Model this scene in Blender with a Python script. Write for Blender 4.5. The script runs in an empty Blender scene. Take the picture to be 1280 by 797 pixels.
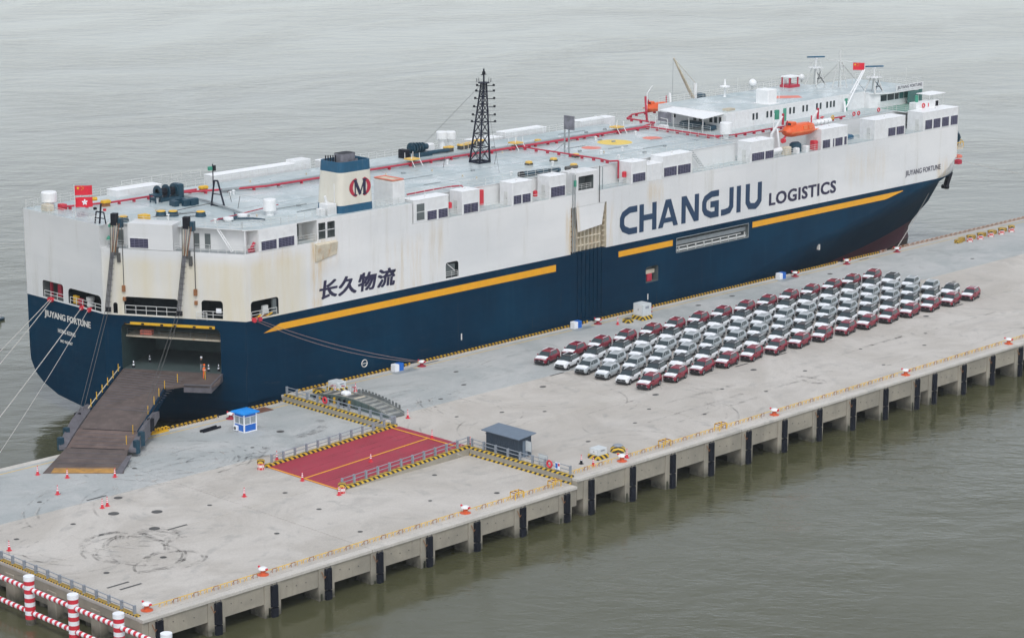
import bpy, bmesh, math, random
from mathutils import Vector, Matrix
random.seed(11)
SC = bpy.context.scene
COL = SC.collection
R = math.radians
V = Vector

# ------------------------------------------------------------------ camera
cam_d = bpy.data.cameras.new('camera')
cam = bpy.data.objects.new('camera', cam_d)
COL.objects.link(cam)
cam_d.sensor_fit = 'HORIZONTAL'
cam_d.sensor_width = 36.0
cam_d.lens = 36.0 * 2906.76 / 1280.0
cam_d.clip_start = 1.0
cam_d.clip_end = 30000
cam.matrix_world = Matrix(((0.704139471, 0.161404943, -0.691473824, -183.156),
                           (-0.710061691, 0.160058757, -0.685706635, -171.274),
                           (0.0, 0.973822180, 0.227311155, 77.0),
                           (0, 0, 0, 1)))
SC.camera = cam

# ------------------------------------------------------------------ overcast daylight
SUN_EL, SUN_AZ = R(55), R(232)          # azimuth measured from +x, anticlockwise (high sun behind the camera's left)
world = bpy.data.worlds.new('World')
SC.world = world
world.use_nodes = True
wn = world.node_tree
wn.nodes.clear()
w_out = wn.nodes.new('ShaderNodeOutputWorld')
w_bg = wn.nodes.new('ShaderNodeBackground')
w_sky = wn.nodes.new('ShaderNodeTexSky')
w_sky.sky_type = 'NISHITA'
w_sky.sun_disc = False
w_sky.sun_elevation = SUN_EL
w_sky.sun_rotation = R(90) - SUN_AZ
w_sky.air_density = 1.0
w_sky.dust_density = 1.2
w_hsv = wn.nodes.new('ShaderNodeHueSaturation')
w_hsv.inputs['Saturation'].default_value = 0.34      # cloud cover greys the sky
wn.links.new(w_sky.outputs[0], w_hsv.inputs['Color'])
wn.links.new(w_hsv.outputs[0], w_bg.inputs['Color'])
w_bg.inputs['Strength'].default_value = 0.15
wn.links.new(w_bg.outputs[0], w_out.inputs['Surface'])
sun_d = bpy.data.lights.new('sun', 'SUN')
sun_d.energy = 0.75
sun_d.angle = R(14)
sun_d.color = (1.0, 0.975, 0.94)
sun = bpy.data.objects.new('sun', sun_d)
COL.objects.link(sun)
sd = V((math.cos(SUN_EL) * math.cos(SUN_AZ), math.cos(SUN_EL) * math.sin(SUN_AZ), math.sin(SUN_EL)))
sun.rotation_euler = sd.to_track_quat('Z', 'Y').to_euler()
sun.location = (0, 0, 200)
SC.view_settings.view_transform = 'Standard'
SC.view_settings.look = 'None'
SC.view_settings.exposure = 0.54
SC.view_settings.gamma = 1.0
SC.view_settings.use_curve_mapping = False

# ------------------------------------------------------------------ materials
class NT:
    """small helper round a node tree"""
    def __init__(s, m):
        s.t = m.node_tree
        s.b = s.t.nodes['Principled BSDF']
        s.tc = s.t.nodes.new('ShaderNodeTexCoord')
    def n(s, kind, **kw):
        x = s.t.nodes.new(kind)
        for k, v in kw.items():
            if k in x.inputs: x.inputs[k].default_value = v
            else: setattr(x, k, v)
        return x
    def l(s, a, b): s.t.links.new(a, b)
    def math(s, op, a, b=None, c=None, clamp=False):
        x = s.t.nodes.new('ShaderNodeMath'); x.operation = op; x.use_clamp = clamp
        for i, v in enumerate((a, b, c)):
            if v is None: continue
            if isinstance(v, (int, float)): x.inputs[i].default_value = v
            else: s.l(v, x.inputs[i])
        return x.outputs[0]
    def coord(s, scale=(1, 1, 1), kind='Object', loc=(0, 0, 0)):
        mp = s.n('ShaderNodeMapping'); mp.inputs['Scale'].default_value = scale; mp.inputs['Location'].default_value = loc
        s.l(s.tc.outputs[kind], mp.inputs['Vector']); return mp.outputs[0]
    def noise(s, vec, scale, detail=4, rough=.55, dist=0):
        x = s.n('ShaderNodeTexNoise', Scale=scale, Detail=detail, Roughness=rough, Distortion=dist)
        s.l(vec, x.inputs['Vector']); return x.outputs['Fac']
    def rng(s, v, a, b, c=0.0, d=1.0, smooth=True):
        x = s.n('ShaderNodeMapRange'); x.interpolation_type = 'SMOOTHSTEP' if smooth else 'LINEAR'
        s.l(v, x.inputs['Value'])
        for i, q in zip(('From Min', 'From Max', 'To Min', 'To Max'), (a, b, c, d)): x.inputs[i].default_value = q
        return x.outputs[0]
    def mix(s, fac, a, b, mode='MIX'):
        x = s.t.nodes.new('ShaderNodeMix'); x.data_type = 'RGBA'; x.blend_type = mode
        for sock, v in ((x.inputs['Factor'], fac), (x.inputs['A'], a), (x.inputs['B'], b)):
            if isinstance(v, (int, float)): sock.default_value = v
            elif isinstance(v, tuple): sock.default_value = (*v[:3], 1)
            else: s.l(v, sock)
        return x.outputs['Result']
    def sep(s, kind='Object'):
        x = s.t.nodes.new('ShaderNodeSeparateXYZ'); s.l(s.tc.outputs[kind], x.inputs[0]); return x.outputs
    def bump(s, h, strength=.3, dist=.02):
        x = s.n('ShaderNodeBump', Strength=strength, Distance=dist); s.l(h, x.inputs['Height']); s.l(x.outputs[0], s.b.inputs['Normal'])

MATS = {}
def newmat(name, col, rough=.6, metal=0.0, spec=.5):
    m = bpy.data.materials.new(name); m.use_nodes = True
    b = m.node_tree.nodes['Principled BSDF']
    b.inputs['Base Color'].default_value = (*col, 1); b.inputs['Roughness'].default_value = rough
    b.inputs['Metallic'].default_value = metal; b.inputs['Specular IOR Level'].default_value = spec
    MATS[name] = m; return m
def mat(name, col, rough=.6, metal=0.0, var=.18, scale=1.2, dirt=None, dirt_amt=.35, spec=.5):
    """paint with uneven tone, a little grime"""
    if name in MATS: return MATS[name]
    m = newmat(name, col, rough, metal, spec); n = NT(m)
    f = n.rng(n.noise(n.coord(), scale, 5), .3, .7, 1 - var, 1 + var * .6, False)
    c = n.mix(1.0, col, (1, 1, 1), 'MULTIPLY'); 
    x = n.n('ShaderNodeVectorMath', operation='SCALE'); x.inputs[0].default_value = col; n.l(f, x.inputs['Scale']); c = x.outputs[0]
    if dirt:
        g = n.rng(n.noise(n.coord((1, 1, .25)), scale * 2.3, 6, .65), .52, .78, 0, dirt_amt)
        c = n.mix(g, c, dirt)
    n.l(c, n.b.inputs['Base Color']); return m

# ship side white with rust and soot where the real hull has them
def boxmask(n, xyz, x0, x1, z0, z1, fx=1.0, fz=1.0):
    a = n.rng(xyz[0], x0 - fx, x0 + fx); b = n.rng(xyz[0], x1 + fx, x1 - fx)
    c = n.rng(xyz[2], z0 - fz, z0 + fz); d = n.rng(xyz[2], z1 + fz, z1 - fz)
    return n.math('MULTIPLY', n.math('MULTIPLY', a, b), n.math('MULTIPLY', c, d))
def make_white():
    m = newmat('ship_white', (.56, .57, .56), .5); n = NT(m); xyz = n.sep()
    big = n.rng(n.noise(n.coord((.05, .05, .12)), 1.0, 4), .3, .7, 0, 1)
    c = n.mix(big, (.76, .76, .75), (.66, .67, .67))
    streak = n.noise(n.coord((.5, .5, .05)), 1.0, 7, .7)
    c = n.mix(n.rng(streak, .52, .8, 0, .5), c, (.47, .45, .38))
    # plating: faint tone steps between plates
    br = n.n('ShaderNodeTexBrick', Scale=1.0); br.offset = .5
    mp = n.n('ShaderNodeCombineXYZ'); n.l(xyz[0], mp.inputs[0]); n.l(xyz[2], mp.inputs[1]); n.l(mp.outputs[0], br.inputs['Vector'])
    br.inputs['Brick Width'].default_value = 9.0; br.inputs['Row Height'].default_value = 2.6; br.inputs['Mortar Size'].default_value = .02
    br.inputs['Color1'].default_value = (1, 1, 1, 1); br.inputs['Color2'].default_value = (.955, .955, .955, 1); br.inputs['Mortar'].default_value = (.9, .9, .9, 1)
    c = n.mix(.8, c, br.outputs['Color'], 'MULTIPLY')
    # cream weathering on the slanted stern quarter and the aft side
    s2 = n.noise(n.coord((.5, .5, .05)), 1.0, 5, .6)
    aft = n.math('MULTIPLY', boxmask(n, xyz, -14.6, 5.5, 9, 17.6, 1.2, 1), n.rng(xyz[1], 70.2, 68.5))
    c = n.mix(n.math('MULTIPLY', aft, n.rng(s2, .25, .75, .25, .9)), c, (.66, .60, .45))
    # rust runs (x0, x1, z0, z1, strength)
    st = n.rng(n.noise(n.coord((1.0, 1.0, .10)), 1.0, 6, .7), .36, .70)
    for (x0, x1, z0, z1, k) in ((6.4, 8.2, 9, 19.0, .75), (8.0, 10.8, 15, 19, .45), (19.5, 26, 9.5, 16.5, .35), (27, 30, 11, 18, .22), (54.2, 56.6, 9, 16.6, .9),
                                (61.9, 64.0, 9.4, 15.8, .6), (71.5, 75.5, 15.5, 18.4, .45), (120, 131, 12, 17, .22), (146, 151.8, 9, 12.8, .5), (-2, 4, 16.8, 18.8, .3)):
        c = n.mix(n.math('MULTIPLY', n.math('MULTIPLY', boxmask(n, xyz, x0, x1, z0, z1, .5, 1.6), st), k), c, (.60, .42, .17))
    n.l(c, n.b.inputs['Base Color'])
    n.bump(n.noise(n.coord((.35, .35, .6)), 1.0, 3), .25, .12)
make_white()
def make_blue():
    m = newmat('hull_blue', (.006, .035, .085), .62, 0, .04); n = NT(m); xyz = n.sep()
    a = n.rng(n.noise(n.coord((.08, .08, .06)), 1.0, 5), .35, .7)
    c = n.mix(a, (.0000, .0215, .050), (.0002, .032, .070))
    st = n.rng(n.noise(n.coord((1.1, 1.1, .05)), 1.0, 6, .6), .55, .8, 0, .3)
    c = n.mix(st, c, (.008, .055, .095))
    bow = n.math('MULTIPLY', n.rng(xyz[0], 90, 150), n.rng(n.noise(n.coord((.25, .25, .12)), 1.0, 6), .3, .7, .25, .55))
    c = n.mix(n.math('MULTIPLY', bow, .6), c, (.02, .066, .11))
    br = n.n('ShaderNodeTexBrick', Scale=1.0); br.offset = .37
    mp = n.n('ShaderNodeCombineXYZ'); n.l(xyz[0], mp.inputs[0]); n.l(xyz[2], mp.inputs[1]); n.l(mp.outputs[0], br.inputs['Vector'])
    br.inputs['Brick Width'].default_value = 8.0; br.inputs['Row Height'].default_value = 2.1; br.inputs['Mortar Size'].default_value = .03
    br.inputs['Color1'].default_value = (1, 1, 1, 1); br.inputs['Color2'].default_value = (.86, .88, .9, 1); br.inputs['Mortar'].default_value = (1.25, 1.2, 1.15, 1)
    c = n.mix(.7, c, br.outputs['Color'], 'MULTIPLY')
    sc = n.math('MULTIPLY', n.rng(n.noise(n.coord((.25, .25, 1.6), loc=(3, 0, 8)), 1.0, 6, .7), .6, .75), n.rng(xyz[2], 4.5, 1.5))
    c = n.mix(n.math('MULTIPLY', sc, .5), c, (.05, .055, .06))       # fender scuffs low on the side
    rs = n.math('MULTIPLY', n.rng(n.noise(n.coord((1.4, 1.4, .05), loc=(6, 1, 0)), 1.0, 6, .7), .63, .74), .35)
    c = n.mix(rs, c, (.09, .06, .04))
    n.l(c, n.b.inputs['Base Color']); n.bump(n.noise(n.coord((.28, .28, .45)), 1.0, 3), .35, .2)
make_blue()
def make_deck():
    m = newmat('roof_deck_paint', (.40, .45, .45), .42); n = NT(m)
    a = n.rng(n.noise(n.coord(), .09, 6, .6, .6), .3, .7)
    c = n.mix(a, (.37, .445, .455), (.49, .54, .54))
    b = n.rng(n.noise(n.coord((.35, 1.4, 1)), .55, 6, .7, 1.2), .5, .72)
    c = n.mix(n.math('MULTIPLY', b, .8), c, (.60, .605, .57))
    d = n.rng(n.noise(n.coord((1, 1, 1), loc=(9, 3, 0)), .28, 7, .72, .8), .57, .72)
    c = n.mix(n.math('MULTIPLY', d, .6), c, (.30, .33, .32))
    n.l(c, n.b.inputs['Base Color'])
    n.l(n.rng(n.noise(n.coord(), .35, 5), .35, .65, .25, .6), n.b.inputs['Roughness'])
make_deck()
def make_concrete(name, c1, c2, c3, sc=1.0):
    m = newmat(name, c1, .85); n = NT(m); W = n.coord()
    a = n.rng(n.noise(W, .06 * sc, 8, .66, 1.4), .36, .64)
    c = n.mix(a, c1, c2)
    b = n.rng(n.noise(n.coord((.4, 1, 1), loc=(4, 7, 0)), .16 * sc, 7, .68, 1.5), .5, .75, 0, .8)
    c = n.mix(b, c, c3)
    g = n.rng(n.noise(n.coord(loc=(31, 2, 0)), .7, 5, .65, 2.0), .62, .8, 0, .35)
    c = n.mix(g, c, (.20, .20, .19))
    sw = n.rng(n.noise(n.coord(loc=(7, 13, 0)), .09, 3, .5, 5.0), .56, .66, 0, .4)
    c = n.mix(n.math('MULTIPLY', sw, n.rng(n.noise(n.coord(loc=(1, 5, 0)), .5, 5, .7), .35, .7)), c, (.24, .245, .235))
    f = n.rng(n.noise(W, 6.0, 3), .35, .7, .92, 1.06, False)
    x = n.n('ShaderNodeVectorMath', operation='SCALE'); n.l(c, x.inputs[0]); n.l(f, x.inputs['Scale'])
    n.l(x.outputs[0], n.b.inputs['Base Color']); n.bump(n.noise(W, 3.0, 5), .15, .02)
    return m
make_concrete('concrete_tan', (.44, .41, .365), (.54, .51, .465), (.40, .38, .35))
make_concrete('concrete_tan_b', (.455, .425, .38), (.55, .52, .475), (.40, .38, .35))
make_concrete('concrete_grey', (.36, .385, .38), (.46, .47, .46), (.29, .315, .315))
make_concrete('concrete_edge', (.50, .475, .43), (.58, .55, .50), (.44, .42, .38), 2)
def make_wallconc():
    m = newmat('concrete_wall', (.40, .36, .29), .9); n = NT(m); xyz = n.sep()
    a = n.rng(n.noise(n.coord((1, 1, 1)), .25, 6, .6, .6), .3, .7)
    c = n.mix(a, (.37, .335, .27), (.27, .25, .205))
    s = n.rng(n.noise(n.coord((1.6, 1.6, .12)), 1.0, 5, .65), .5, .75, 0, .55)
    c = n.mix(s, c, (.24, .215, .18))
    w = n.math('MULTIPLY', n.rng(xyz[2], -3.2, -4.4), n.rng(n.noise(n.coord(), 1.3, 4), .3, .7, .5, .95))
    c = n.mix(w, c, (.055, .055, .04))         # tide stain on the legs
    n.l(c, n.b.inputs['Base Color']); n.bump(n.noise(n.coord(), 1.5, 5), .3, .04)
make_wallconc()
def make_stripes(name, a, b, freq, slant=1.0, rough=.6, axis=None):
    m = newmat(name, a, rough); n = NT(m); xyz = n.sep()
    s = n.math('ADD', xyz[0], xyz[1]) if axis is None else xyz[axis]
    v = n.math('ADD', s, n.math('MULTIPLY', xyz[2], slant))
    t = n.math('FRACT', n.math('MULTIPLY', v, freq))
    k = n.math('GREATER_THAN', t, .5)
    c = n.mix(k, a, b)
    g = n.rng(n.noise(n.coord(), 2.2, 5, .6), .5, .8, 0, .4); c = n.mix(g, c, (.28, .25, .2))
    n.l(c, n.b.inputs['Base Color']); return m
make_stripes('hazard_stripe', (.70, .46, .03), (.03, .028, .025), 1.35, 1.0)
make_stripes('hazard_small', (.68, .42, .03), (.03, .028, .025), 2.2, .8)
def checker(name, a, b, sc):
    m = newmat(name, a, .5); n = NT(m); x = n.n('ShaderNodeTexChecker', Scale=sc)
    x.inputs['Color1'].default_value = (*a, 1); x.inputs['Color2'].default_value = (*b, 1)
    n.l(n.coord((1, 1, 1), loc=(.07, .09, .05)), x.inputs['Vector']); n.l(x.outputs[0], n.b.inputs['Base Color'])
checker('redwhite_checker', (.75, .72, .7), (.60, .03, .03), 3.2)
def make_water():
    m = newmat('sea_water', (.055, .058, .036), .12); n = NT(m)
    n.b.inputs['IOR'].default_value = 1.333
    W = n.coord((1, 1, 1))
    big = n.rng(n.noise(W, .012, 4, .6, .5), .3, .7)
    c = n.mix(big, (.066, .066, .030), (.086, .087, .048))
    n.l(c, n.b.inputs['Base Color'])
    # wind ripples: crests run across the view, patches of calmer water between
    mr = n.n('ShaderNodeMapping'); mr.inputs['Rotation'].default_value = (0, 0, R(-44)); n.l(n.tc.outputs['Object'], mr.inputs['Vector'])
    mp = n.n('ShaderNodeMapping'); mp.inputs['Scale'].default_value = (1, .5, 1); n.l(mr.outputs[0], mp.inputs['Vector']); v = mp.outputs[0]
    h = n.math('MULTIPLY', n.noise(v, .16, 3, .5, .3), 1.3)
    h = n.math('ADD', h, n.math('MULTIPLY', n.noise(v, .55, 4, .55, .5), .62))
    h = n.math('ADD', h, n.math('MULTIPLY', n.noise(v, 1.9, 3, .55, .3), .22))
    calm = n.rng(n.noise(n.coord((.6, 1, 1), loc=(50, 10, 0)), .018, 4, .6, 1),   .3, .7, .3, 1.15)
    h = n.math('MULTIPLY', h, calm)
    n.bump(h, 1.0, .15)
    n.b.inputs['Roughness'].default_value = .10
make_water()

M = MATS
mat('white', (.74, .75, .75), .45, var=.08, dirt=(.45, .40, .30), dirt_amt=.25)
mat('white_clean', (.80, .81, .81), .45, var=.05)
mat('roof_white', (.85, .86, .86), .4, var=.05, dirt=(.55, .52, .45), dirt_amt=.2)
mat('yellow', (.72, .42, .02), .5, var=.12, dirt=(.3, .2, .1))
mat('stripe_yellow', (.80, .37, .008), .45, var=.05)
mat('line_yellow', (.66, .45, .10), .7, var=.2, scale=2, dirt=(.45, .42, .36), dirt_amt=.8)
mat('letter_blue', (.007, .038, .095), .45, var=.1)
mat('letter_navy', (.018, .016, .055), .45, var=.1)
mat('letter_white', (.72, .70, .66), .5, var=.1)
mat('antifoul_red', (.10, .012, .030), .6, var=.2, scale=.3, dirt=(.06, .012, .03))
mat('louvre_dark', (.022, .02, .055), .5, var=.3)
mat('louvre_slat', (.16, .16, .24), .45)
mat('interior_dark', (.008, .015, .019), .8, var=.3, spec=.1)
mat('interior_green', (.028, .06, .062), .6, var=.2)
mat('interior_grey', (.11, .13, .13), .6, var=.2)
mat('glass_dark', (.02, .035, .04), .12, var=.1)
mat('glass_green', (.06, .16, .15), .12, var=.1)
mat('green', (.05, .30, .20), .5)
mat('pipe_red', (.46, .025, .055), .5, var=.12)
mat('pipe_grey', (.27, .30, .31), .5, var=.15, dirt=(.3, .22, .15))
mat('rail_white', (.62, .63, .61), .5, var=.1)
mat('rail_grey', (.26, .29, .33), .5, var=.12)
mat('teal', (.006, .045, .075), .45, var=.2)
mat('funnel_blue', (.004, .085, .17), .45, var=.12, dirt=(.3, .3, .3), dirt_amt=.2)
mat('funnel_cream', (.70, .67, .58), .55, var=.06, scale=.4, dirt=(.50, .36, .18), dirt_amt=.25)
mat('black', (.010, .011, .017), .6, var=.3, spec=.2)
mat('mast_dark', (.012, .015, .03), .6, var=.3, spec=.2)
mat('lifeboat_orange', (.75, .115, .025), .4, var=.08)
mat('coral', (.75, .20, .14), .6, var=.12, dirt=(.5, .4, .35))
mat('heli_yellow', (.78, .56, .10), .6, var=.08, dirt=(.6, .55, .4))
mat('deck_white', (.60, .63, .62), .6, var=.1, dirt=(.4, .42, .42), dirt_amt=.6)
mat('deck_green', (.18, .33, .27), .6, var=.15)
mat('ramp_steel', (.105, .08, .072), .75, var=.35, scale=.5, dirt=(.17, .14, .12), dirt_amt=.7)
mat('ramp_steel_b', (.135, .095, .082), .75, var=.35, scale=.6, dirt=(.19, .15, .13), dirt_amt=.7)
mat('ramp_yellow', (.42, .22, .05), .7, var=.4, scale=.9, dirt=(.16, .10, .08), dirt_amt=1.0)
mat('ramp_side', (.12, .115, .13), .6, var=.25)
mat('rust', (.30, .13, .05), .8, var=.3, dirt=(.12, .06, .03))
mat('cream_rust', (.60, .54, .42), .7, var=.2, scale=1.0, dirt=(.45, .24, .08), dirt_amt=.9)
mat('pad_red', (.35, .032, .058), .7, var=.12, scale=.25, dirt=(.26, .06, .07), dirt_amt=.7)
mat('cone_red', (.62, .03, .05), .5, var=.1)
mat('rubber', (.009, .011, .018), .8, var=.35, spec=.15)
mat('weed', (.035, .04, .02), .9, var=.4)
mat('rope', (.52, .50, .46), .9, var=.15)
mat('rope_red', (.34, .24, .22), .9, var=.15)
mat('booth_blue', (.01, .13, .52), .4, var=.06)
mat('booth_roof', (.01, .27, .78), .4, var=.05)
mat('shed_wall', (.032, .052, .078), .5, var=.12)
mat('shed_roof', (.13, .175, .23), .45, var=.08)
mat('cabinet', (.58, .62, .63), .45, var=.06)
mat('flag_red', (.72, .012, .035), .6, var=.06)
mat('flag_yellow', (.85, .62, .03), .6)
mat('bridge_steel', (.15, .165, .165), .65, var=.3, dirt=(.25, .2, .15), dirt_amt=.6)
mat('bridge_pale', (.30, .31, .29), .7, var=.3, dirt=(.3, .22, .12), dirt_amt=.6)
mat('bridge_green', (.075, .115, .11), .6, var=.25, dirt=(.25, .2, .15), dirt_amt=.5)
mat('steel_plate', (.16, .075, .05), .8, var=.3, dirt=(.2, .15, .12))
mat('iron', (.085, .085, .082), .8, var=.3)
mat('skin', (.45, .27, .19), .6)
mat('cloth_orange', (.92, .16, .02), .8, var=.15)
mat('cloth_dark', (.012, .016, .02), .8)
mat('cloth_grey', (.25, .28, .30), .8)
mat('car_red', (.22, .008, .026), .25, var=.03)
mat('car_white', (.80, .82, .83), .25, var=.03)
mat('car_silver', (.42, .46, .475), .28, .15, var=.03)
mat('car_black', (.014, .018, .022), .2, var=.05)
mat('film_white', (.84, .86, .89), .5, var=.05)
mat('car_glass', (.035, .052, .058), .07, var=.05)
mat('car_trim', (.018, .019, .021), .55, var=.1)
mat('alloy', (.35, .36, .37), .35, .6)
mat('lamp_glass', (.45, .47, .50), .15)
lg = newmat('lamp_glow', (1, .6, .4), .5); lg.node_tree.nodes['Principled BSDF'].inputs['Emission Color'].default_value = (1, .55, .35, 1); lg.node_tree.nodes['Principled BSDF'].inputs['Emission Strength'].default_value = 6
mat('tail_red', (.3, .01, .01), .3)

# ------------------------------------------------------------------ mesh helpers
class MB:
    def __init__(s): s.v = []; s.f = []; s.m = []; s.mats = []
    def mi(s, name):
        if name not in s.mats: s.mats.append(name)
        return s.mats.index(name)
    def add(s, vs, fs, m):
        o = len(s.v); s.v += [tuple(p) for p in vs]; k = s.mi(m)
        for f in fs: s.f.append(tuple(o + i for i in f)); s.m.append(k)
        return s
    def box(s, x0, x1, y0, y1, z0, z1, m):
        vs = [(x, y, z) for z in (z0, z1) for y in (y0, y1) for x in (x0, x1)]
        return s.add(vs, [(0, 2, 3, 1), (4, 5, 7, 6), (0, 1, 5, 4), (2, 6, 7, 3), (0, 4, 6, 2), (1, 3, 7, 5)], m)
    def bevbox(s, x0, x1, y0, y1, z0, z1, m, b=.06):
        """box with chamfered vertical and top edges"""
        def ring(z, i): return [(x0 + i + b, y0 + i, z), (x1 - i - b, y0 + i, z), (x1 - i, y0 + i + b, z), (x1 - i, y1 - i - b, z), (x1 - i - b, y1 - i, z), (x0 + i + b, y1 - i, z), (x0 + i, y1 - i - b, z), (x0 + i, y0 + i + b, z)]
        vs = ring(z0, 0) + ring(z1 - b, 0) + ring(z1, b)
        fs = [tuple(range(7, -1, -1)), tuple(range(16, 24))]
        for k in (0, 8):
            for i in range(8): j = (i + 1) % 8; fs.append((k + i, k + j, k + 8 + j, k + 8 + i))
        return s.add(vs, fs, m)
    def fbox(s, O, e, n, u0, u1, d0, d1, z0, z1, m):
        """box in a vertical frame: origin O, along e, depth along n"""
        vs = []
        for z in (z0, z1):
            for d in (d0, d1):
                for u in (u0, u1): vs.append((O[0] + e[0] * u + n[0] * d, O[1] + e[1] * u + n[1] * d, z))
        return s.add(vs, [(0, 2, 3, 1), (4, 5, 7, 6), (0, 1, 5, 4), (2, 6, 7, 3), (0, 4, 6, 2), (1, 3, 7, 5)], m)
    def prism(s, pts, z0, z1, m, mtop=None):
        n = len(pts); vs = [(p[0], p[1], z0) for p in pts] + [(p[0], p[1], z1) for p in pts]
        s.add(vs, [tuple(range(n - 1, -1, -1))] + [(i, (i + 1) % n, n + (i + 1) % n, n + i) for i in range(n)], m)
        s.add(vs[n:], [tuple(range(n))], mtop or m); return s
    def tube(s, p0, p1, r, m, seg=6, r1=None, caps=True):
        p0, p1 = V(p0), V(p1); d = p1 - p0
        if d.length < 1e-6: return s
        q = d.to_track_quat('Z', 'Y'); r1 = r if r1 is None else r1
        vs = []
        for p, rr in ((p0, r), (p1, r1)):
            for i in range(seg):
                a = 2 * math.pi * i / seg; vs.append(p + q @ V((rr * math.cos(a), rr * math.sin(a), 0)))
        fs = [(i, (i + 1) % seg, seg + (i + 1) % seg, seg + i) for i in range(seg)]
        if caps: fs += [tuple(range(seg - 1, -1, -1)), tuple(range(seg, 2 * seg))]
        return s.add(vs, fs, m)
    def line(s, pts, r, m, seg=6):
        for a, b in zip(pts[:-1], pts[1:]): s.tube(a, b, r, m, seg)
        return s
    def lathe(s, c, prof, m, seg=16, ms=None):
        """prof: (r, z) pairs from the bottom up"""
        n = len(prof)
        vs = [(c[0] + r * math.cos(2 * math.pi * i / seg), c[1] + r * math.sin(2 * math.pi * i / seg), c[2] + z) for r, z in prof for i in range(seg)]
        for k in range(n - 1):
            s.add(vs[k * seg:(k + 2) * seg], [(i, (i + 1) % seg, seg + (i + 1) % seg, seg + i) for i in range(seg)], ms[k] if ms else m)
        s.add(vs[(n - 1) * seg:], [tuple(range(seg))], ms[-1] if ms else m); return s
    def build(s, name, parent=None, smooth=False, loc=None):
        me = bpy.data.meshes.new(name); me.from_pydata(s.v, [], s.f); me.update()
        for k in s.mats: me.materials.append(M[k])
        me.polygons.foreach_set('material_index', s.m)
        if smooth:
            me.polygons.foreach_set('use_smooth', [True] * len(s.f))
        o = bpy.data.objects.new(name, me); COL.objects.link(o)
        if parent is not None:
            o.parent = parent; P = V((0, 0, 0)); q = parent
            while q is not None: P += q.location; q = q.parent
            o.location = -P if loc is None else loc
        elif loc is not None: o.location = loc
        return o
def tag(o, label=None, cat=None, group=None, kind=None):
    for k, v in (('label', label), ('category', cat), ('group', group), ('kind', kind)):
        if v: o[k] = v
    return o
def thing(name, label, cat, loc=(0, 0, 0), group=None, rz=0.0):
    o = bpy.data.objects.new(name, None); COL.objects.link(o); o.location = loc; o.rotation_euler = (0, 0, rz)
    o.empty_display_size = .5
    return tag(o, label, cat, group)
def local(parent, mb, name, smooth=False): return mb.build(name, parent, smooth, loc=(0, 0, 0))
def copy_tree(src, loc, rz=None, label=None):
    r = src.copy(); COL.objects.link(r); r.location = loc
    if rz is not None: r.rotation_euler = (0, 0, rz)
    if label: r['label'] = label
    def rec(a, b):
        for ch in list(a.children):
            c = ch.copy(); COL.objects.link(c); c.parent = b; rec(ch, c)
    rec(src, r); return r
ORD = ['first', 'second', 'third', 'fourth', 'fifth', 'sixth', 'seventh', 'eighth', 'ninth', 'tenth', 'eleventh', 'twelfth', 'thirteenth', 'fourteenth', 'fifteenth', 'sixteenth', 'seventeenth', 'eighteenth', 'nineteenth', 'twentieth']
def stroke(mb, pts, w, m, O, ex, ez, n, off=0.0, depth=.03):
    """thick polyline (mitred) in the plane O + u*ex + v*ez, raised by depth along n"""
    P = [V((a, b)) for a, b in pts]; L = []; Rr = []
    for i, p in enumerate(P):
        if i == 0: d = (P[1] - P[0]).normalized(); nn = V((-d.y, d.x)); k = 1
        elif i == len(P) - 1: d = (P[-1] - P[-2]).normalized(); nn = V((-d.y, d.x)); k = 1
        else:
            a = (P[i] - P[i - 1]).normalized(); b = (P[i + 1] - P[i]).normalized()
            nn = (V((-a.y, a.x)) + V((-b.y, b.x))).normalized(); k = 1 / max(.35, nn.dot(V((-a.y, a.x))))
        L.append(p + nn * (w / 2 * k)); Rr.append(p - nn * (w / 2 * k))
    poly = L + Rr[::-1]; N = len(poly)
    def W(p, h): return V(O) + V(ex) * p.x + V(ez) * p.y + V(n) * h
    vs = [W(p, off + depth) for p in poly] + [W(p, -.02) for p in poly]
    k = len(P)
    fs = [(i, i + 1, N - 2 - i, N - 1 - i) for i in range(k - 1)] + [(i, N + i, N + (i + 1) % N, (i + 1) % N) for i in range(N)]
    mb.add(vs, fs, m)
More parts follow.
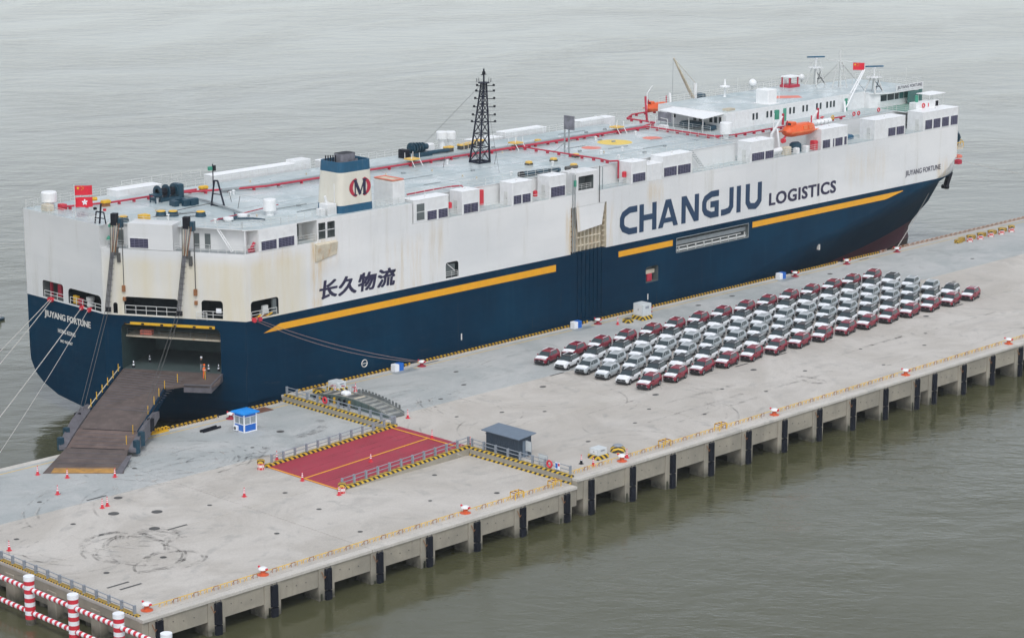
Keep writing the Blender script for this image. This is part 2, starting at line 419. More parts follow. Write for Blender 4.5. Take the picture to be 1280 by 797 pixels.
def text_part(string, name, m, O, ex, ez, n, w, h, parent, bold=.0, off=.03, spacing=1.0, shear=0.0, stack=0.0):
    c = bpy.data.curves.new('text', 'FONT'); c.body = string; c.offset = bold; c.resolution_u = 3; c.space_character = spacing; c.shear = shear
    t = bpy.data.objects.new('text', c); COL.objects.link(t)
    dg = bpy.context.evaluated_depsgraph_get(); me = bpy.data.meshes.new_from_object(t.evaluated_get(dg))
    bpy.data.objects.remove(t); 
    xs = [v.co.x for v in me.vertices]; ys = [v.co.y for v in me.vertices]
    x0, x1, y0, y1 = min(xs), max(xs), min(ys), max(ys)
    O, ex, ez, n = V(O), V(ex), V(ez), V(n)
    for v in me.vertices:
        u = (v.co.x - x0) / (x1 - x0) * (w - stack * 2); q = (v.co.y - y0) / (y1 - y0) * (h - stack)
        v.co = O + ex * u + ez * q + n * off
    if stack:                                      # heavier strokes: shifted layers, each 2 mm further out
        src = [v.co.copy() for v in me.vertices]; fc = [tuple(p.vertices) for p in me.polygons]; vs, fs = [], []
        for k, (du, dz) in enumerate(((0, 0), (1, .5), (2, 0), (1, 1), (0, 1), (2, 1))):
            o_ = len(vs); vs += [p + ex * du * stack + ez * dz * stack + n * .002 * k for p in src]; fs += [tuple(o_ + i for i in f) for f in fc]
        me = bpy.data.meshes.new('text'); me.from_pydata(vs, [], fs)
    me.materials.clear(); me.materials.append(M[m]); me.name = name
    o = bpy.data.objects.new(name, me); COL.objects.link(o); o.parent = parent
    P = V((0, 0, 0)); q = parent
    while q is not None: P += q.location; q = q.parent
    o.location = -P
    return o
def railing(name, pts, parent, h=1.05, step=1.6, m='rail_white', r=.026, rails=3):
    mb = MB()
    for k in range(1, rails + 1):
        z = h * k / rails
        for a, b in zip(pts[:-1], pts[1:]): mb.tube((a[0], a[1], a[2] + z), (b[0], b[1], b[2] + z), r, m, 4, caps=False)
    for a, b in zip(pts[:-1], pts[1:]):
        a, b = V(a), V(b); n = max(1, int((b - a).length / step))
        for i in range(n + 1):
            p = a.lerp(b, i / n); mb.tube(p, p + V((0, 0, h)), r * 1.15, m, 4, caps=False)
    return mb.build(name, parent)

# ================================================================== WATER
WATER = -4.6
w = MB(); w.add([(-2000, -2000, WATER), (6000, -2000, WATER), (6000, 6000, WATER), (-2000, 6000, WATER)], [(0, 1, 2, 3)], 'sea_water')
tag(w.build('sea_water'), kind='structure')

# ================================================================== QUAY
LOW = -0.8          # the lower deck where the ship's ramp lands
XL, XR = -60.2, 232.0
YF = 51.9
def slab(parent, x0, x1, y0, y1, zt, zb, m):
    MB().bevbox(x0 + .04, x1 - .04, y0 + .035, y1 - .035, zb, zt, m, .03).build('concrete_slab', parent)
def quay(name, x0, x1, zt, xsplits):
    mb = MB()
    mb.box(x0 + .1, x1 - .1, .25, YF - .25, zt - .95, zt - .33, 'concrete_wall')        # structural deck under the paving
    q = mb.build(name); tag(q, kind='structure')
    bands = [(0.0, .9), (.9, 20.05), (20.05, 34.3), (34.3, YF - .95), (YF - .95, YF)]
    for i, (a, b) in enumerate(bands):
        for j, (xa, xb) in enumerate(zip(xsplits[:-1], xsplits[1:])):
            mm = 'concrete_grey' if i == 3 else ('concrete_edge' if i in (0, 4) else ('concrete_tan' if (i + j) % 2 else 'concrete_tan_b'))
            slab(q, xa, xb, a - (.12 if i == 0 else 0), b + (.1 if i == 4 else 0), zt, zt - .32, mm)
    # front beams between the legs
    return q
up = quay('quay_deck', 0.0, XR, 0.0, [0.0, 29.0, 67.4, 103.6, 146.0, 188, XR])
lo = quay('lower_quay_deck', XL, -0.02, LOW, [XL, -31.0, -0.02])
FEND_U = [2.2 + 7.03 * i for i in range(10)] + [69.4 + 6.9 * i for i in range(6)] + [111 + 7 * i for i in range(17)]
FEND_L = [-1.8 - 7.06 * i for i in range(9)]
def front(q, fx, zt, x0, x1, beam):
    xs = sorted(fx)
    ends = [x0] + [f for f in xs] + [x1]
    for f in xs:
        xl, xr = max(f - 1.15, x0 + .02), min(f + .95, x1 - .02)
        mb = MB(); mb.bevbox(xl, xr, -.02, 2.3, WATER - 2.2, zt - .34, 'concrete_wall', .05)
        mb.box(xl + .1, xr - .1, 2.3, YF - .4, WATER + .7, zt - .9, 'concrete_wall')  # cap beam, made deeper to add shade under the deck
        for y in (11, 19, 27, 35, 43): mb.tube((f - .1, y, WATER - 2.2), (f - .1, y, WATER + .75), .55, 'concrete_wall', 8)
        mb.box(xl, xr, YF - 3.4, YF - .02, WATER - 2.2, zt - .34, 'concrete_wall')
        mb.build('pier_leg', q)
    for a, b in zip(ends[:-1], ends[1:]):
        xl = a + .95 if a in xs else a; xr = b - 1.15 if b in xs else b
        if xr - xl < .3: continue
        mb = MB(); mb.bevbox(xl + .01, xr - .01, .07, .85, beam, zt - .34, 'concrete_wall', .03)
        n = int((xr - xl) / 1.25)
        for i in range(n):                                                   # tie holes and drain stubs
            px = xl + .8 + i * 1.25; mb.tube((px, .0, beam + .95 + .25 * ((i * 7) % 3 == 0)), (px, .12, beam + .95 + .25 * ((i * 7) % 3 == 0)), .045, 'iron', 6)
        mb.build('edge_beam', q)
        mb = MB(); mb.box(xl + .01, xr - .01, YF - .9, YF - .1, beam, zt - .34, 'concrete_wall'); mb.build('edge_beam', q)
    for f in xs:
        mb = MB(); y0 = -.40; zb = WATER - .3
        zt2 = zt - .52
        for (za, zc) in ((zb, zt2 - 2.35), (zt2 - 2.2, zt2)):
            vs = [(f - .42, -.02, za), (f - .38, y0 + .10, za), (f - .25, y0, za), (f + .25, y0, za), (f + .38, y0 + .10, za), (f + .42, -.02, za)]
            vs += [(a, b, zc) for a, b, _ in vs]
            mb.add(vs, [(0, 1, 2, 3, 4, 5), (11, 10, 9, 8, 7, 6)] + [(i + 1, i, 6 + i, 7 + i) for i in range(5)] + [(0, 5, 11, 6)], 'rubber')
            for s in (-.42, .42):
                k = za + .25
                while k < zc - .1: mb.box(f + s - .05, f + s + .05, -.1, -.025, k, k + .1, 'iron'); k += .55
        for s in (-.3, .3): mb.tube((f + s, -.3, zt2), (f + s, -.12, zt2 + .22), .05, 'iron', 5)
        mb.build('fender', q)
        rw = random.Random(int(f * 7)); mb = MB()
        for i in range(3):
            x = f + rw.uniform(-.9, .7); mb.bevbox(x - .12, x + .12, -.05, -.02, WATER - .2, WATER + rw.uniform(.3, 1.1), 'weed', .02)
        mb.build('weed_patch', q)
        if rw.random() < .7: mb = MB(); mb.line([(f - .8, -.06, zt - .7), (f - .6, -.25, zt - 1.4), (f - .45, -.3, zt - 1.2)], .035, 'rust', 4); mb.build('fender_chain', q)
front(up, FEND_U, 0.0, 0.0, XR, -2.5)
front(lo, FEND_L, LOW, XL, -0.02, -3.1)
# end wall of the lower deck facing the dolphins
mb = MB(); mb.box(XL + .07, XL + .8, .9, YF - .9, LOW - 1.25, LOW - .34, 'concrete_wall'); mb.build('edge_beam', lo)
for y in (7.6, 15.0, 22.4, 29.8, 37.2, 44.6):
    mb = MB(); mb.bevbox(XL - .05, XL + 2.2, y - .75, y + .75, WATER - 2, LOW - .9, 'concrete_wall', .05); mb.build('pier_leg', lo)
# painted edge lines, 4 mm above the paving
mb = MB(); 
mb.box(1.2, XR, 2.48, 2.72, .0, .004, 'line_yellow'); mb.box(1.2, XR, 49.85, 50.05, .0, .004, 'line_yellow'); mb.build('painted_line', up)
mb = MB(); mb.box(XL + 3, -.9, 2.48, 2.72, LOW, LOW + .004, 'line_yellow'); mb.box(XL, -.5, 49.85, 50.05, LOW, LOW + .004, 'line_yellow'); mb.build('painted_line', lo)
# guard hoops along both edges
def hoops(q, xa, xb, y, z, step, wd, h, mats, r, skip=()):
    mb = MB(); x = xa; i = 0
    while x + wd < xb:
        if not any(a < x + wd / 2 < b for a, b in skip):
            mm = mats[i % len(mats)]
            mb.tube((x, y, z), (x, y, z + h), r, mm, 4, caps=False); mb.tube((x + wd, y, z), (x + wd, y, z + h), r, mm, 4, caps=False)
            mb.tube((x - r, y, z + h), (x + wd + r, y, z + h), r, mm, 4)
            mb.tube((x, y + .28, z + .02), (x, y, z + h * .8), r * .8, mm, 4, caps=False)
        x += step; i += 1
    o = mb.build('guard_hoops', q); o['kind'] = 'stuff'
NB_U = [8.8, 36.9, 64.6, 89.0]; NB_L = [-58.2, -43.9, -15.7]
FB_U = [8.3, 22.8, 57.6, 68.6, 103.5, 117.0, 130.8]; FB_L = [-9.8]
mat('hoop_rust', (.33, .14, .06), .7, var=.3); mat('hoop_yellow', (.74, .47, .10), .6, var=.15); mat('hoop_pink', (.52, .38, .30), .7, var=.2)
hoops(up, 1.3, 91.3, 1.65, 0.0, .82, .5, .42, ['hoop_yellow', 'hoop_yellow', 'hoop_rust'], .04, [(b - 1.1, b + 1.1) for b in NB_U])
hoops(lo, XL + .9, -1.2, 1.65, LOW, .82, .5, .42, ['hoop_yellow', 'hoop_yellow', 'hoop_rust'], .04, [(b - 1.0, b + 1.0) for b in NB_L])
hoops(up, 91.8, XR, 1.65, 0.0, .82, .5, .42, ['hoop_yellow', 'hoop_rust'], .04)
hoops(up, 2.5, 128, 51.45, 0.0, .33, .3, .3, ['yellow', 'black'], .075, [(b - .8, b + .8) for b in FB_U])
hoops(up, 128, XR, 51.45, 0.0, .7, .42, .38, ['hoop_pink', 'hoop_rust'], .06, [(130, 131.6)])
hoops(lo, -27, -.6, 51.45, LOW, .33, .3, .3, ['yellow', 'black'], .075, [(-10.6, -9)])
# yellow ladders' hand hoops, clustered
for xa, q, z, y in ((-24.5, lo, LOW, 51.3), (-21.2, lo, LOW, 51.3), (-49, lo, LOW, 51.2), (-46, lo, LOW, 51.2)):
    mb = MB()
    for i in range(5):
        mb.line([(xa + i * .55, y - .1, z), (xa + i * .55, y - .1, z + .55), (xa + i * .55 + .35, y - .1, z + .55), (xa + i * .55 + .35, y - .1, z)], .075, 'yellow', 5)
    mb.box(xa, xa + 2.6, y - .5, y + .2, z, z + .14, 'yellow'); mb.build('ladder_guard', q)
for xa, q, z in ((-8.6, lo, LOW), (-2.6, lo, LOW), (26.5, up, 0), (16.2, up, 0)):
    mb = MB()
    for dy in (0, .8): mb.line([(xa, 1.3 + dy, z), (xa, 1.3 + dy, z + .75), (xa + 1.3, 1.3 + dy, z + .75), (xa + 1.3, 1.3 + dy, z)], .06, 'yellow', 5)
    mb.line([(xa, 1.3, z + .75), (xa, 2.1, z + .75)], .06, 'rust', 5); mb.line([(xa + 1.3, 1.3, z + .75), (xa + 1.3, 2.1, z + .75)], .06, 'rust', 5); mb.line([(xa + .6, 1.3, z + .75), (xa + .6, 2.1, z + .75)], .06, 'rust', 5)
    mb.build('ladder_guard', q)
# drains, covers, slots
def disc(q, x, y, z, r, m='iron', name='manhole_cover', sy=1.0):
    mb = MB(); mb.add([(x + r * math.cos(a * math.pi / 7), y + sy * r * math.sin(a * math.pi / 7), z + .012) for a in range(14)], [tuple(range(14))], m); mb.build(name, q)
for x, y, r in ((-42.7, 28.8, .62), (-39.0, 26.0, .62), (-42.7, 21.5, .6), (-39.0, 33.1, .5), (-47.9, 28.9, .3), (-55.0, 28.9, .3), (-54.6, 13.5, .32), (-47.7, 13.3, .36), (-47.9, 23.8, .28), (-34.6, 11, .3), (-26, 14.2, .3), (-33.5, 23.8, .28), (-24.8, 21.4, .3), (-8.4, 14.5, .3), (-8.2, 4.6, .33), (-9.2, 41, .5), (-16, 38, .25), (-28, 5.2, .3), (-15.4, 7.8, .25), (-46, 38, .28), (-31, 41, .28)): disc(lo, x, y, LOW, r)
for x, y, r in ((26.5, 31.0, .5), (33.8, 18.0, .5), (52.6, 17.2, .5), (95, 19.2, .5), (14, 26, .35), (12, 9.5, .35), (22, 11, .3), (31, 7.5, .3), (45, 9, .3), (57, 12, .35), (67, 6.5, .3), (72, 14, .3), (80, 9, .35), (20, 39, .4), (13, 36, .35), (24, 44.6, .4), (18, 22.5, .3), (28, 14, .3), (42, 13.8, .3), (86, 13, .3), (118, 30, .4), (135, 38, .4), (122, 14, .4), (77, 47.5, .5), (85.5, 48, .5), (109, 47.3, .5), (6.2, 20.5, .45), (8.6, 28.5, .3)): disc(up, x, y, 0, r, sy=.8)
for q, z, L in ((lo, LOW, ((-42.0, 34.6), (-42, 20.0), (-57.2, 9.6), (-56.6, 8.3))), (up, 0, ((31.2, 34.05), (39.5, 33.8), (56, 33.9), (60.5, 19.8), (103.0, 19.8), (52.2, 19.8), (24, 50.6), (121, 50.3)))):
    for x, y in L:
        mb = MB(); mb.box(x, x + 2.6, y, y + .3, z - .02, z + .014, 'iron'); mb.build('drain_grate', q)
# rubber marks left by turning vehicles, lying on the slabs
m_ = newmat('tyre_mark', (.07, .068, .062), .9)
n_ = NT(m_); f_ = n_.math('MULTIPLY', n_.rng(n_.noise(n_.coord(), .8, 5, .7), .42, .7), .42)
n_.l(f_, n_.b.inputs['Alpha'])
m_ = newmat('tyre_mark_faint', (.10, .098, .09), .9)
n_ = NT(m_); f_ = n_.math('MULTIPLY', n_.rng(n_.noise(n_.coord(), .5, 5, .7), .42, .7), .36)
n_.l(f_, n_.b.inputs['Alpha'])
m_ = newmat('pale_scuff', (.62, .60, .56), .9)
n_ = NT(m_); f_ = n_.math('MULTIPLY', n_.rng(n_.noise(n_.coord(), .5, 5, .7), .45, .7), .5)
n_.l(f_, n_.b.inputs['Alpha'])
def arc(mb, cx, cy, rx, ry, a0, a1, w, z, m, seg=22, tw=0):
    L = []
    for i in range(seg + 1):
        a = R(a0 + (a1 - a0) * i / seg); rr = 1 + tw * i / seg
        L.append((cx + (rx - w / 2) * rr * math.cos(a), cy + (ry - w / 2) * rr * math.sin(a), z)); L.append((cx + (rx + w / 2) * rr * math.cos(a), cy + (ry + w / 2) * rr * math.sin(a), z))
    mb.add(L, [(2 * i, 2 * i + 1, 2 * i + 3, 2 * i + 2) for i in range(seg)], m)
rnd = random.Random(5)
mb = MB(); zz = LOW + .004
def nz():
    global zz; zz += .0006; return zz
for k in range(14):
    cx, cy = -47.0 + rnd.uniform(-2.6, 2.6), 15.5 + rnd.uniform(-5.0, 5.0); r = rnd.uniform(2.0, 4.6); a = rnd.uniform(0, 360)
    for dr in (0, .38): arc(mb, cx, cy, r + dr, r + dr, a, a + rnd.uniform(90, 230), .3, nz(), 'tyre_mark')
for k in range(9):
    cx, cy = -53.0 + rnd.uniform(-3, 3), 23 + rnd.uniform(-4, 4); r = rnd.uniform(4, 8); a = rnd.uniform(80, 200)
    for dr in (0, 1.5): arc(mb, cx, cy, r + dr, r + dr, a, a + rnd.uniform(40, 90), .22, nz(), 'tyre_mark_faint')
for k in range(16):
    cx, cy = -24 + rnd.uniform(-6, 8), 37 + rnd.uniform(-3, 6); r = rnd.uniform(3, 8); a = rnd.uniform(0, 360)
    for dr in (0, 1.4): arc(mb, cx, cy, r + dr, r + dr, a, a + rnd.uniform(50, 150), .25, nz(), 'tyre_mark_faint' if k % 2 else 'pale_scuff')
for k in range(12):
    cx, cy = -33 + rnd.uniform(-8, 8), 27 + rnd.uniform(-4, 4); r = rnd.uniform(8, 16); a = rnd.uniform(0, 360)
    for dr in (0, 1.5): arc(mb, cx, cy, r + dr, r + dr, a, a + rnd.uniform(25, 70), .25, nz(), 'pale_scuff' if k % 3 else 'tyre_mark_faint')
arc(mb, -15, 36.5, 4.2, 3.2, 200, 350, 1.2, nz(), 'tyre_mark_faint'); arc(mb, -8.5, 41, 5.6, 3.4, 250, 390, 1.3, nz(), 'tyre_mark'); arc(mb, -17.6, 38.5, 3.4, 3.0, 230, 330, 1.1, nz(), 'tyre_mark')
tag(mb.build('tyre_marks', lo), kind='stuff')
mb = MB(); zz = .004
for k in range(26):
    cx, cy = rnd.uniform(2, 34), rnd.uniform(8, 46); r = rnd.uniform(5, 14); a = rnd.uniform(0, 360)
    for dr in (0, 1.5): arc(mb, cx, cy, r + dr, r + dr, a, a + rnd.uniform(25, 80), .22, nz(), 'tyre_mark_faint' if k % 2 else 'pale_scuff')
for r in (6.2, 7.8, 8.1): arc(mb, 13.5, 3.2, r, r, 5, 95, .2, nz(), 'tyre_mark_faint')
for k in range(10):
    y = rnd.uniform(4, 18); x = rnd.uniform(20, 90); L = rnd.uniform(10, 26); mb.add([(x, y, nz()), (x + L, y + rnd.uniform(-1, 1), zz), (x + L, y + .25, zz), (x, y + .3, zz)], [(0, 1, 2, 3)], 'tyre_mark_faint')
arc(mb, 53.6, 8.6, 1.0, 2.2, 0, 360, .9, nz(), 'tyre_mark'); 
for k in range(26):
    x, y = rnd.uniform(8, 33), rnd.uniform(36, 47); L = rnd.uniform(.6, 2.4); arc(mb, x, y, L, .25, 0, 180, .2, nz(), 'tyre_mark')
tag(mb.build('tyre_marks', up), kind='stuff')

# ------------------------------------------------------------------ step wall, red link slope
mb = MB()
for y0, y1 in ((.9, 17.3), (30.9, YF - .5)):
    mb.bevbox(-.02, .42, y0, y1, -.02, .24, 'hazard_stripe', .03)
    mb.box(-.10, -.022, y0, y1, LOW + .003, LOW + .24, 'hazard_stripe')
    mb.box(-.06, -.021, y0, y1, LOW + .243, -.02, 'concrete_wall')
o = mb.build('step_wall'); tag(o, 'grey step between the two quay levels edged with black and yellow stripes', 'wall', kind='structure')
root = thing('link_slope', 'red painted slope with orange centre line joining the low and high quay', 'ramp', (-10.4, 24.1, LOW)); root['kind'] = 'structure'
def zs(x): return LOW + .03 + (-(LOW)) * (x + 20.0) / 19.6
mb = MB(); Y0, Y1 = 17.9, 30.3
vs = [(-20.0, Y0, LOW), (-20.0, Y1, LOW), (-.4, Y1, LOW), (-.4, Y0, LOW), (-20.0, Y0, LOW + .03), (-20.0, Y1, LOW + .03), (.6, Y1, .03), (.6, Y0, .03), (.6, Y0, -.3), (.6, Y1, -.3)]
mb.add(vs, [(4, 7, 6, 5), (0, 4, 5, 1), (0, 3, 7, 4), (1, 5, 6, 2), (6, 7, 8, 9)], 'pad_red'); mb.build('slope_surface', root)
mb = MB()
def strip(mb, x0, x1, y0, y1, m, e=.004): mb.add([(x0, y0, zs(x0) + e), (x1, y0, zs(x1) + e), (x1, y1, zs(x1) + e), (x0, y1, zs(x0) + e)], [(0, 1, 2, 3)], m)
strip(mb, -19.9, -.5, 23.85, 24.12, 'stripe_yellow'); mb.build('centre_line', root)
mb = MB(); strip(mb, -19.95, -19.7, Y0 + .1, Y1 - .1, 'stripe_yellow'); strip(mb, -.6, -.35, Y0 + .1, Y1 - .1, 'stripe_yellow'); mb.build('border_line', root)
mb = MB(); zq = .006
for y in (19.6, 21.1, 21.6, 26.1, 27.5, 27.9):
    zq += .0008; strip(mb, -19.6, -.7, y, y + .22, 'tyre_mark_faint', zq)
tag(mb.build('tyre_marks', root), kind='stuff')
def slope_kerb(y0, y1, nm='hazard_kerb'):
    mb = MB(); vs = []
    for x in (-20.1, .3):
        z = zs(x)
        vs += [(x, y0, LOW), (x, y1, LOW), (x, y1, z + .3), (x, y0, z + .3)]
    mb.add(vs, [(0, 1, 2, 3), (7, 6, 5, 4), (0, 4, 5, 1), (1, 5, 6, 2), (2, 6, 7, 3), (3, 7, 4, 0)], 'concrete_wall')
    vs = [(x, y, z) for x in (-20.13, .33) for y, z in ((y0 - .02, zs(x) + .0), (y1 + .02, zs(x) + .0), (y1 + .02, zs(x) + .33), (y0 - .02, zs(x) + .33))]
    mb.add(vs, [(0, 1, 2, 3), (7, 6, 5, 4), (0, 4, 5, 1), (1, 5, 6, 2), (2, 6, 7, 3), (3, 7, 4, 0)], 'hazard_stripe')
    return mb.build(nm, root)
slope_kerb(17.45, 17.9); slope_kerb(30.3, 30.7)

def fence(label, pts, posts, zf, name='guard_rail'):
    """grey two-rail guard rail; every post is a part"""
    a, b = pts; t = thing(name, label, 'railing', (a[0], a[1], zf(a[0], a[1])))
    n = posts; A, B = V((a[0], a[1], 0)), V((b[0], b[1], 0)); d = (B - A).normalized(); nn = V((-d.y, d.x, 0))
    for k, h in enumerate((.48, .92)):
        mb = MB(); p, q = V((a[0], a[1], zf(*a) + h)), V((b[0], b[1], zf(*b) + h)); mb.tube(p, q, .05, 'rail_grey', 6); mb.build('rail', t)
    for i in range(n):
        p = A.lerp(B, i / (n - 1)); z = zf(p.x, p.y)
        mb = MB(); mb.fbox((p.x, p.y), (d.x, d.y), (nn.x, nn.y), -.09, .09, -.14, .14, z, z + 1.0, 'rail_grey'); mb.build('post', t)
    return t
fence('grey guard rail along the ship side of the red slope', ((-19.2, 30.5), (.1, 30.5)), 12, lambda x, y: zs(x) + .33)
fence('grey guard rail along the water side of the red slope', ((-19.6, 17.68), (.1, 17.68)), 12, lambda x, y: zs(x) + .33)
fence('grey guard rail on the step wall beside the dark blue shed', ((.22, 17.2), (.22, 1.3)), 9, lambda x, y: .24)
fence('grey guard rail on the step wall beside the stored steel gangway', ((.22, 31.1), (.22, 51.0)), 11, lambda x, y: .24)
fence('grey guard rail along the open end of the low quay', ((-59.85, 1.6), (-59.85, 49.0)), 24, lambda x, y: LOW)
mb = MB()
mb.box(-60.1, -59.6, 1.0, 49, LOW + .002, LOW + .14, 'hazard_small'); mb.build('end_kerb', lo)

# ------------------------------------------------------------------ bollards
def bollard(x, y, z, label, body, grp):
    t = thing('mooring_bollard', label, 'bollard', (x, y, z), grp); t.scale = (.84, .84, .9)
    local(t, MB().lathe((0, 0, 0), [(.72, 0), (.72, .06), (.50, .14), (.34, .20)], body, 14), 'base_plate')
    local(t, MB().lathe((0, 0, 0), [(.34, .18), (.30, .34), (.32, .52), (.50, .62)], body, 14), 'shaft')
    local(t, MB().lathe((0, 0, 0), [(.50, .60), (.60, .66), (.56, .78), (.34, .90), (.12, .94)], 'white_clean', 14), 'cap')
    mb = MB(); 
    for s in (-1, 1): mb.tube((0, s * .45, .66), (0, s * .82, .84), .13, 'cone_red', 8)
    local(t, mb, 'horn')
    return t
mat('bollard_red', (.32, .025, .045), .5, var=.15, dirt=(.5, .3, .2)); mat('bollard_orange', (.62, .10, .03), .5, var=.15, dirt=(.6, .35, .1))
g1 = 'mooring bollards along the edge away from the ship'; g2 = 'mooring bollards along the ship side edge'
for x, l in zip(NB_L, ('white-capped red bollard at the near left corner of the low quay', 'white-capped red bollard on the low quay, second from its open end', 'white-capped red bollard on the low quay nearest the step wall')): bollard(x, 1.9, LOW, l, 'bollard_orange', g1)
for x, l in zip(NB_U, ('white-capped red bollard beside the striped dome and white cabinet', 'white-capped bollard on the far edge line below the middle of the car rows', 'white-capped bollard on the outer edge below the right end of the car rows', 'white-capped bollard at the outer edge by the right-hand picture border')): bollard(x, 1.2, 0, l, 'bollard_orange', g1)
bollard(-9.8, 49.9, LOW, 'red bollard with pinkish white cap behind the blue guard booth', 'bollard_red', g2)
for x, l in zip(FB_U, ('red bollard with white cap beside the round white mark on the hull', 'red bollard with white cap holding the stern mooring line', 'red bollard with white cap between blue box and tall grey cabinet', 'red bollard with white cap right behind the tall grey cabinet', 'red bollard with white cap beside the third blue box, behind the cars', 'red bollard with white cap below the red part of the bow, nearer the cars', 'red bollard with white cap right under the tip of the bow')): bollard(x, 50.0, 0, l, 'bollard_red', g2)

# ------------------------------------------------------------------ cones
def cone(x, y, z, label, body='cone_red', s=1.0):
    t = thing('traffic_cone', label, 'traffic cone', (x, y, z), 'tall traffic cones')
    local(t, MB().bevbox(-.24, .24, -.24, .24, 0, .07, 'black' if body == 'black' else body, .04), 'base')
    p = [(.17, .07), (.125, .45), (.10, .55), (.095, .66), (.075, .74), (.07, .84), (.05, .92), (.048, 1.02), (.03, 1.1)]
    local(t, MB().lathe((0, 0, 0), p, body, 8, [body, 'film_white', 'cone_red', 'film_white', 'cone_red', 'film_white', 'cone_red', 'cone_red', 'cone_red']), 'cone_body')
for x, y, l in ((-40.3, 46.8, 'red and white cone at the far left corner of the ship ramp tip'), (-38.6, 43.4, 'red and white cone in front of the middle of the ramp tip'), (-34.6, 39.8, 'red and white cone at the right end of the yellow ramp lip'),
                (-43.0, 38.9, 'lone red and white cone a few metres before the ramp tip'), (-42.4, 31.3, 'front one of two cones standing close together on the low quay'), (-41.6, 31.5, 'rear one of two cones standing close together on the low quay'),
                (-28.9, 23.5, 'lone red and white cone left of the red slope'), (-57.6, 26.3, 'red and white cone by the open end rail of the low quay'), (-20.5, 23.5, 'cone at the lower end of the red slope centre line'),
                (-21.1, 16.5, 'cone next to the checkered barrel at the front corner of the red slope'), (-17.2, 32.0, 'cone behind the guard rail on the ship side of the red slope')): cone(x, y, LOW, l)
cone(-10.9, 22.6, zs(-10.9), 'cone standing halfway up the red slope on its centre line')
for x, y, l in ((7.9, 46.5, 'red and white cone beside the striped white cabinet near the hull'), (3.9, 32.3, 'red and white cone just past the end of the steel gangway'), (-.2, 23.6, 'cone at the top end of the red slope centre line'),
                (5.4, 47.6, 'cone between the two striped blocks beside the hull'), (5.1, 2.3, 'red cone in front of the low white cabinet at the outer edge'), (10.2, 1.7, 'cone half hidden behind the bollard by the striped dome'),
                (59.3, 47.7, 'red cone left of the striped blocks behind the first cars'), (3.6, 41.2, 'cone standing on the stored steel gangway'), (.9, 18.2, 'cone at the corner post where the red slope meets the step wall')): cone(x, y, 0, l)
cone(4.7, 3.8, 0, 'black and white cone alone near the outer edge, left of the white cabinet', 'black')

# ------------------------------------------------------------------ checkered barrels, striped blocks, cabinets
def barrel(x, y, z, label, h=1.0, r=.42, grp=None):
    t = thing('crash_barrel', label, 'barrel', (x, y, z), grp)
    local(t, MB().lathe((0, 0, 0), [(r, 0), (r, h * .68)], 'redwhite_checker', 14), 'drum_body')
    local(t, MB().lathe((0, 0, 0), [(r + .04, h * .66), (r + .04, h * .94), (r * .8, h)], 'hazard_small', 14), 'drum_lid')
barrel(-20.9, 30.4, LOW, 'checkered barrel with striped lid at the ship side corner of the red slope', 1.15)
barrel(-20.3, 16.9, LOW, 'checkered barrel with striped lid at the water side corner of the red slope', 1.15)
for i, (x, y) in enumerate(((147.0, 46.6), (150.0, 46.5), (153.2, 46.5), (156.3, 46.4), (159.4, 46.4))):
    barrel(x, y, 0, 'striped and checkered barrel, %s of five counted from the bow end' % ORD[i], 1.1, .55, 'striped barrels beyond the bow')
    t = thing('concrete_block', 'striped low block touching the %s checkered barrel beyond the bow' % ORD[i], 'block', (x - .9, y + 1.0, 0), 'striped blocks beside the barrels beyond the bow')
    local(t, MB().bevbox(-.6, .6, -.35, .35, 0, .65, 'hazard_small'), 'block_body')
t = thing('concrete_block', 'striped block alone on the bow side of the row of barrels', 'block', (144.6, 47.2, 0)); local(t, MB().bevbox(-.8, .8, -.4, .4, 0, .6, 'hazard_small'), 'block_body')
def cabinet(x, y, w, d, h, hb, label, m='cabinet'):
    t = thing('shore_power_cabinet', label, 'cabinet', (x, y, 0))
    local(t, MB().bevbox(-w / 2 - .14, w / 2 + .14, -d / 2 - .14, d / 2 + .14, 0, hb, 'hazard_stripe', .05), 'striped_plinth')
    local(t, MB().bevbox(-w / 2, w / 2, -d / 2, d / 2, hb, hb + h, m, .05), 'housing')
    local(t, MB().box(-w / 2 - .03, -w / 2, -d * .38, -.03, hb + .15, hb + h - .15, 'white'), 'door')
    local(t, MB().box(-w / 2 - .03, -w / 2, .03, d * .38, hb + .15, hb + h - .15, 'white'), 'door')
    local(t, MB().box(-w / 2 - .06, -w / 2 - .03, -.12, -.05, hb + h * .45, hb + h * .6, 'iron').box(-w * .2, w * .2, -d / 2 - .02, -d / 2, hb + h * .6, hb + h * .8, 'rail_grey'), 'vent')
cabinet(64.6, 47.7, 1.9, 1.9, 1.75, .6, 'tall pale grey cabinet on a striped plinth between hull and first red cars')
cabinet(6.6, 48.6, 1.5, 1.9, .75, .5, 'pale cabinet on a striped plinth beside the hull near the gangway')
cabinet(7.9, 4.1, 1.6, 1.4, .75, .5, 'low white cabinet on a striped plinth near the outer quay edge')
for x, y, l in ((61.4, 47.6, 'black and yellow block left of the tall grey cabinet'), (4.1, 49.3, 'black and yellow block between gangway and hull')):
    t = thing('concrete_block', l, 'block', (x, y, 0)); local(t, MB().bevbox(-.6, .6, -.6, .6, 0, .5, 'hazard_stripe'), 'block_body'); local(t, MB().box(-.35, .35, -.35, .35, .55, .62, 'iron'), 'lid')
t = thing('vent_dome', 'black and yellow striped octagonal base with grey dome top near the outer edge', 'vent', (11.4, 4.2, 0))
local(t, MB().lathe((0, 0, 0), [(.92, 0), (.86, .45), (.58, .7)], 'hazard_stripe', 8), 'striped_base'); local(t, MB().lathe((0, 0, 0), [(.62, .72), (.5, .84), (.2, .9)], 'rail_grey', 12), 'dome')
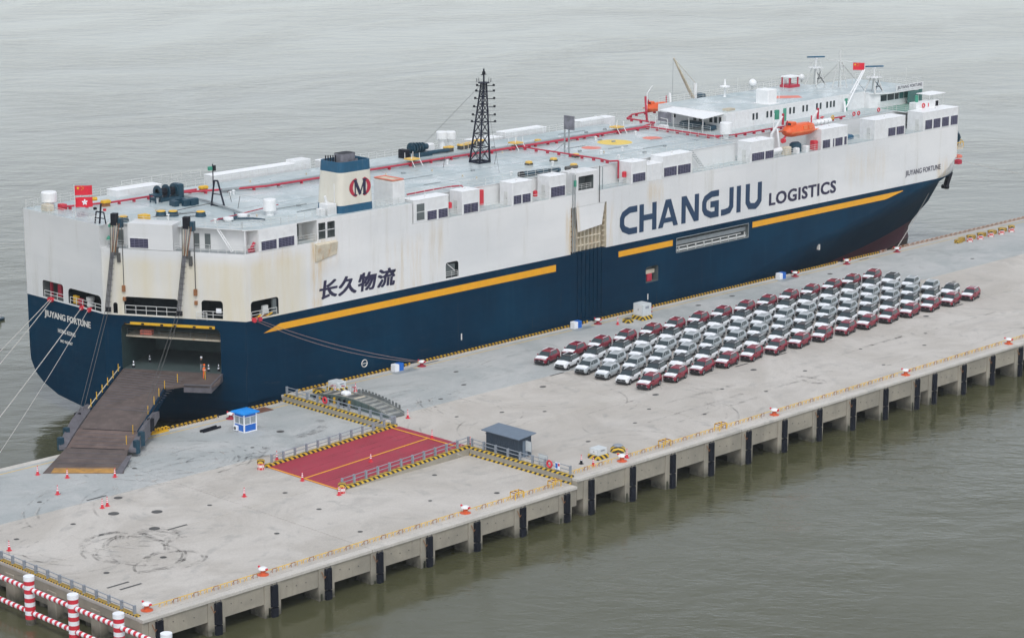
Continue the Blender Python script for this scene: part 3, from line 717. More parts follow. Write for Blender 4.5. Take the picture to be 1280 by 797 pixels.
for x, l in ((18.9, 'blue and white supply box near the stern line bollard'), (53.6, 'blue and white supply box left of the middle bollard by the hull'), (100.6, 'blue and white supply box behind the right half of the cars')):
    t = thing('supply_box', l, 'utility box', (x, 50.6, 0), 'blue and white supply boxes by the hull')
    local(t, MB().bevbox(-.75, .0, -.45, .45, 0, .95, 'film_white', .04), 'white_half'); local(t, MB().bevbox(.003, .8, -.45, .45, 0, 1.0, 'booth_blue', .04), 'blue_half')
    mb = MB(); mb.box(x - 1.5, x + 2.4, 49.0, 50.2, .004, .02, 'pipe_grey'); mb.build('cover_plate', up)
for (x0, x1, y0, y1), l in (((36.6, 39.7, 39.0, 41.2), 'x'),): pass
t = thing('steel_plate', 'rust brown steel plate lying on the quay left of the first red car', 'steel plate', (38.2, 40.2, 0)); mb = MB(); mb.box(36.9, 39.8, 39.0, 41.1, .005, .05, 'steel_plate'); t.location = (38.2, 40.2, 0); mb.build('plate', t)
t = thing('steel_plate', 'rust brown steel plate by the kerb behind the blue guard booth', 'steel plate', (-4.5, 50.3, LOW)); mb = MB(); mb.box(-5.9, -3.4, 49.3, 51.1, LOW + .005, LOW + .05, 'steel_plate'); mb.build('plate', t)
t = thing('rubber_fender', 'black rubber fender lying on the quay left of the guard booth', 'rubber log', (-14.9, 47.8, LOW)); mb = MB(); mb.tube((-16.3, 47.6, LOW + .16), (-13.6, 48.0, LOW + .16), .17, 'rubber', 8).tube((-16.2, 47.2, LOW + .14), (-13.3, 47.5, LOW + .14), .14, 'rubber', 8); mb.build('fender_log', t)

# ------------------------------------------------------------------ guard booth
t = thing('guard_booth', 'small blue and white guard booth with bright blue roof and windows', 'booth', (-11.8, 44.5, LOW))
h = 2.3
mb = MB(); mb.box(-.95, .95, -.95, .95, 0, .12, 'film_white'); local(t, mb, 'floor_frame')
mb = MB()
for x0, x1, y0, y1 in ((-.93, -.87, -.93, .93), (.87, .93, -.93, .93), (-.869, .869, -.93, -.87), (-.869, .869, .87, .93)): mb.box(x0, x1, y0, y1, .12, .95, 'booth_blue'); mb.box(x0, x1, y0, y1, 1.95, h, 'booth_blue')
local(t, mb, 'wall')
mb = MB()
for s in (-1, 1):
    for q in (-1, 1): mb.box(s * .93 - .07, s * .93 + .07, q * .93 - .07, q * .93 + .07, 0, h, 'film_white')
for z in (.95, 1.88):
    for s in (-1, 1): mb.box(-.86, .86, s * .92 - .05, s * .92 + .05, z, z + .07, 'film_white'); mb.box(s * .92 - .05, s * .92 + .05, -.86, .86, z, z + .07, 'film_white')
for s in (-1, 1): mb.box(-.03, .03, s * .92 - .045, s * .92 + .045, 1.02, 1.88, 'film_white'); mb.box(s * .92 - .045, s * .92 + .045, -.03, .03, 1.02, 1.88, 'film_white')
local(t, mb, 'frame')
mat('booth_glass', (.30, .34, .36), .1, var=.2)
for k in range(4):
    mb = MB()
    if k < 2: s = -1 if k == 0 else 1; mb.box(-.86, .86, s * .9 - .01, s * .9 + .01, 1.02, 1.88, 'booth_glass')
    else: s = -1 if k == 2 else 1; mb.box(s * .9 - .01, s * .9 + .01, -.86, .86, 1.02, 1.88, 'booth_glass')
    local(t, mb, 'window')
mb = MB(); mb.add([(-1.25, -1.25, h), (1.25, -1.25, h), (1.25, 1.25, h), (-1.25, 1.25, h), (-1.25, -1.25, h + .16), (1.25, -1.25, h + .16), (1.25, 1.25, h + .16), (-1.25, 1.25, h + .16), (0, 0, h + .34)],
                  [(3, 2, 1, 0), (0, 1, 5, 4), (1, 2, 6, 5), (2, 3, 7, 6), (3, 0, 4, 7), (4, 5, 8), (5, 6, 8), (6, 7, 8), (7, 4, 8)], 'booth_roof'); local(t, mb, 'roof')
mb = MB(); mb.bevbox(-1.3, -.97, .1, .75, .12, .75, 'film_white', .03); mb.tube((-1.3, .42, .45), (-1.34, .42, .45), .2, 'iron', 12); local(t, mb, 'air_conditioner')

# ------------------------------------------------------------------ dark shed with notice boards
t = thing('site_shed', 'dark blue steel shed with a blue-grey overhanging roof behind the step wall', 'shed', (2.1, 13.0, 0))
mb = MB(); mb.bevbox(-1.1, 1.1, -2.65, 2.65, 0, 2.35, 'shed_wall', .03); local(t, mb, 'wall')
for k in range(18):
    mb = MB(); y = -2.5 + k * .294; mb.box(-1.125, -1.1, y - .04, y + .04, .02, 2.3, 'shed_wall'); local(t, mb, 'wall_rib')
for k in range(7):
    mb = MB(); x = -.9 + k * .3; mb.box(x - .04, x + .04, -2.675, -2.65, .02, 2.3, 'shed_wall'); local(t, mb, 'wall_rib')
mb = MB(); mb.add([(-1.45, -3.1, 2.36), (1.45, -3.1, 2.62), (1.45, 3.1, 2.62), (-1.45, 3.1, 2.36), (-1.45, -3.1, 2.46), (1.45, -3.1, 2.72), (1.45, 3.1, 2.72), (-1.45, 3.1, 2.46)], [(3, 2, 1, 0), (4, 5, 6, 7), (0, 1, 5, 4), (1, 2, 6, 5), (2, 3, 7, 6), (3, 0, 4, 7)], 'shed_roof')
local(t, mb, 'roof')
mb = MB(); mb.box(-.4, .45, -2.70, -2.676, .05, 2.0, 'shed_roof'); local(t, mb, 'door')
def board(x, y, w, h0, h1, label, m='cabinet'):
    t = thing('notice_board', label, 'sign', (x, y, 0))
    local(t, MB().tube((0, -w / 2 + .05, 0), (0, -w / 2 + .05, h1), .04, 'rail_grey').tube((0, w / 2 - .05, 0), (0, w / 2 - .05, h1), .04, 'rail_grey'), 'post')
    local(t, MB().box(-.05, -.042, -w / 2, w / 2, h0, h1, m).box(-.041, .0, -w / 2 - .03, w / 2 + .03, h0 - .03, h1 + .03, 'rail_grey'), 'panel')
board(1.9, 9.5, .9, .9, 2.1, 'grey notice board on two posts at the right end of the shed')
board(1.0, 6.3, 1.4, .5, 1.35, 'low grey notice board leaning on the step wall guard rail')
t = thing('life_ring', 'red life ring and small board fixed on the guard rail near the outer edge', 'life ring', (.05, 4.4, .3))
mb = MB()
def torus(mb, c, rr, r, m, axis='x', seg=16, s2=6):
    vs = []; fs = []
    for i in range(seg):
        a = 2 * math.pi * i / seg
        for j in range(s2):
            b = 2 * math.pi * j / s2; q = rr + r * math.cos(b)
            p = (r * math.sin(b), q * math.cos(a), q * math.sin(a)) if axis == 'x' else ((q * math.cos(a), r * math.sin(b), q * math.sin(a)) if axis == 'y' else (q * math.cos(a), q * math.sin(a), r * math.sin(b)))
            vs.append((c[0] + p[0], c[1] + p[1], c[2] + p[2]))
            fs.append((i * s2 + j, ((i + 1) % seg) * s2 + j, ((i + 1) % seg) * s2 + (j + 1) % s2, i * s2 + (j + 1) % s2))
    mb.add(vs, fs, m)
torus(mb, (0, 0, .55), .36, .13, 'cone_red'); local(t, mb, 'ring')
t = thing('notice_board', 'small white and red notice board beside the life ring on the rail', 'sign', (.05, 3.2, .3)); local(t, MB().box(-.03, .0, -.45, .3, .2, 1.0, 'film_white').box(-.036, -.03, -.1, .25, .3, .9, 'booth_blue').box(-.036, -.03, -.42, -.15, .6, .9, 'cone_red').tube((0, 0, 0), (0, 0, .25), .04, 'rail_grey'), 'panel')
t = thing('life_ring', 'red life ring on the guard rail beside the stored steel gangway', 'life ring', (.05, 43.4, .3)); mb = MB(); torus(mb, (0, 0, .6), .36, .13, 'cone_red'); local(t, mb, 'ring')

# ------------------------------------------------------------------ stored steel gangway beside the hull
t = thing('steel_gangway', 'long arched grey steel gangway stored on the quay beside the step wall', 'gangway', (3.0, 40.5, 0))
def gz(y):                                          # arched walking plate
    k = (y - 33.4) / 15.2; return .15 + 1.0 * math.sin(math.pi * min(max(k, 0), 1)) ** .8
def ribbon(mb, x0, x1, ya, yb, f0, f1, m, n=12):
    for i in range(n):
        a, b = ya + (yb - ya) * i / n, ya + (yb - ya) * (i + 1) / n
        vs = [(x, y, f(y)) for y in (a, b) for x in (x0, x1) for f in (f0, f1)]
        mb.add(vs, [(0, 1, 3, 2), (4, 6, 7, 5), (0, 4, 5, 1), (2, 3, 7, 6), (0, 2, 6, 4), (1, 5, 7, 3)], m)
for i in range(28):
    a = 33.5 + i * .535; mb = MB(); ribbon(mb, 2.0, 4.4, a, a + .47, lambda y: gz(y) - .12, gz, ('bridge_steel', 'iron', 'bridge_steel', 'cream_rust')[i * 7 % 4] if i > 12 else ('bridge_steel', 'bridge_pale')[i % 2], 1); mb.build('deck_plate', t)
for x in (2.08, 4.3): mb = MB(); ribbon(mb, x, x + .12, 33.6, 48.4, lambda y: gz(y) + .003, lambda y: gz(y) + .16, 'bridge_pale', 16); mb.build('track_rail', t)
for i in range(13):
    y = 34.4 + i * .62; mb = MB(); mb.box(4.56, 4.66, y, y + .3, gz(y) * .3, gz(y) + .72, 'bridge_steel'); mb.build('side_strut', t)
for x, m, k in ((1.85, 'bridge_green', 0), (4.42, 'bridge_steel', 1)):
    for i in range(12):
        a = 33.6 + i * 1.24; b = a + 1.16
        if k and i > 6: continue
        mb = MB(); ribbon(mb, x, x + .12, a, b, lambda y: max(.02, gz(y) - .9), lambda y: gz(y) + (.55 if k else .12) * (1 if 2 < i + 1 else .5), m, 2); mb.build('side_panel', t)
for i in range(7):
    mb = MB(); y = 41.5 + i * 1.05; mb.tube((4.45, y, gz(y)), (4.45, y, gz(y) + .75), .05, 'rail_white', 5)
    mb.tube((4.45, y, gz(y) + .75), (4.45, y + .6, gz(y + .6) + .75), .07, 'pipe_red' if i % 2 else 'rail_white', 5); mb.build('handrail', t)
mb = MB(); mb.bevbox(2.9, 3.9, 42.6, 43.8, gz(43) + .03, gz(43) + .45, 'film_white', .2); mb.build('canvas_cover', t)
for i in range(8):
    mb = MB(); y = 40.6 + i * .95; mb.box(1.55, 1.83, y, y + .14, 0, gz(y) * .9, 'yellow' if i % 3 == 0 else 'black'); mb.build('side_strut', t)

# ------------------------------------------------------------------ red and white dolphin fence at the lower left
for k, y in enumerate((-6.9, .5, 7.9, 15.35, 22.8, 30.2)):
    nm = ('closest to the quay corner', 'third from the left border', 'second from the left border', 'at the left border', 'beyond the left border', 'far beyond the left border')[k - 0 if k < 6 else 5]
    if k == 0: nm = 'outermost, past the quay corner'
    if k == 1: nm = 'closest to the quay corner'
    t = thing('guard_pile', 'thick red and white banded steel pile in the water, ' + nm, 'pile', (-62.5, y, WATER - 2), 'red and white guard piles')
    zb = 0
    mb = MB(); mb.tube((-62.5, y, WATER - 2), (-62.5, y, -4.0), .50, 'concrete_wall', 16); mb.build('pile_foot', t)
    for i in range(10):
        z0 = -4.0 + i * .44
        mb = MB(); r = .525 + (.03 if i == 9 else 0); mb.lathe((-62.5, y, 0), [(r, z0 + .001), (r, z0 + .439)], 'film_white' if i % 2 else 'cone_red', 18); o = mb.build('painted_band', t, True)
        for p in o.data.polygons: 
            if len(p.vertices) > 4: p.use_smooth = False
for z, w_ in ((-.95, 'upper'), (-3.35, 'lower')):
    t = thing('guard_pipe', 'red and white banded horizontal pipe, the %s of the two joining the piles' % w_, 'pipe', (-62.5, 12, z), 'banded pipes between the guard piles')
    y = -6.5; i = 0
    while y < 30:
        if all(abs(y + .2 - p) > .55 for p in (-6.9, .5, 7.9, 15.35, 22.8)):
            mb = MB(); mb.tube((-62.5, y, z), (-62.5, y + .405, z), .255, 'film_white' if i % 2 else 'cone_red', 12, caps=False); mb.build('painted_band', t, True)
        else:
            mb = MB(); mb.tube((-62.5, y, z), (-62.5, y + .405, z), .27, 'cone_red', 12, caps=False); mb.build('painted_band', t, True)
        y += .405; i += 1
# ================================================================== SHIP
SHIP = thing('car_carrier_ship', 'huge white and dark blue car carrier ship with orange stripe moored at the quay', 'ship', (70, 70, WATER))
CY, SY, PY = 70.0, 53.1, 86.9
C0, C1 = V((-14.2, 69.5)), V((-4.4, 53.1))
CE = (C1 - C0).normalized(); CN = V((-CE.y, CE.x))            # along the slanted quarter, and inwards
if CN.x < 0: CN = -CN
TE, TN = V((0.0, -1.0)), V((1.0, 0.0)); T0 = V((-14.4, 86.5))
def interp(tab, z):
    if z <= tab[0][0]: return tab[0][1]
    for (a, b), (c, d) in zip(tab[:-1], tab[1:]):
        if z <= c: return b + (d - b) * (z - a) / (c - a)
    return tab[-1][1]
X0T = [(-7, 78), (-4.6, 82), (0, 92), (2.9, 104), (5.2, 119), (7.1, 130), (9.9, 145.5), (11.7, 149.3), (13.2, 151.5)]
XST = [(-7, 160), (-5.4, 162.6), (-4.6, 162.6), (-3.7, 162.2), (-2.6, 162.4), (-1.2, 164), (1.2, 168.3), (5, 172.2), (10, 171), (13.2, 168.5)]
PT = [(-7, 1.6), (-4.6, 1.6), (2, 1.75), (6, 1.95), (10, 1.75), (11.7, 1.3), (13.2, 1.06)]
XS = [-14.4, -12.6, -10.6, -8.4, -6.4, -4.4, 0, 8, 20, 45, 62, 76]
def hull_pts(z):
    out = []
    for x in XS:
        wp = 16.7 + min(.2, (x + 14.4) * .1); ws = min(16.9, .5 + 16.4 * (x + 14.4) / 10.0)
        zb = interp([(-14.4, -3.5), (5, -7.5), (25, -12)], x); sp = 5.8
        t = min(1, max(0, (z - zb) / sp)); g = (1 - (1 - t) ** 2.4) ** (1 / 2.4) if t > 0 else 0
        out.append((x, CY - ws * g, CY + wp * g))
    x0, xs, p = interp(X0T, z), interp(XST, z), interp(PT, z)
    for i in range(0, 23):
        t = (i / 22) ** .8; h = 16.9 * (1 - t ** p); out.append((x0 + (xs - x0) * t, CY - h, CY + h))
    return out
def shell(name, zs_, matf, xmax=None):
    mb = MB(); rows = [hull_pts(z) for z in zs_]; N = len(rows[0])
    S = [[(r[i][0], r[i][1], z) for i in range(N)] for r, z in zip(rows, zs_)]; Pp = [[(r[i][0], r[i][2], z) for i in range(N)] for r, z in zip(rows, zs_)]
    for k in range(len(zs_) - 1):
        zm = (zs_[k] + zs_[k + 1]) / 2; m = matf(zm)
        for i in range(N - 1):
            mb.add([S[k][i], S[k][i + 1], S[k + 1][i + 1], S[k + 1][i]], [(0, 1, 2, 3)], m)
            mb.add([Pp[k][i], Pp[k][i + 1], Pp[k + 1][i + 1], Pp[k + 1][i]], [(3, 2, 1, 0)], m)
        mb.add([S[k][0], Pp[k][0], Pp[k + 1][0], S[k + 1][0]], [(3, 2, 1, 0)], m)
    for k, fl in ((0, 0), (len(zs_) - 1, 1)):
        for i in range(N - 1):
            q = [S[k][i], S[k][i + 1], Pp[k][i + 1], Pp[k][i]]
            mb.add(q, [(0, 1, 2, 3) if fl else (3, 2, 1, 0)], matf(zs_[k]) if not fl else matf(zs_[k] - .1))
    return mb
def finish_shell(mb, name, cutters, smooth_bow=True):
    o = mb.build(name, SHIP)
    me = o.data; bm = bmesh.new(); bm.from_mesh(me); bmesh.ops.remove_doubles(bm, verts=bm.verts, dist=.002)
    bmesh.ops.dissolve_degenerate(bm, edges=bm.edges, dist=.001); bmesh.ops.recalc_face_normals(bm, faces=bm.faces); bm.to_mesh(me); bm.free()
    for cm in cutters:
        c = cm.build('cutter'); c.location = (0, 0, 0)
        bmx = bmesh.new(); bmx.from_mesh(c.data); bmesh.ops.recalc_face_normals(bmx, faces=bmx.faces); bmx.to_mesh(c.data); bmx.free()
        for mm in c.data.materials:
            if mm.name not in [q.name for q in o.data.materials]: o.data.materials.append(mm)
        mod = o.modifiers.new('cut', 'BOOLEAN'); mod.operation = 'DIFFERENCE'; mod.object = c; mod.solver = 'EXACT'; mod.material_mode = 'TRANSFER'
        dg = bpy.context.evaluated_depsgraph_get(); nm = bpy.data.meshes.new_from_object(o.evaluated_get(dg))
        o.modifiers.clear(); o.data = nm; bpy.data.objects.remove(c)
    o.data.name = name
    for p in o.data.polygons:
        p.use_smooth = abs(p.normal.z) < .95 and p.center.x > 76 and abs(p.normal.y) < .9995 and max(abs(o.data.vertices[v].co.y - CY) for v in p.vertices) < 20 and min(abs(o.data.vertices[v].co.y - CY) for v in p.vertices) < 16.88
        if p.center.x < 40 and o.data.materials[p.material_index].name == 'antifoul_red': p.material_index = [m.name for m in o.data.materials].index('hull_blue')
    return o
def rr_cut(O, e, n, u0, u1, z0, z1, depth, m, rad=.45, back=.6):
    """rounded-corner opening cut into a wall"""
    pts = []
    for cx, cz, a0 in ((u1 - rad, z1 - rad, 0), (u0 + rad, z1 - rad, 90), (u0 + rad, z0 + .02, 180), (u1 - rad, z0 + .02, 270)):
        if a0 >= 180:
            pts.append((u0 if a0 == 180 else u1, z0)); continue
        for k in range(4):
            a = R(a0 + 30 * k); pts.append((cx + rad * math.cos(a), cz + rad * math.sin(a)))
    mb = MB(); N = len(pts)
    vs = [(O[0] + e[0] * u - n[0] * back, O[1] + e[1] * u - n[1] * back, z) for u, z in pts] + [(O[0] + e[0] * u + n[0] * depth, O[1] + e[1] * u + n[1] * depth, z) for u, z in pts]
    mb.add(vs, [tuple(range(N)), tuple(range(2 * N - 1, N - 1, -1))] + [(i + 1 if i + 1 < N else 0, i, N + i, N + (i + 1) % N) for i in range(N)], m); return mb
SO, SE, SN = V((0, SY)), V((1.0, 0.0)), V((0.0, 1.0))
def cbox(x0, x1, y0, y1, z0, z1, m): return MB().box(x0, x1, y0, y1, z0, z1, m)
# lower hull
low = shell('hull', [-6.8, -5.4, -4.6, -3.7, -2.6, -1.5, -.4, 1.2, 2.9, 4.2, 5.2, 6.2, 7.1, 8.6, 9.9, 10.1], lambda z: 'antifoul_red' if z < -1.5 else 'hull_blue')
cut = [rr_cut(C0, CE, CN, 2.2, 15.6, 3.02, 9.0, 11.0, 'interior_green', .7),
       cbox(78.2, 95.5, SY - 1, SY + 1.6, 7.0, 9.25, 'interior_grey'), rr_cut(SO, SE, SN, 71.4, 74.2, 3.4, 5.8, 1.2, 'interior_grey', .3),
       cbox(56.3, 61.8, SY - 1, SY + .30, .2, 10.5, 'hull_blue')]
hull = finish_shell(low, 'hull', cut)
# white topsides up to the side deck
upz = [10.1, 10.7, 11.7, 12.6, 13.2]
top = shell('topsides', upz, lambda z: 'ship_white')
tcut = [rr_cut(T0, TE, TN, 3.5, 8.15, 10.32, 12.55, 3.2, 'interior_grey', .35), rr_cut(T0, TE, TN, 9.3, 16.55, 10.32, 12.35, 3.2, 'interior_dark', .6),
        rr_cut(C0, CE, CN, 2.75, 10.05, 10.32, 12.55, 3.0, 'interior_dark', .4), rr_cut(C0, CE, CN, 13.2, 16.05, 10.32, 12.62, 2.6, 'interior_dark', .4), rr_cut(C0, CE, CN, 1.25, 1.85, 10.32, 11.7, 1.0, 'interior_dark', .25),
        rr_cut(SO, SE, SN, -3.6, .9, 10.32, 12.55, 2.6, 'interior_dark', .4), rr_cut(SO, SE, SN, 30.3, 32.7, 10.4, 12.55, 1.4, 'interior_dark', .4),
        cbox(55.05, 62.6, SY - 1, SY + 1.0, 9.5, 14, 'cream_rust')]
topo = finish_shell(top, 'topsides', tcut)
# straight block above: full breadth from 13.2 to the side deck at 18.7, with the stowed ramp recess left open
def wall_block(name, poly, z0, z1, cuts=(), m='ship_white'):
    mb = MB().prism(poly, z0, z1, m); return finish_shell(mb, name, list(cuts))
XE = 151.7
P1 = [(-14.4, 86.7), (-14.4, 69.5), (-4.4, SY), (XE, SY), (XE, PY), (-10, PY)]
blk = wall_block('upper_hull', P1, 13.2, 18.7, [cbox(55.05, 62.6, SY - 1, SY + 1.0, 13, 16.85, 'cream_rust')])
# deckhouse block between side deck and roof; the slanted gallery at the stern stays open
gal = 2.3
G0 = C0 + CN * gal; G1 = C1 + CN * gal
P2 = [(-14.4, 86.7), (-14.4, 69.75), (-13.6, 69.9), (G0.x + .3, G0.y - .5), (G1.x - .3, G1.y + .5), (-2.1, 55.2), (-2.1, SY + .003), (4.2, SY + .003), (4.2, 56.1), (7.55, 56.1), (7.55, SY + .003), (24.2, SY + .003), (24.2, 56.1), (95.5, 56.1), (95.5, 59.3), (XE, 59.3), (XE, 80.7), (95.5, 80.7), (95.5, 83.9), (1.0, 83.9), (1.0, PY), (-10, PY)]
blk2 = wall_block('upper_hull_house', P2, 18.7, 21.5, [rr_cut(SO, SE, SN, 7.75, 8.95, 18.95, 21.05, .9, 'interior_grey', .1), rr_cut(SO, SE, SN, 9.25, 10.55, 18.95, 21.05, .9, 'interior_grey', .1)])
mb = MB(); PR = [(-14.4, 86.7), (-14.4, 69.6), (-13.9, 69.6), (G0.x - .3, G0.y + .1), (G1.x - 1.2, G1.y + .1), (-3.9, 54.1), (-2.1, SY + .02), (24.2, SY + .02), (24.2, 56.0), (95.6, 56.0), (95.6, 59.2), (XE + .05, 59.2), (XE + .05, 80.8), (95.6, 80.8), (95.6, 84.0), (1.0, 84.0), (1.0, PY - .02), (-10, PY - .02)]
mb.prism(PR, 21.503, 21.6, 'white', 'roof_deck_paint'); mb.build('roof_deck', SHIP)
mb = MB(); mb.box(24.25, XE - .2, SY + .15, 59.2, 18.703, 18.72, 'roof_deck_paint'); mb.box(4.25, 7.5, SY + .15, 56.0, 18.703, 18.72, 'roof_deck_paint')
mb.prism([(-13.6, 69.0), (-4.3, SY + .2), (-2.2, SY + .2), (-2.2, 55.1), (G1.x - .4, G1.y + .5), (G0.x + .2, G0.y - .5)], 18.703, 18.72, 'pipe_grey'); mb.build('side_deck', SHIP)
mb = MB(); mb.add([(p[0], p[1], 13.23) for p in [(151.4, 53.6), (154.6, 57), (158.6, 61), (163, 65.4), (167.6, 70), (163, 74.6), (158.6, 79), (154.6, 83), (151.4, 86.4)]], [tuple(range(9))], 'deck_green'); mb.build('forecastle_deck', SHIP)
# house on the quarter (engine casing box) and canopy posts
mb = MB(); mb.fbox(C0, CE, CN, 3.55, 9.6, -.05, 2.9, 18.75, 22.05, 'ship_white'); o = mb.build('quarter_house', SHIP)
def louvre(O, e, n, u0, u1, z0, z1, parent, m='louvre_dark', proud=.04):
    mb = MB(); mb.fbox(O, e, n, u0 - .08, u1 + .08, -proud - .02, -.002, z0 - .08, z1 + .08, 'white'); mb.fbox(O, e, n, u0, u1, -proud - .03, -proud - .021, z0, z1, m)
    k = z0 + .12
    while k < z1 - .05: mb.fbox(O, e, n, u0 + .02, u1 - .02, -proud - .07, -proud - .031, k, k + .05, 'louvre_slat'); k += .21
    q = (u0 + u1) / 2
    if u1 - u0 > 1.2:
        for j in range(1, int((u1 - u0) / .5)): q = u0 + (u1 - u0) * j / int((u1 - u0) / .5); mb.fbox(O, e, n, q - .02, q + .02, -proud - .08, -proud - .03, z0, z1, 'louvre_slat')
    return mb.build('louvre', parent)
louvre(V((C0.x - CN.x * .05, C0.y - CN.y * .05)), CE, CN, 3.85, 6.3, 18.95, 20.15, o)
# louvred ventilation houses on the starboard side deck
def house(x0, x1, y1, z1, lv, name='vent_house', wall='white', z0=18.72):
    mb = MB(); mb.bevbox(x0, x1, SY + .02, y1, z0, z1 - .06, wall, .04); o = mb.build(name, SHIP)
    mb = MB(); mb.bevbox(x0 - .02, x1 + .02, SY - .01, y1 + .02, z1 - .058, z1, 'roof_white', .03); mb.build('house_roof', o)
    for a, b, c, d in lv: louvre((0, SY + .02), SE, SN, a, b, c, d, o)
    mb = MB(); mb.box(x0 - .06, x0 - .003, SY + .9, SY + 1.6, z0 + .05, z0 + 1.9, 'rail_white').box(x0 - .09, x0 - .061, SY + 1.0, SY + 1.08, z0 + .9, z0 + 1.0, 'iron'); mb.build('door', o)
    mb = MB(); mb.lathe(((x0 + x1) / 2, SY + 1.2, z1), [(.14, 0), (.14, .2), (.22, .22), (.18, .34)], 'white', 8); mb.build('air_vent', o)
    mb = MB(); mb.tube((x1 - .12, SY - .04, z0), (x1 - .12, SY - .04, z1 - .1), .03, 'rail_white', 4); mb.build('drain_pipe', o)
    return o
h = house(24.5, 30.95, 55.5, 21.9, [(26.95, 28.65, 18.9, 20.1), (29.0, 30.7, 18.9, 20.1)])
MB().box(24.9, 26.5, SY - .03, SY + .01, 19.0, 21.4, 'white').box(25.0, 26.4, SY - .045, SY - .031, 19.1, 20.15, 'interior_grey').box(25.0, 26.4, SY - .045, SY - .031, 20.25, 21.3, 'interior_grey').build('door_window', h)
house(33.5, 36.85, 55.6, 21.95, [(33.75, 35.05, 18.9, 20.15), (35.15, 36.45, 18.9, 20.15)])
house(43.15, 47.2, 55.6, 21.95, [(43.4, 44.9, 18.9, 20.1), (45.15, 46.75, 18.9, 20.1)])
house(50.7, 54.1, 55.6, 21.95, [(50.9, 53.75, 18.95, 20.35)])
house(67.95, 71.3, 55.6, 21.95, [(68.2, 70.95, 18.95, 20.2)])
house(71.35, 74.85, 55.6, 21.2, [])
h = house(74.9, 81.65, 55.6, 22.05, [(75.15, 78.0, 18.95, 20.3), (78.3, 81.2, 18.95, 20.3)])
house(95.45, 101.3, 55.7, 21.95, [(95.8, 98.8, 18.9, 20.1), (99.1, 101.1, 18.9, 20.1)])
house(113.4, 120.4, 56.0, 22.0, [(113.7, 115.6, 18.9, 20.2), (116.4, 116.7, 18.9, 20.2), (117.0, 118.9, 18.9, 20.2), (119.4, 120.0, 18.9, 20.2)])
house(127.7, 136.2, 56.2, 22.0, [(131.4, 133.4, 18.95, 20.3), (133.7, 135.8, 18.95, 20.3)])
house(141.4, 151.68, 56.4, 21.9, [(141.9, 143.9, 18.95, 20.5), (144.3, 146.3, 18.95, 20.5), (146.8, 148.8, 18.95, 20.5), (149.4, 151.4, 18.95, 20.5)])
# aft louvred house face, flush with the side
mb = MB(); mb.box(-2.08, 4.18, SY - .02, SY + .002, 18.72, 21.48, 'white'); o = mb.build('vent_house', SHIP)
louvre((0, SY - .02), SE, SN, -1.7, .75, 18.85, 20.0, o); louvre((0, SY - .02), SE, SN, 1.1, 3.65, 18.85, 20.05, o)
mb = MB(); mb.box(5.5, 6.9, 56.0, 56.09, 18.75, 21.1, 'interior_grey'); mb.build('door', SHIP)
for a, b in ((7.65, 9.05), (9.15, 10.65)):
    mb = MB(); mb.box(a, b, SY - .04, SY - .0, 20.0, 20.08, 'white'); mb.box(a, a + .1, SY - .04, SY, 18.9, 21.1, 'white'); mb.box(b - .1, b, SY - .04, SY, 18.9, 21.1, 'white'); mb.build('window_frame', SHIP)
mb = MB(); mb.add([(7.1, SY - .01, 18.5), (10.7, SY - .01, 18.5), (10.7, SY - .01, 16.6), (7.1, SY - .01, 16.0), (7.1, SY - .45, 18.3), (10.7, SY - .45, 18.3), (10.7, SY - .15, 16.7), (7.1, SY - .15, 16.1)], [(3, 2, 1, 0), (4, 5, 6, 7), (0, 1, 5, 4), (1, 2, 6, 5), (2, 3, 7, 6), (3, 0, 4, 7)], 'cream_rust'); mb.build('side_chute', SHIP)
# port side: houses and low lockers beyond the roof edge
for x0, x1, z1 in ((-1.0, 6.6, 22.5), (15.6, 30.5, 22.5), (36.0, 41.0, 22.2), (66.5, 72.8, 21.9), (73.5, 82.7, 22.4), (90.7, 99.0, 22.4)):
    y1 = PY - .1; y0 = 84.6
    mb = MB(); mb.bevbox(x0, x1, y0, y1, 18.72, z1 - .06, 'white', .04); o = mb.build('vent_house', SHIP); mb = MB(); mb.bevbox(x0 - .03, x1 + .03, y0 - .03, y1 + .03, z1 - .058, z1 + .02, 'roof_white', .03); mb.build('house_roof', o)
mb = MB(); mb.bevbox(30.5, 33.5, 84.7, PY - .1, 18.72, 22.9, 'white', .04); mb.build('vent_house', SHIP)
mb = MB(); mb.box(1.1, 95.4, 84.0, PY - .1, 18.703, 18.72, 'roof_deck_paint'); mb.build('side_deck', SHIP)

# stowed side ramp and its recess
mb = MB(); mb.box(56.35, 61.75, SY + .06, SY + .28, .25, 10.2, 'hull_blue')
SR = mb.build('side_ramp', SHIP)
for i in range(7):
    x = 56.5 + i * .85; mb = MB(); mb.box(x, x + .12, SY - .12, SY + .055, .4, 10.15, 'hull_blue'); mb.build('rib', SR)
for i in range(7):
    x = 56.6 + i * .8; mb = MB(); mb.box(x, x + .12, SY + .3, SY + .75, 10.25, 13.6, 'cream_rust'); mb.build('rib', SR)
for z in (11.0, 12.2): mb = MB(); mb.box(56.45, 61.6, SY + .2, SY + .29, z, z + .16, 'cream_rust'); mb.build('cross_bar', SR)
mb = MB(); mb.box(56.3, 61.7, SY + .76, SY + .8, 10.15, 13.8, 'rust' if False else 'cream_rust'); mb.build('back_plate', SR)
mb = MB(); mb.add([(56.2, SY + .0, 16.82), (62.25, SY + .0, 16.82), (61.4, SY - .18, 13.7), (56.4, SY - .18, 13.2), (56.2, SY + .14, 16.82), (62.25, SY + .14, 16.82), (61.4, SY - .02, 13.7), (56.4, SY - .02, 13.2)], [(0, 1, 2, 3), (7, 6, 5, 4), (0, 4, 5, 1), (1, 5, 6, 2), (2, 6, 7, 3), (3, 7, 4, 0)], 'ship_white'); mb.build('ramp_flap', SR)
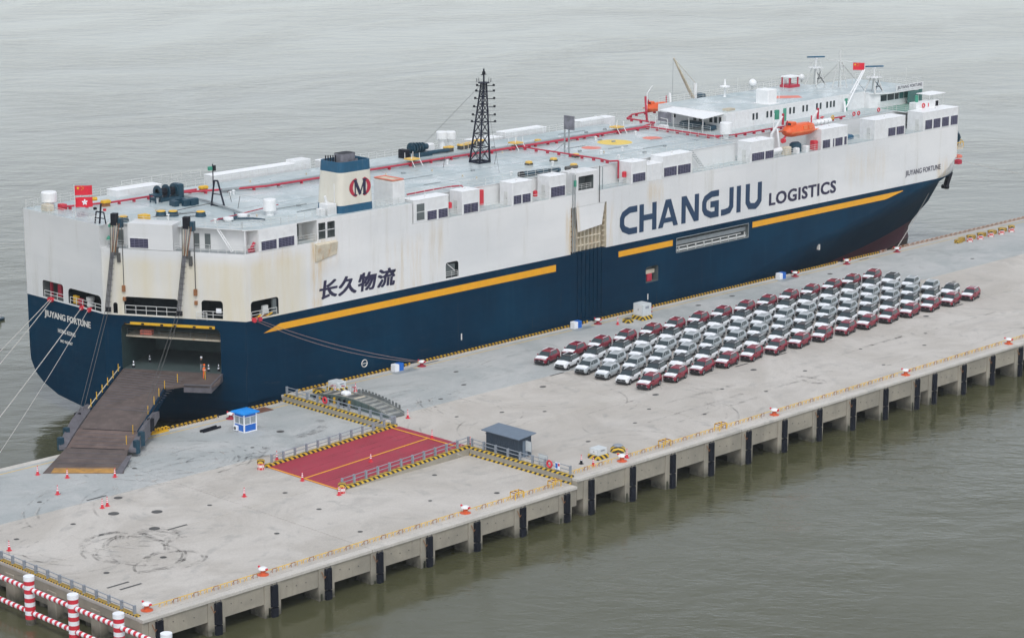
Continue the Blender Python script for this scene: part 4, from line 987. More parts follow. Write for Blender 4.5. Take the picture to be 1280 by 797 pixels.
for x0, m in ((55.08, 'rust'), (62.0, 'cream_rust')):
    for i in range(8):
        z = 10.3 + i * .75; mb = MB(); mb.box(x0 + .05, x0 + .5, SY + .25, SY + .7, z, z + .09, m); mb.build('ladder_rung', SHIP)
# the control box above the recess with its window opening
mb = MB(); mb.bevbox(56.05, 60.85, SY + .003, 56.0, 18.72, 21.8, 'ship_white', .05)
o = finish_shell(mb, 'control_house', [rr_cut(SO, SE, SN, 56.6, 59.75, 19.2, 21.2, 1.6, 'interior_grey', .15)])
railing('railing', [(56.7, SY + .35, 19.2), (59.6, SY + .35, 19.2)], SHIP, .8, .8)
for x in (55.35, 55.8): mb = MB(); mb.line([(x, SY - .12, 10.3), (x, SY - .12, 21.6)], .07, 'pipe_grey'); mb.build('air_pipe', SHIP)
mb = MB(); mb.line([(55.8, SY - .12, 21.6), (55.9, SY - .1, 22.3), (55.5, SY + .3, 22.5), (55.2, SY + .7, 21.7)], .1, 'white'); mb.build('air_pipe', SHIP)
mb = MB(); mb.box(55.6, 55.95, SY - .25, SY - .02, 19.9, 20.8, 'green'); mb.build('side_light', SHIP)
mb = MB(); mb.line([(60.95, SY - .1, 17), (60.95, SY - .1, 22.3)], .07, 'iron'); mb.line([(61.9, SY + .2, 17), (61.9, SY + .2, 22.0)], .07, 'pipe_grey'); mb.build('air_pipe', SHIP)

# rack recess with folded accommodation ladder
for i in range(9):
    mb = MB(); x = 79.2 + i * 1.95; mb.box(x, x + .1, SY + .25, SY + .45, 7.05, 7.9, 'rail_white'); mb.build('ladder_post', SHIP)
mb = MB(); mb.box(78.4, 95.3, SY + .5, SY + .75, 8.05, 8.65, 'pipe_grey').box(78.4, 94, SY + .3, SY + .5, 7.75, 7.85, 'rail_white').box(78.4, 95.3, SY + .46, SY + .6, 7.1, 7.4, 'rail_white'); mb.build('boarding_ladder', SHIP)
mb = MB(); mb.line([(78.3, SY - .03, 7.02), (95.4, SY - .03, 7.02), (95.4, SY - .03, 9.22), (78.3, SY - .03, 9.22), (78.3, SY - .03, 7.02)], .05, 'pipe_grey', 4); mb.build('opening_frame', SHIP)
mb = MB(); mb.box(72.2, 73.2, SY + .4, SY + .6, 3.5, 4.6, 'pipe_red').box(71.8, 73.9, SY + .5, SY + .7, 4.6, 5.2, 'cream_rust'); mb.build('pilot_door_gear', SHIP)
mb = MB(); mb.box(30.6, 32.3, SY + .3, SY + .4, 10.5, 12.2, 'interior_grey').line([(30.8, SY + .2, 12.3), (32.2, SY + .2, 11.2)], .06, 'white'); mb.build('door', SHIP)
railing('railing', [(30.4, SY + .1, 10.42), (32.6, SY + .1, 10.42)], SHIP, .8, 1)
# draught and tug marks
for x, z in ((114.0, 2.3), (33.2, 1.3), (71.9, .8)): mb = MB(); mb.box(x - .09, x + .09, interp([(0, SY), (100, SY), (114, SY + .55), (200, SY + .6)], x) - .05 - (0 if x < 100 else .35), SY + (.0 if x < 100 else .7), z, z + .9, 'letter_white'); mb.build('hull_mark', SHIP)
mb = MB(); torus(mb, (15.3, SY - .03, 1.2), .48, .07, 'letter_white', 'y', 20, 4); mb.box(14.9, 15.7, SY - .04, SY - .01, 1.16, 1.24, 'letter_white'); mb.build('load_line_mark', SHIP)
# orange stripe, in three lengths
def sidepoly(pts, m, name, y=SY - .02):
    mb = MB(); n = len(pts); vs = [(x, y, z) for x, z in pts] + [(x, SY + .05, z) for x, z in pts]
    mb.add(vs, [tuple(range(n)), ] + [((i + 1) % n, i, n + i, n + (i + 1) % n) for i in range(n)], m); return mb.build(name, SHIP)
sidepoly([(-1.6, 8.18), (52.0, 8.1), (52.0, 9.08), (1.1, 9.02)], 'stripe_yellow', 'orange_stripe')
sidepoly([(65.3, 8.22), (77.4, 8.22), (77.4, 9.1), (65.3, 9.08)], 'stripe_yellow', 'orange_stripe')
# forward stripe follows the flare
def side_y(x, z):
    x0, xs, p = interp(X0T, z), interp(XST, z), interp(PT, z)
    t = min(1, max(0, (x - x0) / (xs - x0))); return CY - 16.9 * (1 - t ** p)
mb = MB(); n = 40
for i in range(n):
    xa, xb = 96.3 + (136.2 - 96.3) * i / n, 96.3 + (136.2 - 96.3) * (i + 1) / n
    def zl(x): return 8.4 if x < 131.5 else 8.4 + (x - 131.5) / 4.7 * .8
    for j in range(3):
        P = []
        for x, k in ((xa, j), (xb, j), (xb, j + 1), (xa, j + 1)):
            z = zl(x) + (9.32 - zl(x)) * k / 3; P.append((x, side_y(x, z) - .05, z))
        mb.add(P, [(0, 1, 2, 3)], 'stripe_yellow')
o = mb.build('orange_stripe', SHIP)

# lettering on the side
LT = MB()
def letter(ch, x0, x1, z0=11.3, z1=15.45, sw=.95):
    w, h = x1 - x0, z1 - z0; s = sw; a = s / 2; off[0] += .0015; k = off[0]
    def S(pts, ww=s): off[0] += .0015; stroke(LT, pts, ww, 'letter_blue', (x0, SY, z0), (1, 0, 0), (0, 0, 1), (0, -1, 0), off[0], .02)
    if ch == 'C': S([(w, h - a), (w * .55, h - a), (a + .35, h - 1.0), (a, h * .62), (a, h * .38), (a + .35, 1.0), (w * .55, a), (w, a)])
    if ch == 'H': S([(a, 0), (a, h)]); S([(w - a, 0), (w - a, h)]); S([(s * .9, h * .5), (w - s * .9, h * .5)], s * .9)
    def Q(pts):
        off[0] += .0015; n = len(pts); vs = [(x0 + u, SY - off[0] - .02, z0 + q) for u, q in pts] + [(x0 + u, SY + .02, z0 + q) for u, q in pts]
        LT.add(vs, [tuple(range(n))] + [((i + 1) % n, i, n + i, n + (i + 1) % n) for i in range(n)], 'letter_blue')
    if ch == 'A':
        Q([(0, 0), (s * 1.08, 0), (w * .5, h * .74), (w * .5, h), (w * .37, h)]); Q([(w, 0), (w * .63, h), (w * .5, h), (w * .5, h * .74), (w - s * 1.08, 0)]); S([(w * .27, h * .25), (w * .73, h * .25)], s * .75)
    if ch == 'N': S([(a, 0), (a, h)]); S([(w - a, 0), (w - a, h)]); Q([(0, h), (s * 1.12, h), (w, 0), (w - s * 1.12, 0)])
    if ch == 'G': S([(w, h - a), (w * .55, h - a), (a + .35, h - 1.0), (a, h * .62), (a, h * .38), (a + .35, 1.0), (w * .52, a), (w - a, a), (w - a, h * .5), (w * .5, h * .5)])
    if ch == 'J': S([(w - a, h), (w - a, 1.2), (w - a - .5, a + .15), (w * .3, a), (0, a)])
    if ch == 'I': S([(w / 2, 0), (w / 2, h)], min(s, w))
    if ch == 'U': S([(a, h), (a, 1.3), (a + .5, a + .15), (w / 2 + .4, a), (w - a - .5, a + .3), (w - a, 1.3), (w - a, h)])
off = [.012]
for ch, a, b in (('C', 65.5, 69.3), ('H', 69.8, 73.6), ('A', 74.0, 78.5), ('N', 79.3, 83.3), ('G', 84.1, 88.0), ('J', 88.6, 91.5), ('I', 92.2, 93.4), ('U', 94.5, 98.4)): letter(ch, a, b)
LT.build('lettering', SHIP)
EXs, EZs, NSs = (1, 0, 0), (0, 0, 1), (0, -1, 0)
text_part('LOGISTICS', 'lettering', 'letter_navy', (100.3, SY, 11.3), EXs, EZs, NSs, 17.3, 2.05, SHIP, .014, .03, 1.08, 0, .07)
text_part('\u957f\u4e45\u7269\u6d41', 'lettering', 'letter_navy', (7.7, SY, 10.95), EXs, EZs, NSs, 13.4, 2.5, SHIP, .008, .03, 1.1, .12, .09)
text_part('JIUYANG FORTUNE', 'lettering', 'letter_navy', (136.7, SY, 11.4), EXs, EZs, NSs, 10.2, 1.15, SHIP, .008, .09)
TEX, TNo = (TE.x, TE.y, 0), (-1, 0, 0)
text_part('JIUYANG FORTUNE', 'lettering', 'letter_white', (T0.x, T0.y - 3.65, 7.45), TEX, EZs, TNo, 10.4, 1.12, SHIP, .01, .03, 1.0, 0, .035)
text_part('HONG KONG', 'lettering', 'letter_white', (T0.x, T0.y - 6.6, 5.95), TEX, EZs, TNo, 3.9, .55, SHIP, .035, .03)
text_part('IMO 9638867', 'lettering', 'letter_white', (T0.x, T0.y - 7.05, 4.7), TEX, EZs, TNo, 2.75, .42, SHIP, .03, .03)
CEX, CNo = (CE.x, CE.y, 0), (-CN.x, -CN.y, 0)
text_part('S.W.L.', 'lettering', 'letter_white', (C0.x + CE.x * 3.2, C0.y + CE.y * 3.2, 9.5), CEX, EZs, CNo, 2.4, .48, SHIP, .035, .03)
text_part('80T', 'lettering', 'letter_white', (C0.x + CE.x * 7.1, C0.y + CE.y * 7.1, 9.5), CEX, EZs, CNo, 1.5, .5, SHIP, .035, .03)
text_part('WARNING\nKEEP', 'lettering', 'letter_navy', (C0.x + CE.x * 11.2, C0.y + CE.y * 11.2, 10.6), CEX, EZs, CNo, 1.0, .5, SHIP, .0, .03) if False else None

# mooring openings: rails, fairleads, gear inside
def rail_uv(O, e, n, u0, u1, z, d=.12, h=.85): 
    a = O + e * u0 + n * d; b = O + e * u1 + n * d; return railing('railing', [(a.x, a.y, z), (b.x, b.y, z)], SHIP, h, 1.3, r=.04, rails=2)
rail_uv(T0, TE, TN, 3.7, 8.0, 10.32); rail_uv(T0, TE, TN, 9.5, 16.4, 10.32); rail_uv(C0, CE, CN, 2.9, 9.9, 10.32, -.1, 1.1); rail_uv(C0, CE, CN, 13.3, 16.0, 10.32); rail_uv(SO, SE, SN, -3.4, .7, 10.32)
rail_uv(C0, CE, CN, 12.6, 14.0, 10.1, -.35, 1.0)
for O, e, n, u, m in ((T0, TE, TN, 5.1, 'cone_red'), (T0, TE, TN, 5.6, 'cone_red'), (T0, TE, TN, 12.3, 'cone_red'), (T0, TE, TN, 14.0, 'cone_red'), (SO, SE, SN, -3.2, 'cone_red'), (SO, SE, SN, -2.3, 'pipe_red')):
    p = O + e * u; mb = MB(); mb.tube((p.x - n.x * .3, p.y - n.y * .3, 10.15), (p.x + n.x * .2, p.y + n.y * .2, 10.15), .30, m, 10); mb.build('fairlead', SHIP)
def inside(O, e, n, u, d, z, w_, dd, h, m, nm): mb = MB(); mb.fbox(O, e, n, u, u + w_, d, d + dd, z, z + h, m); mb.build(nm, SHIP)
inside(T0, TE, TN, 4.0, .8, 10.33, .3, .3, 2.0, 'pipe_red', 'stanchion'); inside(T0, TE, TN, 5.6, .9, 10.4, .8, .5, 1.7, 'pipe_red', 'winch_gear'); inside(T0, TE, TN, 6.6, 1.5, 10.33, 1.0, .8, 1.9, 'interior_green', 'winch_gear'); inside(T0, TE, TN, 7.4, .6, 10.4, .5, .3, .6, 'film_white', 'life_buoy_box')
inside(T0, TE, TN, 9.9, .3, 10.35, .9, .4, 1.05, 'yellow', 'locker'); inside(T0, TE, TN, 11.0, .3, 10.35, .7, .4, .8, 'pipe_red', 'locker'); 
p = T0 + TE * 12.9 + TN * .9; mb = MB(); mb.lathe((p.x, p.y, 10.33), [(.5, 0), (.42, .5), (.55, .9), (.55, 1.2)], 'rail_white', 12); mb.build('capstan', SHIP)
p = C0 + CE * 9.0 + CN * .9; 
inside(C0, CE, CN, 15.0, .3, 10.95, .7, .1, .6, 'film_white', 'notice'); inside(SO, SE, SN, -1.3, .5, 10.5, .9, .3, 1.1, 'rail_white', 'locker'); inside(SO, SE, SN, .1, .2, 10.33, .6, .3, 2.0, 'interior_grey', 'locker')
mb = MB()
for q in range(5): mb.line([(-3.2 + q * .5, SY - .1 + .1 * (q % 2), 10.4), (-2.6 + q * .6, SY - .05, 10.5 + .15 * (q % 3))], .09, ['rust', 'yellow', 'rope'][q % 3], 5)
mb.build('rope_pile', SHIP)

# ramp opening: yellow frame, inner deck edge, threshold, stowed orange box
mb = MB(); mb.fbox(C0, CE, CN, 1.9, 14.9, -.14, -.003, 8.95, 9.3, 'yellow'); mb.fbox(C0, CE, CN, 1.9, 2.15, -.14, -.003, 3.0, 8.947, 'yellow'); mb.build('door_frame', SHIP)
mb = MB()
for u in (2.6, 5.0, 7.6, 9.4, 12, 14.2): mb.fbox(C0, CE, CN, u, u + .35, -.24, -.142, 9.0, 9.2, 'black')
mb.build('door_cleat', SHIP)
mb = MB(); mb.fbox(C0, CE, CN, 2.25, 15.55, 1.2, 4.2, 7.0, 7.22, 'cream_rust'); mb.build('inner_deck', SHIP)
a, b = C0 + CE * 2.4 + CN * 1.3, C0 + CE * 15.4 + CN * 1.3; railing('railing', [(a.x, a.y, 7.22), (b.x, b.y, 7.22)], SHIP, .9, 2.0, 'interior_grey', .03, 2)
mb = MB(); mb.fbox(C0, CE, CN, 4.0, 5.6, 1.6, 2.3, 7.24, 7.85, 'coral'); mb.build('stowed_raft', SHIP)
mb = MB(); mb.fbox(C0, CE, CN, 2.3, 15.5, 2.4, 6, 3.03, 3.95, 'interior_grey'); 
mat('inner_floor', (.07, .10, .10), .5); mb = MB(); mb.fbox(C0, CE, CN, 2.25, 15.55, .05, 10.9, 3.03, 3.05, 'inner_floor'); mb.build('car_deck', SHIP)
for u, d in ((3.3, .8), (4.2, 4), (14.6, 1.6), (13.4, 1.2), (15.1, 3.2)):
    p = C0 + CE * u + CN * d; mb = MB(); mb.lathe((p.x, p.y, 3.05), [(.2, 0), (.14, .3), (.12, .5), (.09, .65), (.05, .9)], 'black', 8, ['black', 'film_white', 'black', 'film_white', 'black']); mb.build('cone_marker', SHIP)

# ------------------------------------------------------------------ stern ramp
RP = MB().build('stern_ramp', SHIP) if False else None
L_ = [V((-13.05, 67.6, 3.05)), V((-25.2, 57.5, 1.85)), V((-29.4, 54.2, 1.0)), V((-33.3, 51.1, .1)), V((-39.6, 46.8, LOW + .05))]
R_ = [V((-6.0, 56.3, 3.08)), V((-14.8, 56.3, 2.9)), V((-17.0, 54.3, 2.75)), V((-21.3, 50.8, 1.85)), V((-25.1, 48.0, 1.0)), V((-28.8, 45.2, .1)), V((-33.1, 40.2, LOW + .05))]
def plate(name, pts, th, m, parent=SHIP):
    mb = MB(); n = len(pts); vs = [tuple(p) for p in pts] + [(p[0], p[1], p[2] - th) for p in pts]
    mb.add(vs, [tuple(range(n)), tuple(range(2 * n - 1, n - 1, -1))] + [((i + 1) % n, i, n + i, n + (i + 1) % n) for i in range(n)], m); return mb.build(name, parent)
ramp = plate('stern_ramp', [L_[0], L_[1], L_[2], R_[4], R_[3], R_[2], R_[1], V((-12.6, 55.6, 2.95)), V((-10.6, 52.6, 3.0)), V((-8.8, 53.2, 3.02)), V((-5.95, 56.25, 3.08))], .25, 'ramp_steel')
plate('ramp_flap', [L_[2] + V((-.05, 0, 0)), L_[3], R_[5], R_[4]], .18, 'ramp_steel_b', ramp)
plate('ramp_flap', [L_[3] + V((-.06, .0, 0)), L_[4], R_[6], R_[5]], .12, 'ramp_steel', ramp)
e4 = (R_[6] - L_[4]).normalized(); bk = V((.62, .5, .09)).normalized() * 1.6
plate('ramp_lip', [L_[4] + e4 * .9 + V((0, 0, .012)), L_[4] + e4 * 8.2 + V((0, 0, .012)), L_[4] + e4 * 8.0 + bk + V((0, 0, .012)), L_[4] + e4 * .9 + bk + V((0, 0, .012))], .01, 'ramp_yellow', ramp)
plate('ramp_lip', [L_[4] + e4 * 8.25 + V((0, 0, .03)), L_[4] + e4 * 9.2 + V((-.1, 0, .03)), L_[4] + e4 * 8.9 + bk * 3.2 + V((0, 0, .1)), L_[4] + e4 * 8.4 + bk * 3 + V((0, 0, .1))], .1, 'ramp_side', ramp)
for i in range(1, 17):                                 # welded tread bars across the ramp
    a, b = L_[0].lerp(L_[1], i / 17), V((-9.5, 58.5, 3.02)).lerp(R_[3], i / 17)
    mb = MB(); d = (b - a).normalized(); a, b = a + d * .4, b - d * .3; mb.tube(a + V((0, 0, .02)), b + V((0, 0, .02)), .035, 'ramp_side', 4); mb.build('tread_bar', ramp)
for A, B, C_, D in ((L_[2], L_[3], R_[4], R_[5]), (L_[3], L_[4], R_[5], R_[6])):
    for i in range(0, 5):
        a, b = A.lerp(B, (i + .02) / 5), C_.lerp(D, (i + .02) / 5); d = (b - a).normalized(); a, b = a + d * .5, b - d * .4; mb = MB(); mb.tube(a + V((0, 0, .02)), b + V((0, 0, .02)), .05 if i == 0 else .03, 'black' if i == 0 else 'ramp_side', 4); mb.build('tread_bar', ramp)
def wall3(name, pts, up, dn, th, m, parent):
    """side girder following the ramp edge"""
    mb = MB()
    for a, b in zip(pts[:-1], pts[1:]):
        d = (b - a); nn = V((-d.y, d.x, 0)).normalized() * th
        vs = [a + V((0, 0, -dn)), b + V((0, 0, -dn)), b + nn + V((0, 0, -dn)), a + nn + V((0, 0, -dn)), a + V((0, 0, up)), b + V((0, 0, up)), b + nn + V((0, 0, up)), a + nn + V((0, 0, up))]
        mb.add(vs, [(3, 2, 1, 0), (4, 5, 6, 7), (0, 1, 5, 4), (1, 2, 6, 5), (2, 3, 7, 6), (3, 0, 4, 7)], m)
    return mb.build(name, parent)
wall3('ramp_girder', [L_[0] + V((-.2, .25, 0)), L_[1] + V((-.2, .25, 0))], .12, .9, .25, 'hull_blue', ramp)
wall3('ramp_girder', [R_[4], R_[3], R_[2], R_[1]], .10, 1.1, .25, 'hull_blue', ramp)
wall3('ramp_girder', [V((-12.6, 55.6, 2.95)), V((-10.6, 52.6, 3.0)), V((-5.9, 56.1, 3.08))], .12, .9, .2, 'ramp_side', ramp)
# hinge housings either side of the joint between main ramp and flap
for P, Q, s in ((L_[1] + V((1.2, 1.0, 0)), L_[3], 1), (R_[3] + V((.4, .3, 0)), R_[5], -1)):
    d = (Q - P).normalized(); nn = V((-d.y, d.x, 0)).normalized() * (-s)
    mb = MB(); prof = [(0, -.5, .3), (.25, -.7, 1.0), (.55, -.9, 1.15), (.85, -.7, .75), (1.0, -.3, .15)]
    for i in range(4):
        a, b = prof[i], prof[i + 1]; pa, pb = P.lerp(Q, a[0]), P.lerp(Q, b[0]); vs = []
        for p, q in ((pa, a), (pb, b)):
            for o_ in (.05, .95):
                for z in (q[1], q[2] * (1.0 if o_ > .5 else .35)): vs.append(p + nn * o_ + V((0, 0, z)))
        mb.add(vs, [(0, 1, 5, 4), (2, 6, 7, 3), (1, 3, 7, 5), (0, 4, 6, 2), (0, 2, 3, 1), (4, 5, 7, 6)], 'ramp_side')
    mb.build('hinge_housing', ramp)
    for f, w_ in ((.35, .5), (.75, .7), (.95, .5)):
        p = P.lerp(Q, f) + nn * .9; mb = MB(); mb.box(p.x - .3, p.x + .3, p.y - .3, p.y + .3, p.z - .6, p.z + .9 * w_ + .5, 'teal' if f > .5 else 'black'); mb.build('hinge_bracket', ramp)
for i in range(6):                                     # yellow safety posts
    p = L_[0].lerp(L_[1], .1 + i * .17) + V((-.15, .2, 0)); mb = MB(); mb.tube(p, p + V((0, 0, 1.1)), .06, 'yellow', 5); mb.build('safety_post', ramp)
for p in (V((-15.3, 55.9, 2.9)), V((-17.6, 54.0, 2.7)), V((-19.4, 52.6, 2.3)), V((-21.6, 50.9, 1.85)), V((-12.4, 57.1, 3.0)), V((-9.2, 55.6, 3.05)), V((-26, 48.0, .9)), V((-28.2, 46.3, .4))):
    mb = MB(); mb.tube(p, p + V((0, 0, 1.1)), .05, 'yellow', 5); mb.build('safety_post', ramp)
mb = MB(); mb.line([p + V((-.3, .3, .2)) for p in (L_[0], L_[1])], .07, 'cream_rust'); mb.build('cable_pipe', ramp)
# hoisting tackles from the roof sheaves down to the ramp
mat('soot_grey', (.20, .20, .23), .6, var=.4)
for u, tgt in ((1.9, L_[1] + V((-2.2, -1.2, .6))), (11.6, R_[4] + V((.2, -.3, .9)))):
    hd = C0 + CE * u + CN * .2
    mb = MB(); mb.fbox(C0, CE, CN, u - .5, u + .25, -.35, .5, 21.7, 23.2, 'black'); mb.fbox(C0, CE, CN, u + .4, u + .9, -.2, .5, 21.4, 22.6, 'teal'); mb.build('sheave_block', SHIP)
    mb = MB(); st = V((hd.x - CN.x * .4, hd.y - CN.y * .4, 22.0)); k1 = V((hd.x - CN.x * .75 - CE.x * .25, hd.y - CN.y * .75 - CE.y * .25, 18.3)); k2 = V((hd.x - CN.x * 1.0 - CE.x * 1.1, hd.y - CN.y * 1.0 - CE.y * 1.1, 11.2))
    for j in range(8):
        o_ = CE * ((j - 3.5) * .12); a = st + V((o_.x * 1.5, o_.y * 1.5, 0)); b = k1 + V((o_.x * .75, o_.y * .75, 0)); c = k2 + V((o_.x * .9, o_.y * .9, 0)); d = tgt + V((o_.x, o_.y, 0))
        mb.tube(a, b, .05, ('iron', 'cream_rust', 'iron', 'rust')[j % 4], 4, caps=False)
        if j < 6: mb.tube(b, c, .04, ('iron', 'soot_grey')[j % 2], 4, caps=False)
        if j in (1, 5): mb.tube(c, d, .035, 'iron', 4, caps=False)
    for i in range(11): p = k1.lerp(k2, i / 10); mb.tube(p - CE.to_3d() * .32, p + CE.to_3d() * .32, .04, 'iron', 4)
    mb.fbox((k2.x, k2.y), CE, CN, -.35, .35, -.15, .15, k2.z - .6, k2.z, 'black')
    mb.build('hoist_tackle', SHIP)
    mb = MB(); mb.fbox(C0, CE, CN, u - .35, u + .35, -.5, -.05, 17.9, 18.9, 'iron'); mb.fbox(C0, CE, CN, u + .2, u + .6, -.4, -.02, 17.0, 18.2, 'iron'); mb.build('tackle_guide', SHIP)
    mb = MB(); mb.line([(C0 + CE * (u + .9) + CN * -.15).to_3d() + V((0, 0, z)) for z in (21.6, 16, 13.8)], .06, 'iron'); mb.fbox(C0, CE, CN, u + .7, u + 1.1, -.4, -.02, 13.2, 14.0, 'rust'); mb.fbox(C0, CE, CN, u + .75, u + 1.1, -.35, -.02, 12.0, 12.5, 'rust'); mb.build('hose_reel', SHIP)
# gallery details
a, b = C0 + CE * .6 + CN * .15, C0 + CE * 3.3 + CN * .15; railing('railing', [(a.x, a.y, 18.72), (b.x, b.y, 18.72)], SHIP, 1.0, 1.0)
a, b = C0 + CE * 9.8 + CN * .15, C0 + CE * 19.0 + CN * .15; railing('railing', [(a.x, a.y, 18.72), (b.x, b.y, 18.72), (-2.3, SY + .1, 18.72)], SHIP, 1.0, 1.1)
mb = MB(); mb.tube((-4.0, SY + .35, 18.72), (-4.0, SY + .35, 21.5), .09, 'white', 6); mb.build('post', SHIP)
mb = MB(); mb.tube((-3.0, SY + .8, 18.9), (-2.3, SY + .8, 18.9), .3, 'pipe_red', 10); mb.tube((-2.8, SY + .6, 19.2), (-2.3, SY + .6, 19.9), .2, 'pipe_red', 8); mb.build('fire_bottle', SHIP)
p, q = C0 + CE * 15.2 + CN * 1.0, C0 + CE * 17.0 + CN * 1.0
mb = MB(); mb.tube((p.x, p.y, 21.5), (q.x, q.y, 18.75), .09, 'white', 4); mb.tube((p.x + .5, p.y + .3, 21.5), (q.x + .5, q.y + .3, 18.75), .09, 'white', 4)
for i in range(9): a = p.lerp(q, i / 8); z = 21.5 - i * .34; mb.tube((a.x, a.y, z), (a.x + .5, a.y + .3, z), .05, 'white', 4)
mb.build('stair', SHIP)
for u in (1.2, 11.5, 13.0): mb = MB(); mb.fbox(G0, CE, CN, u, u + .75, -.06, .5, 18.8, 20.7, 'interior_grey'); mb.build('door', SHIP)
# ------------------------------------------------------------------ funnel
RZ = 21.6
def rrect(x0, x1, y0, y1, r, n=4):
    P = []
    for cx, cy, a0 in ((x1 - r, y1 - r, 0), (x0 + r, y1 - r, 90), (x0 + r, y0 + r, 180), (x1 - r, y0 + r, 270)):
        for k in range(n + 1): a = R(a0 + 90 * k / n); P.append((cx + r * math.cos(a), cy + r * math.sin(a)))
    return P
def fun(z): k = (z - 21.6) / 6.6; return rrect(12.0 + .35 * k, 18.15 - .35 * k, 53.75 + .1 * k, 58.6 - .35 * k, .8)
def band(z0, z1, m, name, parent, cap=False, grow=0):
    a, b = fun(z0), fun(z1); n = len(a); mb = MB()
    mb.add([(x, y, z0) for x, y in a] + [(x, y, z1) for x, y in b], [(i, (i + 1) % n, n + (i + 1) % n, n + i) for i in range(n)], m)
    if cap: mb.add([(x, y, z1 - .9) for x, y in b], [tuple(range(n))], 'black')
    return mb.build(name, parent)
FN = band(22.6, 26.9, 'funnel_cream', 'funnel', SHIP); band(21.5, 22.6, 'funnel_blue', 'funnel_band', FN); band(26.9, 28.25, 'funnel_blue', 'funnel_band', FN, True)
n_in = fun(28.25); cx, cy = 15.1, 56.1; mb = MB(); k = len(n_in); i_in = [(cx + (x - cx) * .95, cy + (y - cy) * .93) for x, y in n_in]
mb.add([(x, y, 28.25) for x, y in n_in] + [(x, y, 28.25) for x, y in i_in] + [(x, y, 27.3) for x, y in i_in], [(i, (i + 1) % k, k + (i + 1) % k, k + i) for i in range(k)] + [(k + i, k + (i + 1) % k, 2 * k + (i + 1) % k, 2 * k + i) for i in range(k)], 'funnel_blue'); mb.build('funnel_rim', FN)
mb = MB(); mb.prism(rrect(14.3, 16.8, 55.7, 57.6, .5), 27.2, 28.95, 'soot_grey', 'black'); mb.build('exhaust_casing', FN)
mat('soot_grey', (.20, .20, .23), .6, var=.4)
for i, x in enumerate((14.5, 15.5, 16.4)): mb = MB(); mb.box(x, x + .45, 55.55, 55.59, 27.4, 28.2 + .2 * (i == 0), 'soot_grey'); mb.build('exhaust_panel', FN)
for i in range(5): mb = MB(); mb.tube((12.9 + i * .25, 57.4 - i * .2, 27.3), (12.9 + i * .25, 57.4 - i * .2, 28.8), .09, 'black', 6); mb.build('exhaust_pipe', FN)
EM = MB()
def crescent(s):
    P = []; c = (15.6, 24.75)
    for i in range(15): a = R(-68 + 136 * i / 14); P.append((c[0] + s * (.15 + 1.72 * math.cos(a)), c[1] + 1.33 * math.sin(a)))
    for i in range(15): a = R(68 - 136 * i / 14); P.append((c[0] + s * (.0 + 1.25 * math.cos(a)), c[1] + 1.18 * math.sin(a)))
    vs = [(x, 53.76, z) for x, z in P]; EM.add(vs, [(i, i + 1, 28 - i, 29 - i) for i in range(14)], 'pipe_red')
crescent(1); crescent(-1)
for i, q in enumerate(([(14.75, 23.75), (14.75, 25.75)], [(14.75, 25.7), (15.62, 23.8)], [(15.55, 23.8), (16.35, 25.7)], [(16.35, 25.75), (16.35, 23.75)])):
    stroke(EM, q, .16 if i in (0, 2) else .42, 'letter_navy', (0, 53.75, 0), (1, 0, 0), (0, 0, 1), (0, -1, 0), .012 + .003 * i, .02)
for i, (a, b, z) in enumerate(((14.45, 15.05, 25.72), (16.05, 16.75, 25.72), (14.45, 15.05, 23.78), (16.05, 16.75, 23.78))): stroke(EM, [(a, z), (b, z)], .14, 'letter_navy', (0, 53.75, 0), (1, 0, 0), (0, 0, 1), (0, -1, 0), .03, .02)
EM.build('emblem', FN)
mb = MB(); mb.bevbox(21.6, 23.75, 54.0, 57.9, RZ, 24.6, 'white', .05); o = mb.build('deck_house', SHIP)
mb = MB(); mb.bevbox(21.7, 23.6, 54.1, 57.8, 24.603, 24.75, 'cream_rust', .04); mb.line([(21.7, 54.1, 24.8), (23.6, 54.1, 24.8), (23.6, 57.8, 24.8), (21.7, 57.8, 24.8), (21.7, 54.1, 24.8)], .09, 'coral', 5); mb.build('house_roof', o)
mb = MB(); mb.bevbox(10.4, 11.9, 54.2, 56.0, RZ, 23.0, 'white', .05).bevbox(9.4, 10.2, 54.4, 55.4, RZ, 22.5, 'white', .05).tube((11.6, 54.3, 23), (11.6, 54.3, 25.6), .05, 'white').tube((10.9, 55, 23), (10.6, 55, 24.0), .18, 'white_clean', 8); mb.build('fan_unit', SHIP)
# roof fittings -------------------------------------------------------------
def rz_tube(pts, r, m, name, sup=None, z=22.0):
    mb = MB(); P = [(x, y, z if len(p) == 0 else p[0]) for x, y, *p in pts]; mb.line(P, r, m, 8); mb.build(name, SHIP)
    if sup:
        for a, b in zip(P[:-1], P[1:]):
            a, b = V(a), V(b); n = int((b - a).length / sup)
            mb = MB()
            for i in range(n + 1): q = a.lerp(b, (i + .5) / (n + 1)); mb.box(q.x - .09, q.x + .09, q.y - .25, q.y + .25, RZ, q.z, m)
            mb.build('pipe_support', SHIP)
rz_tube([(11, 77.0), (18, 75.9), (96, 75.9)], .24, 'pipe_grey', 'deck_pipe')
rz_tube([(4.7, 80.2), (13.8, 76.4), (17.5, 75.25), (96, 75.2)], .15, 'pipe_red', 'fire_pipe', 4.2)
rz_tube([(54, 75.2, 21.95), (96, 74.85, 21.95)], .11, 'pipe_red', 'fire_pipe', 5)
rz_tube([(-11.6, 82.0), (-5, 80.1), (4.7, 80.2), (9, 80.0)], .14, 'pipe_red', 'fire_pipe', 3)
rz_tube([(67, 75.2), (67.0, 58.6), (66.4, 56.0)], .12, 'pipe_red', 'fire_pipe', 2.6)
rz_tube([(66.4, 56.0), (67.6, 55.4), (67.6, 55.4, 19.4)], .13, 'pipe_red', 'fire_pipe')
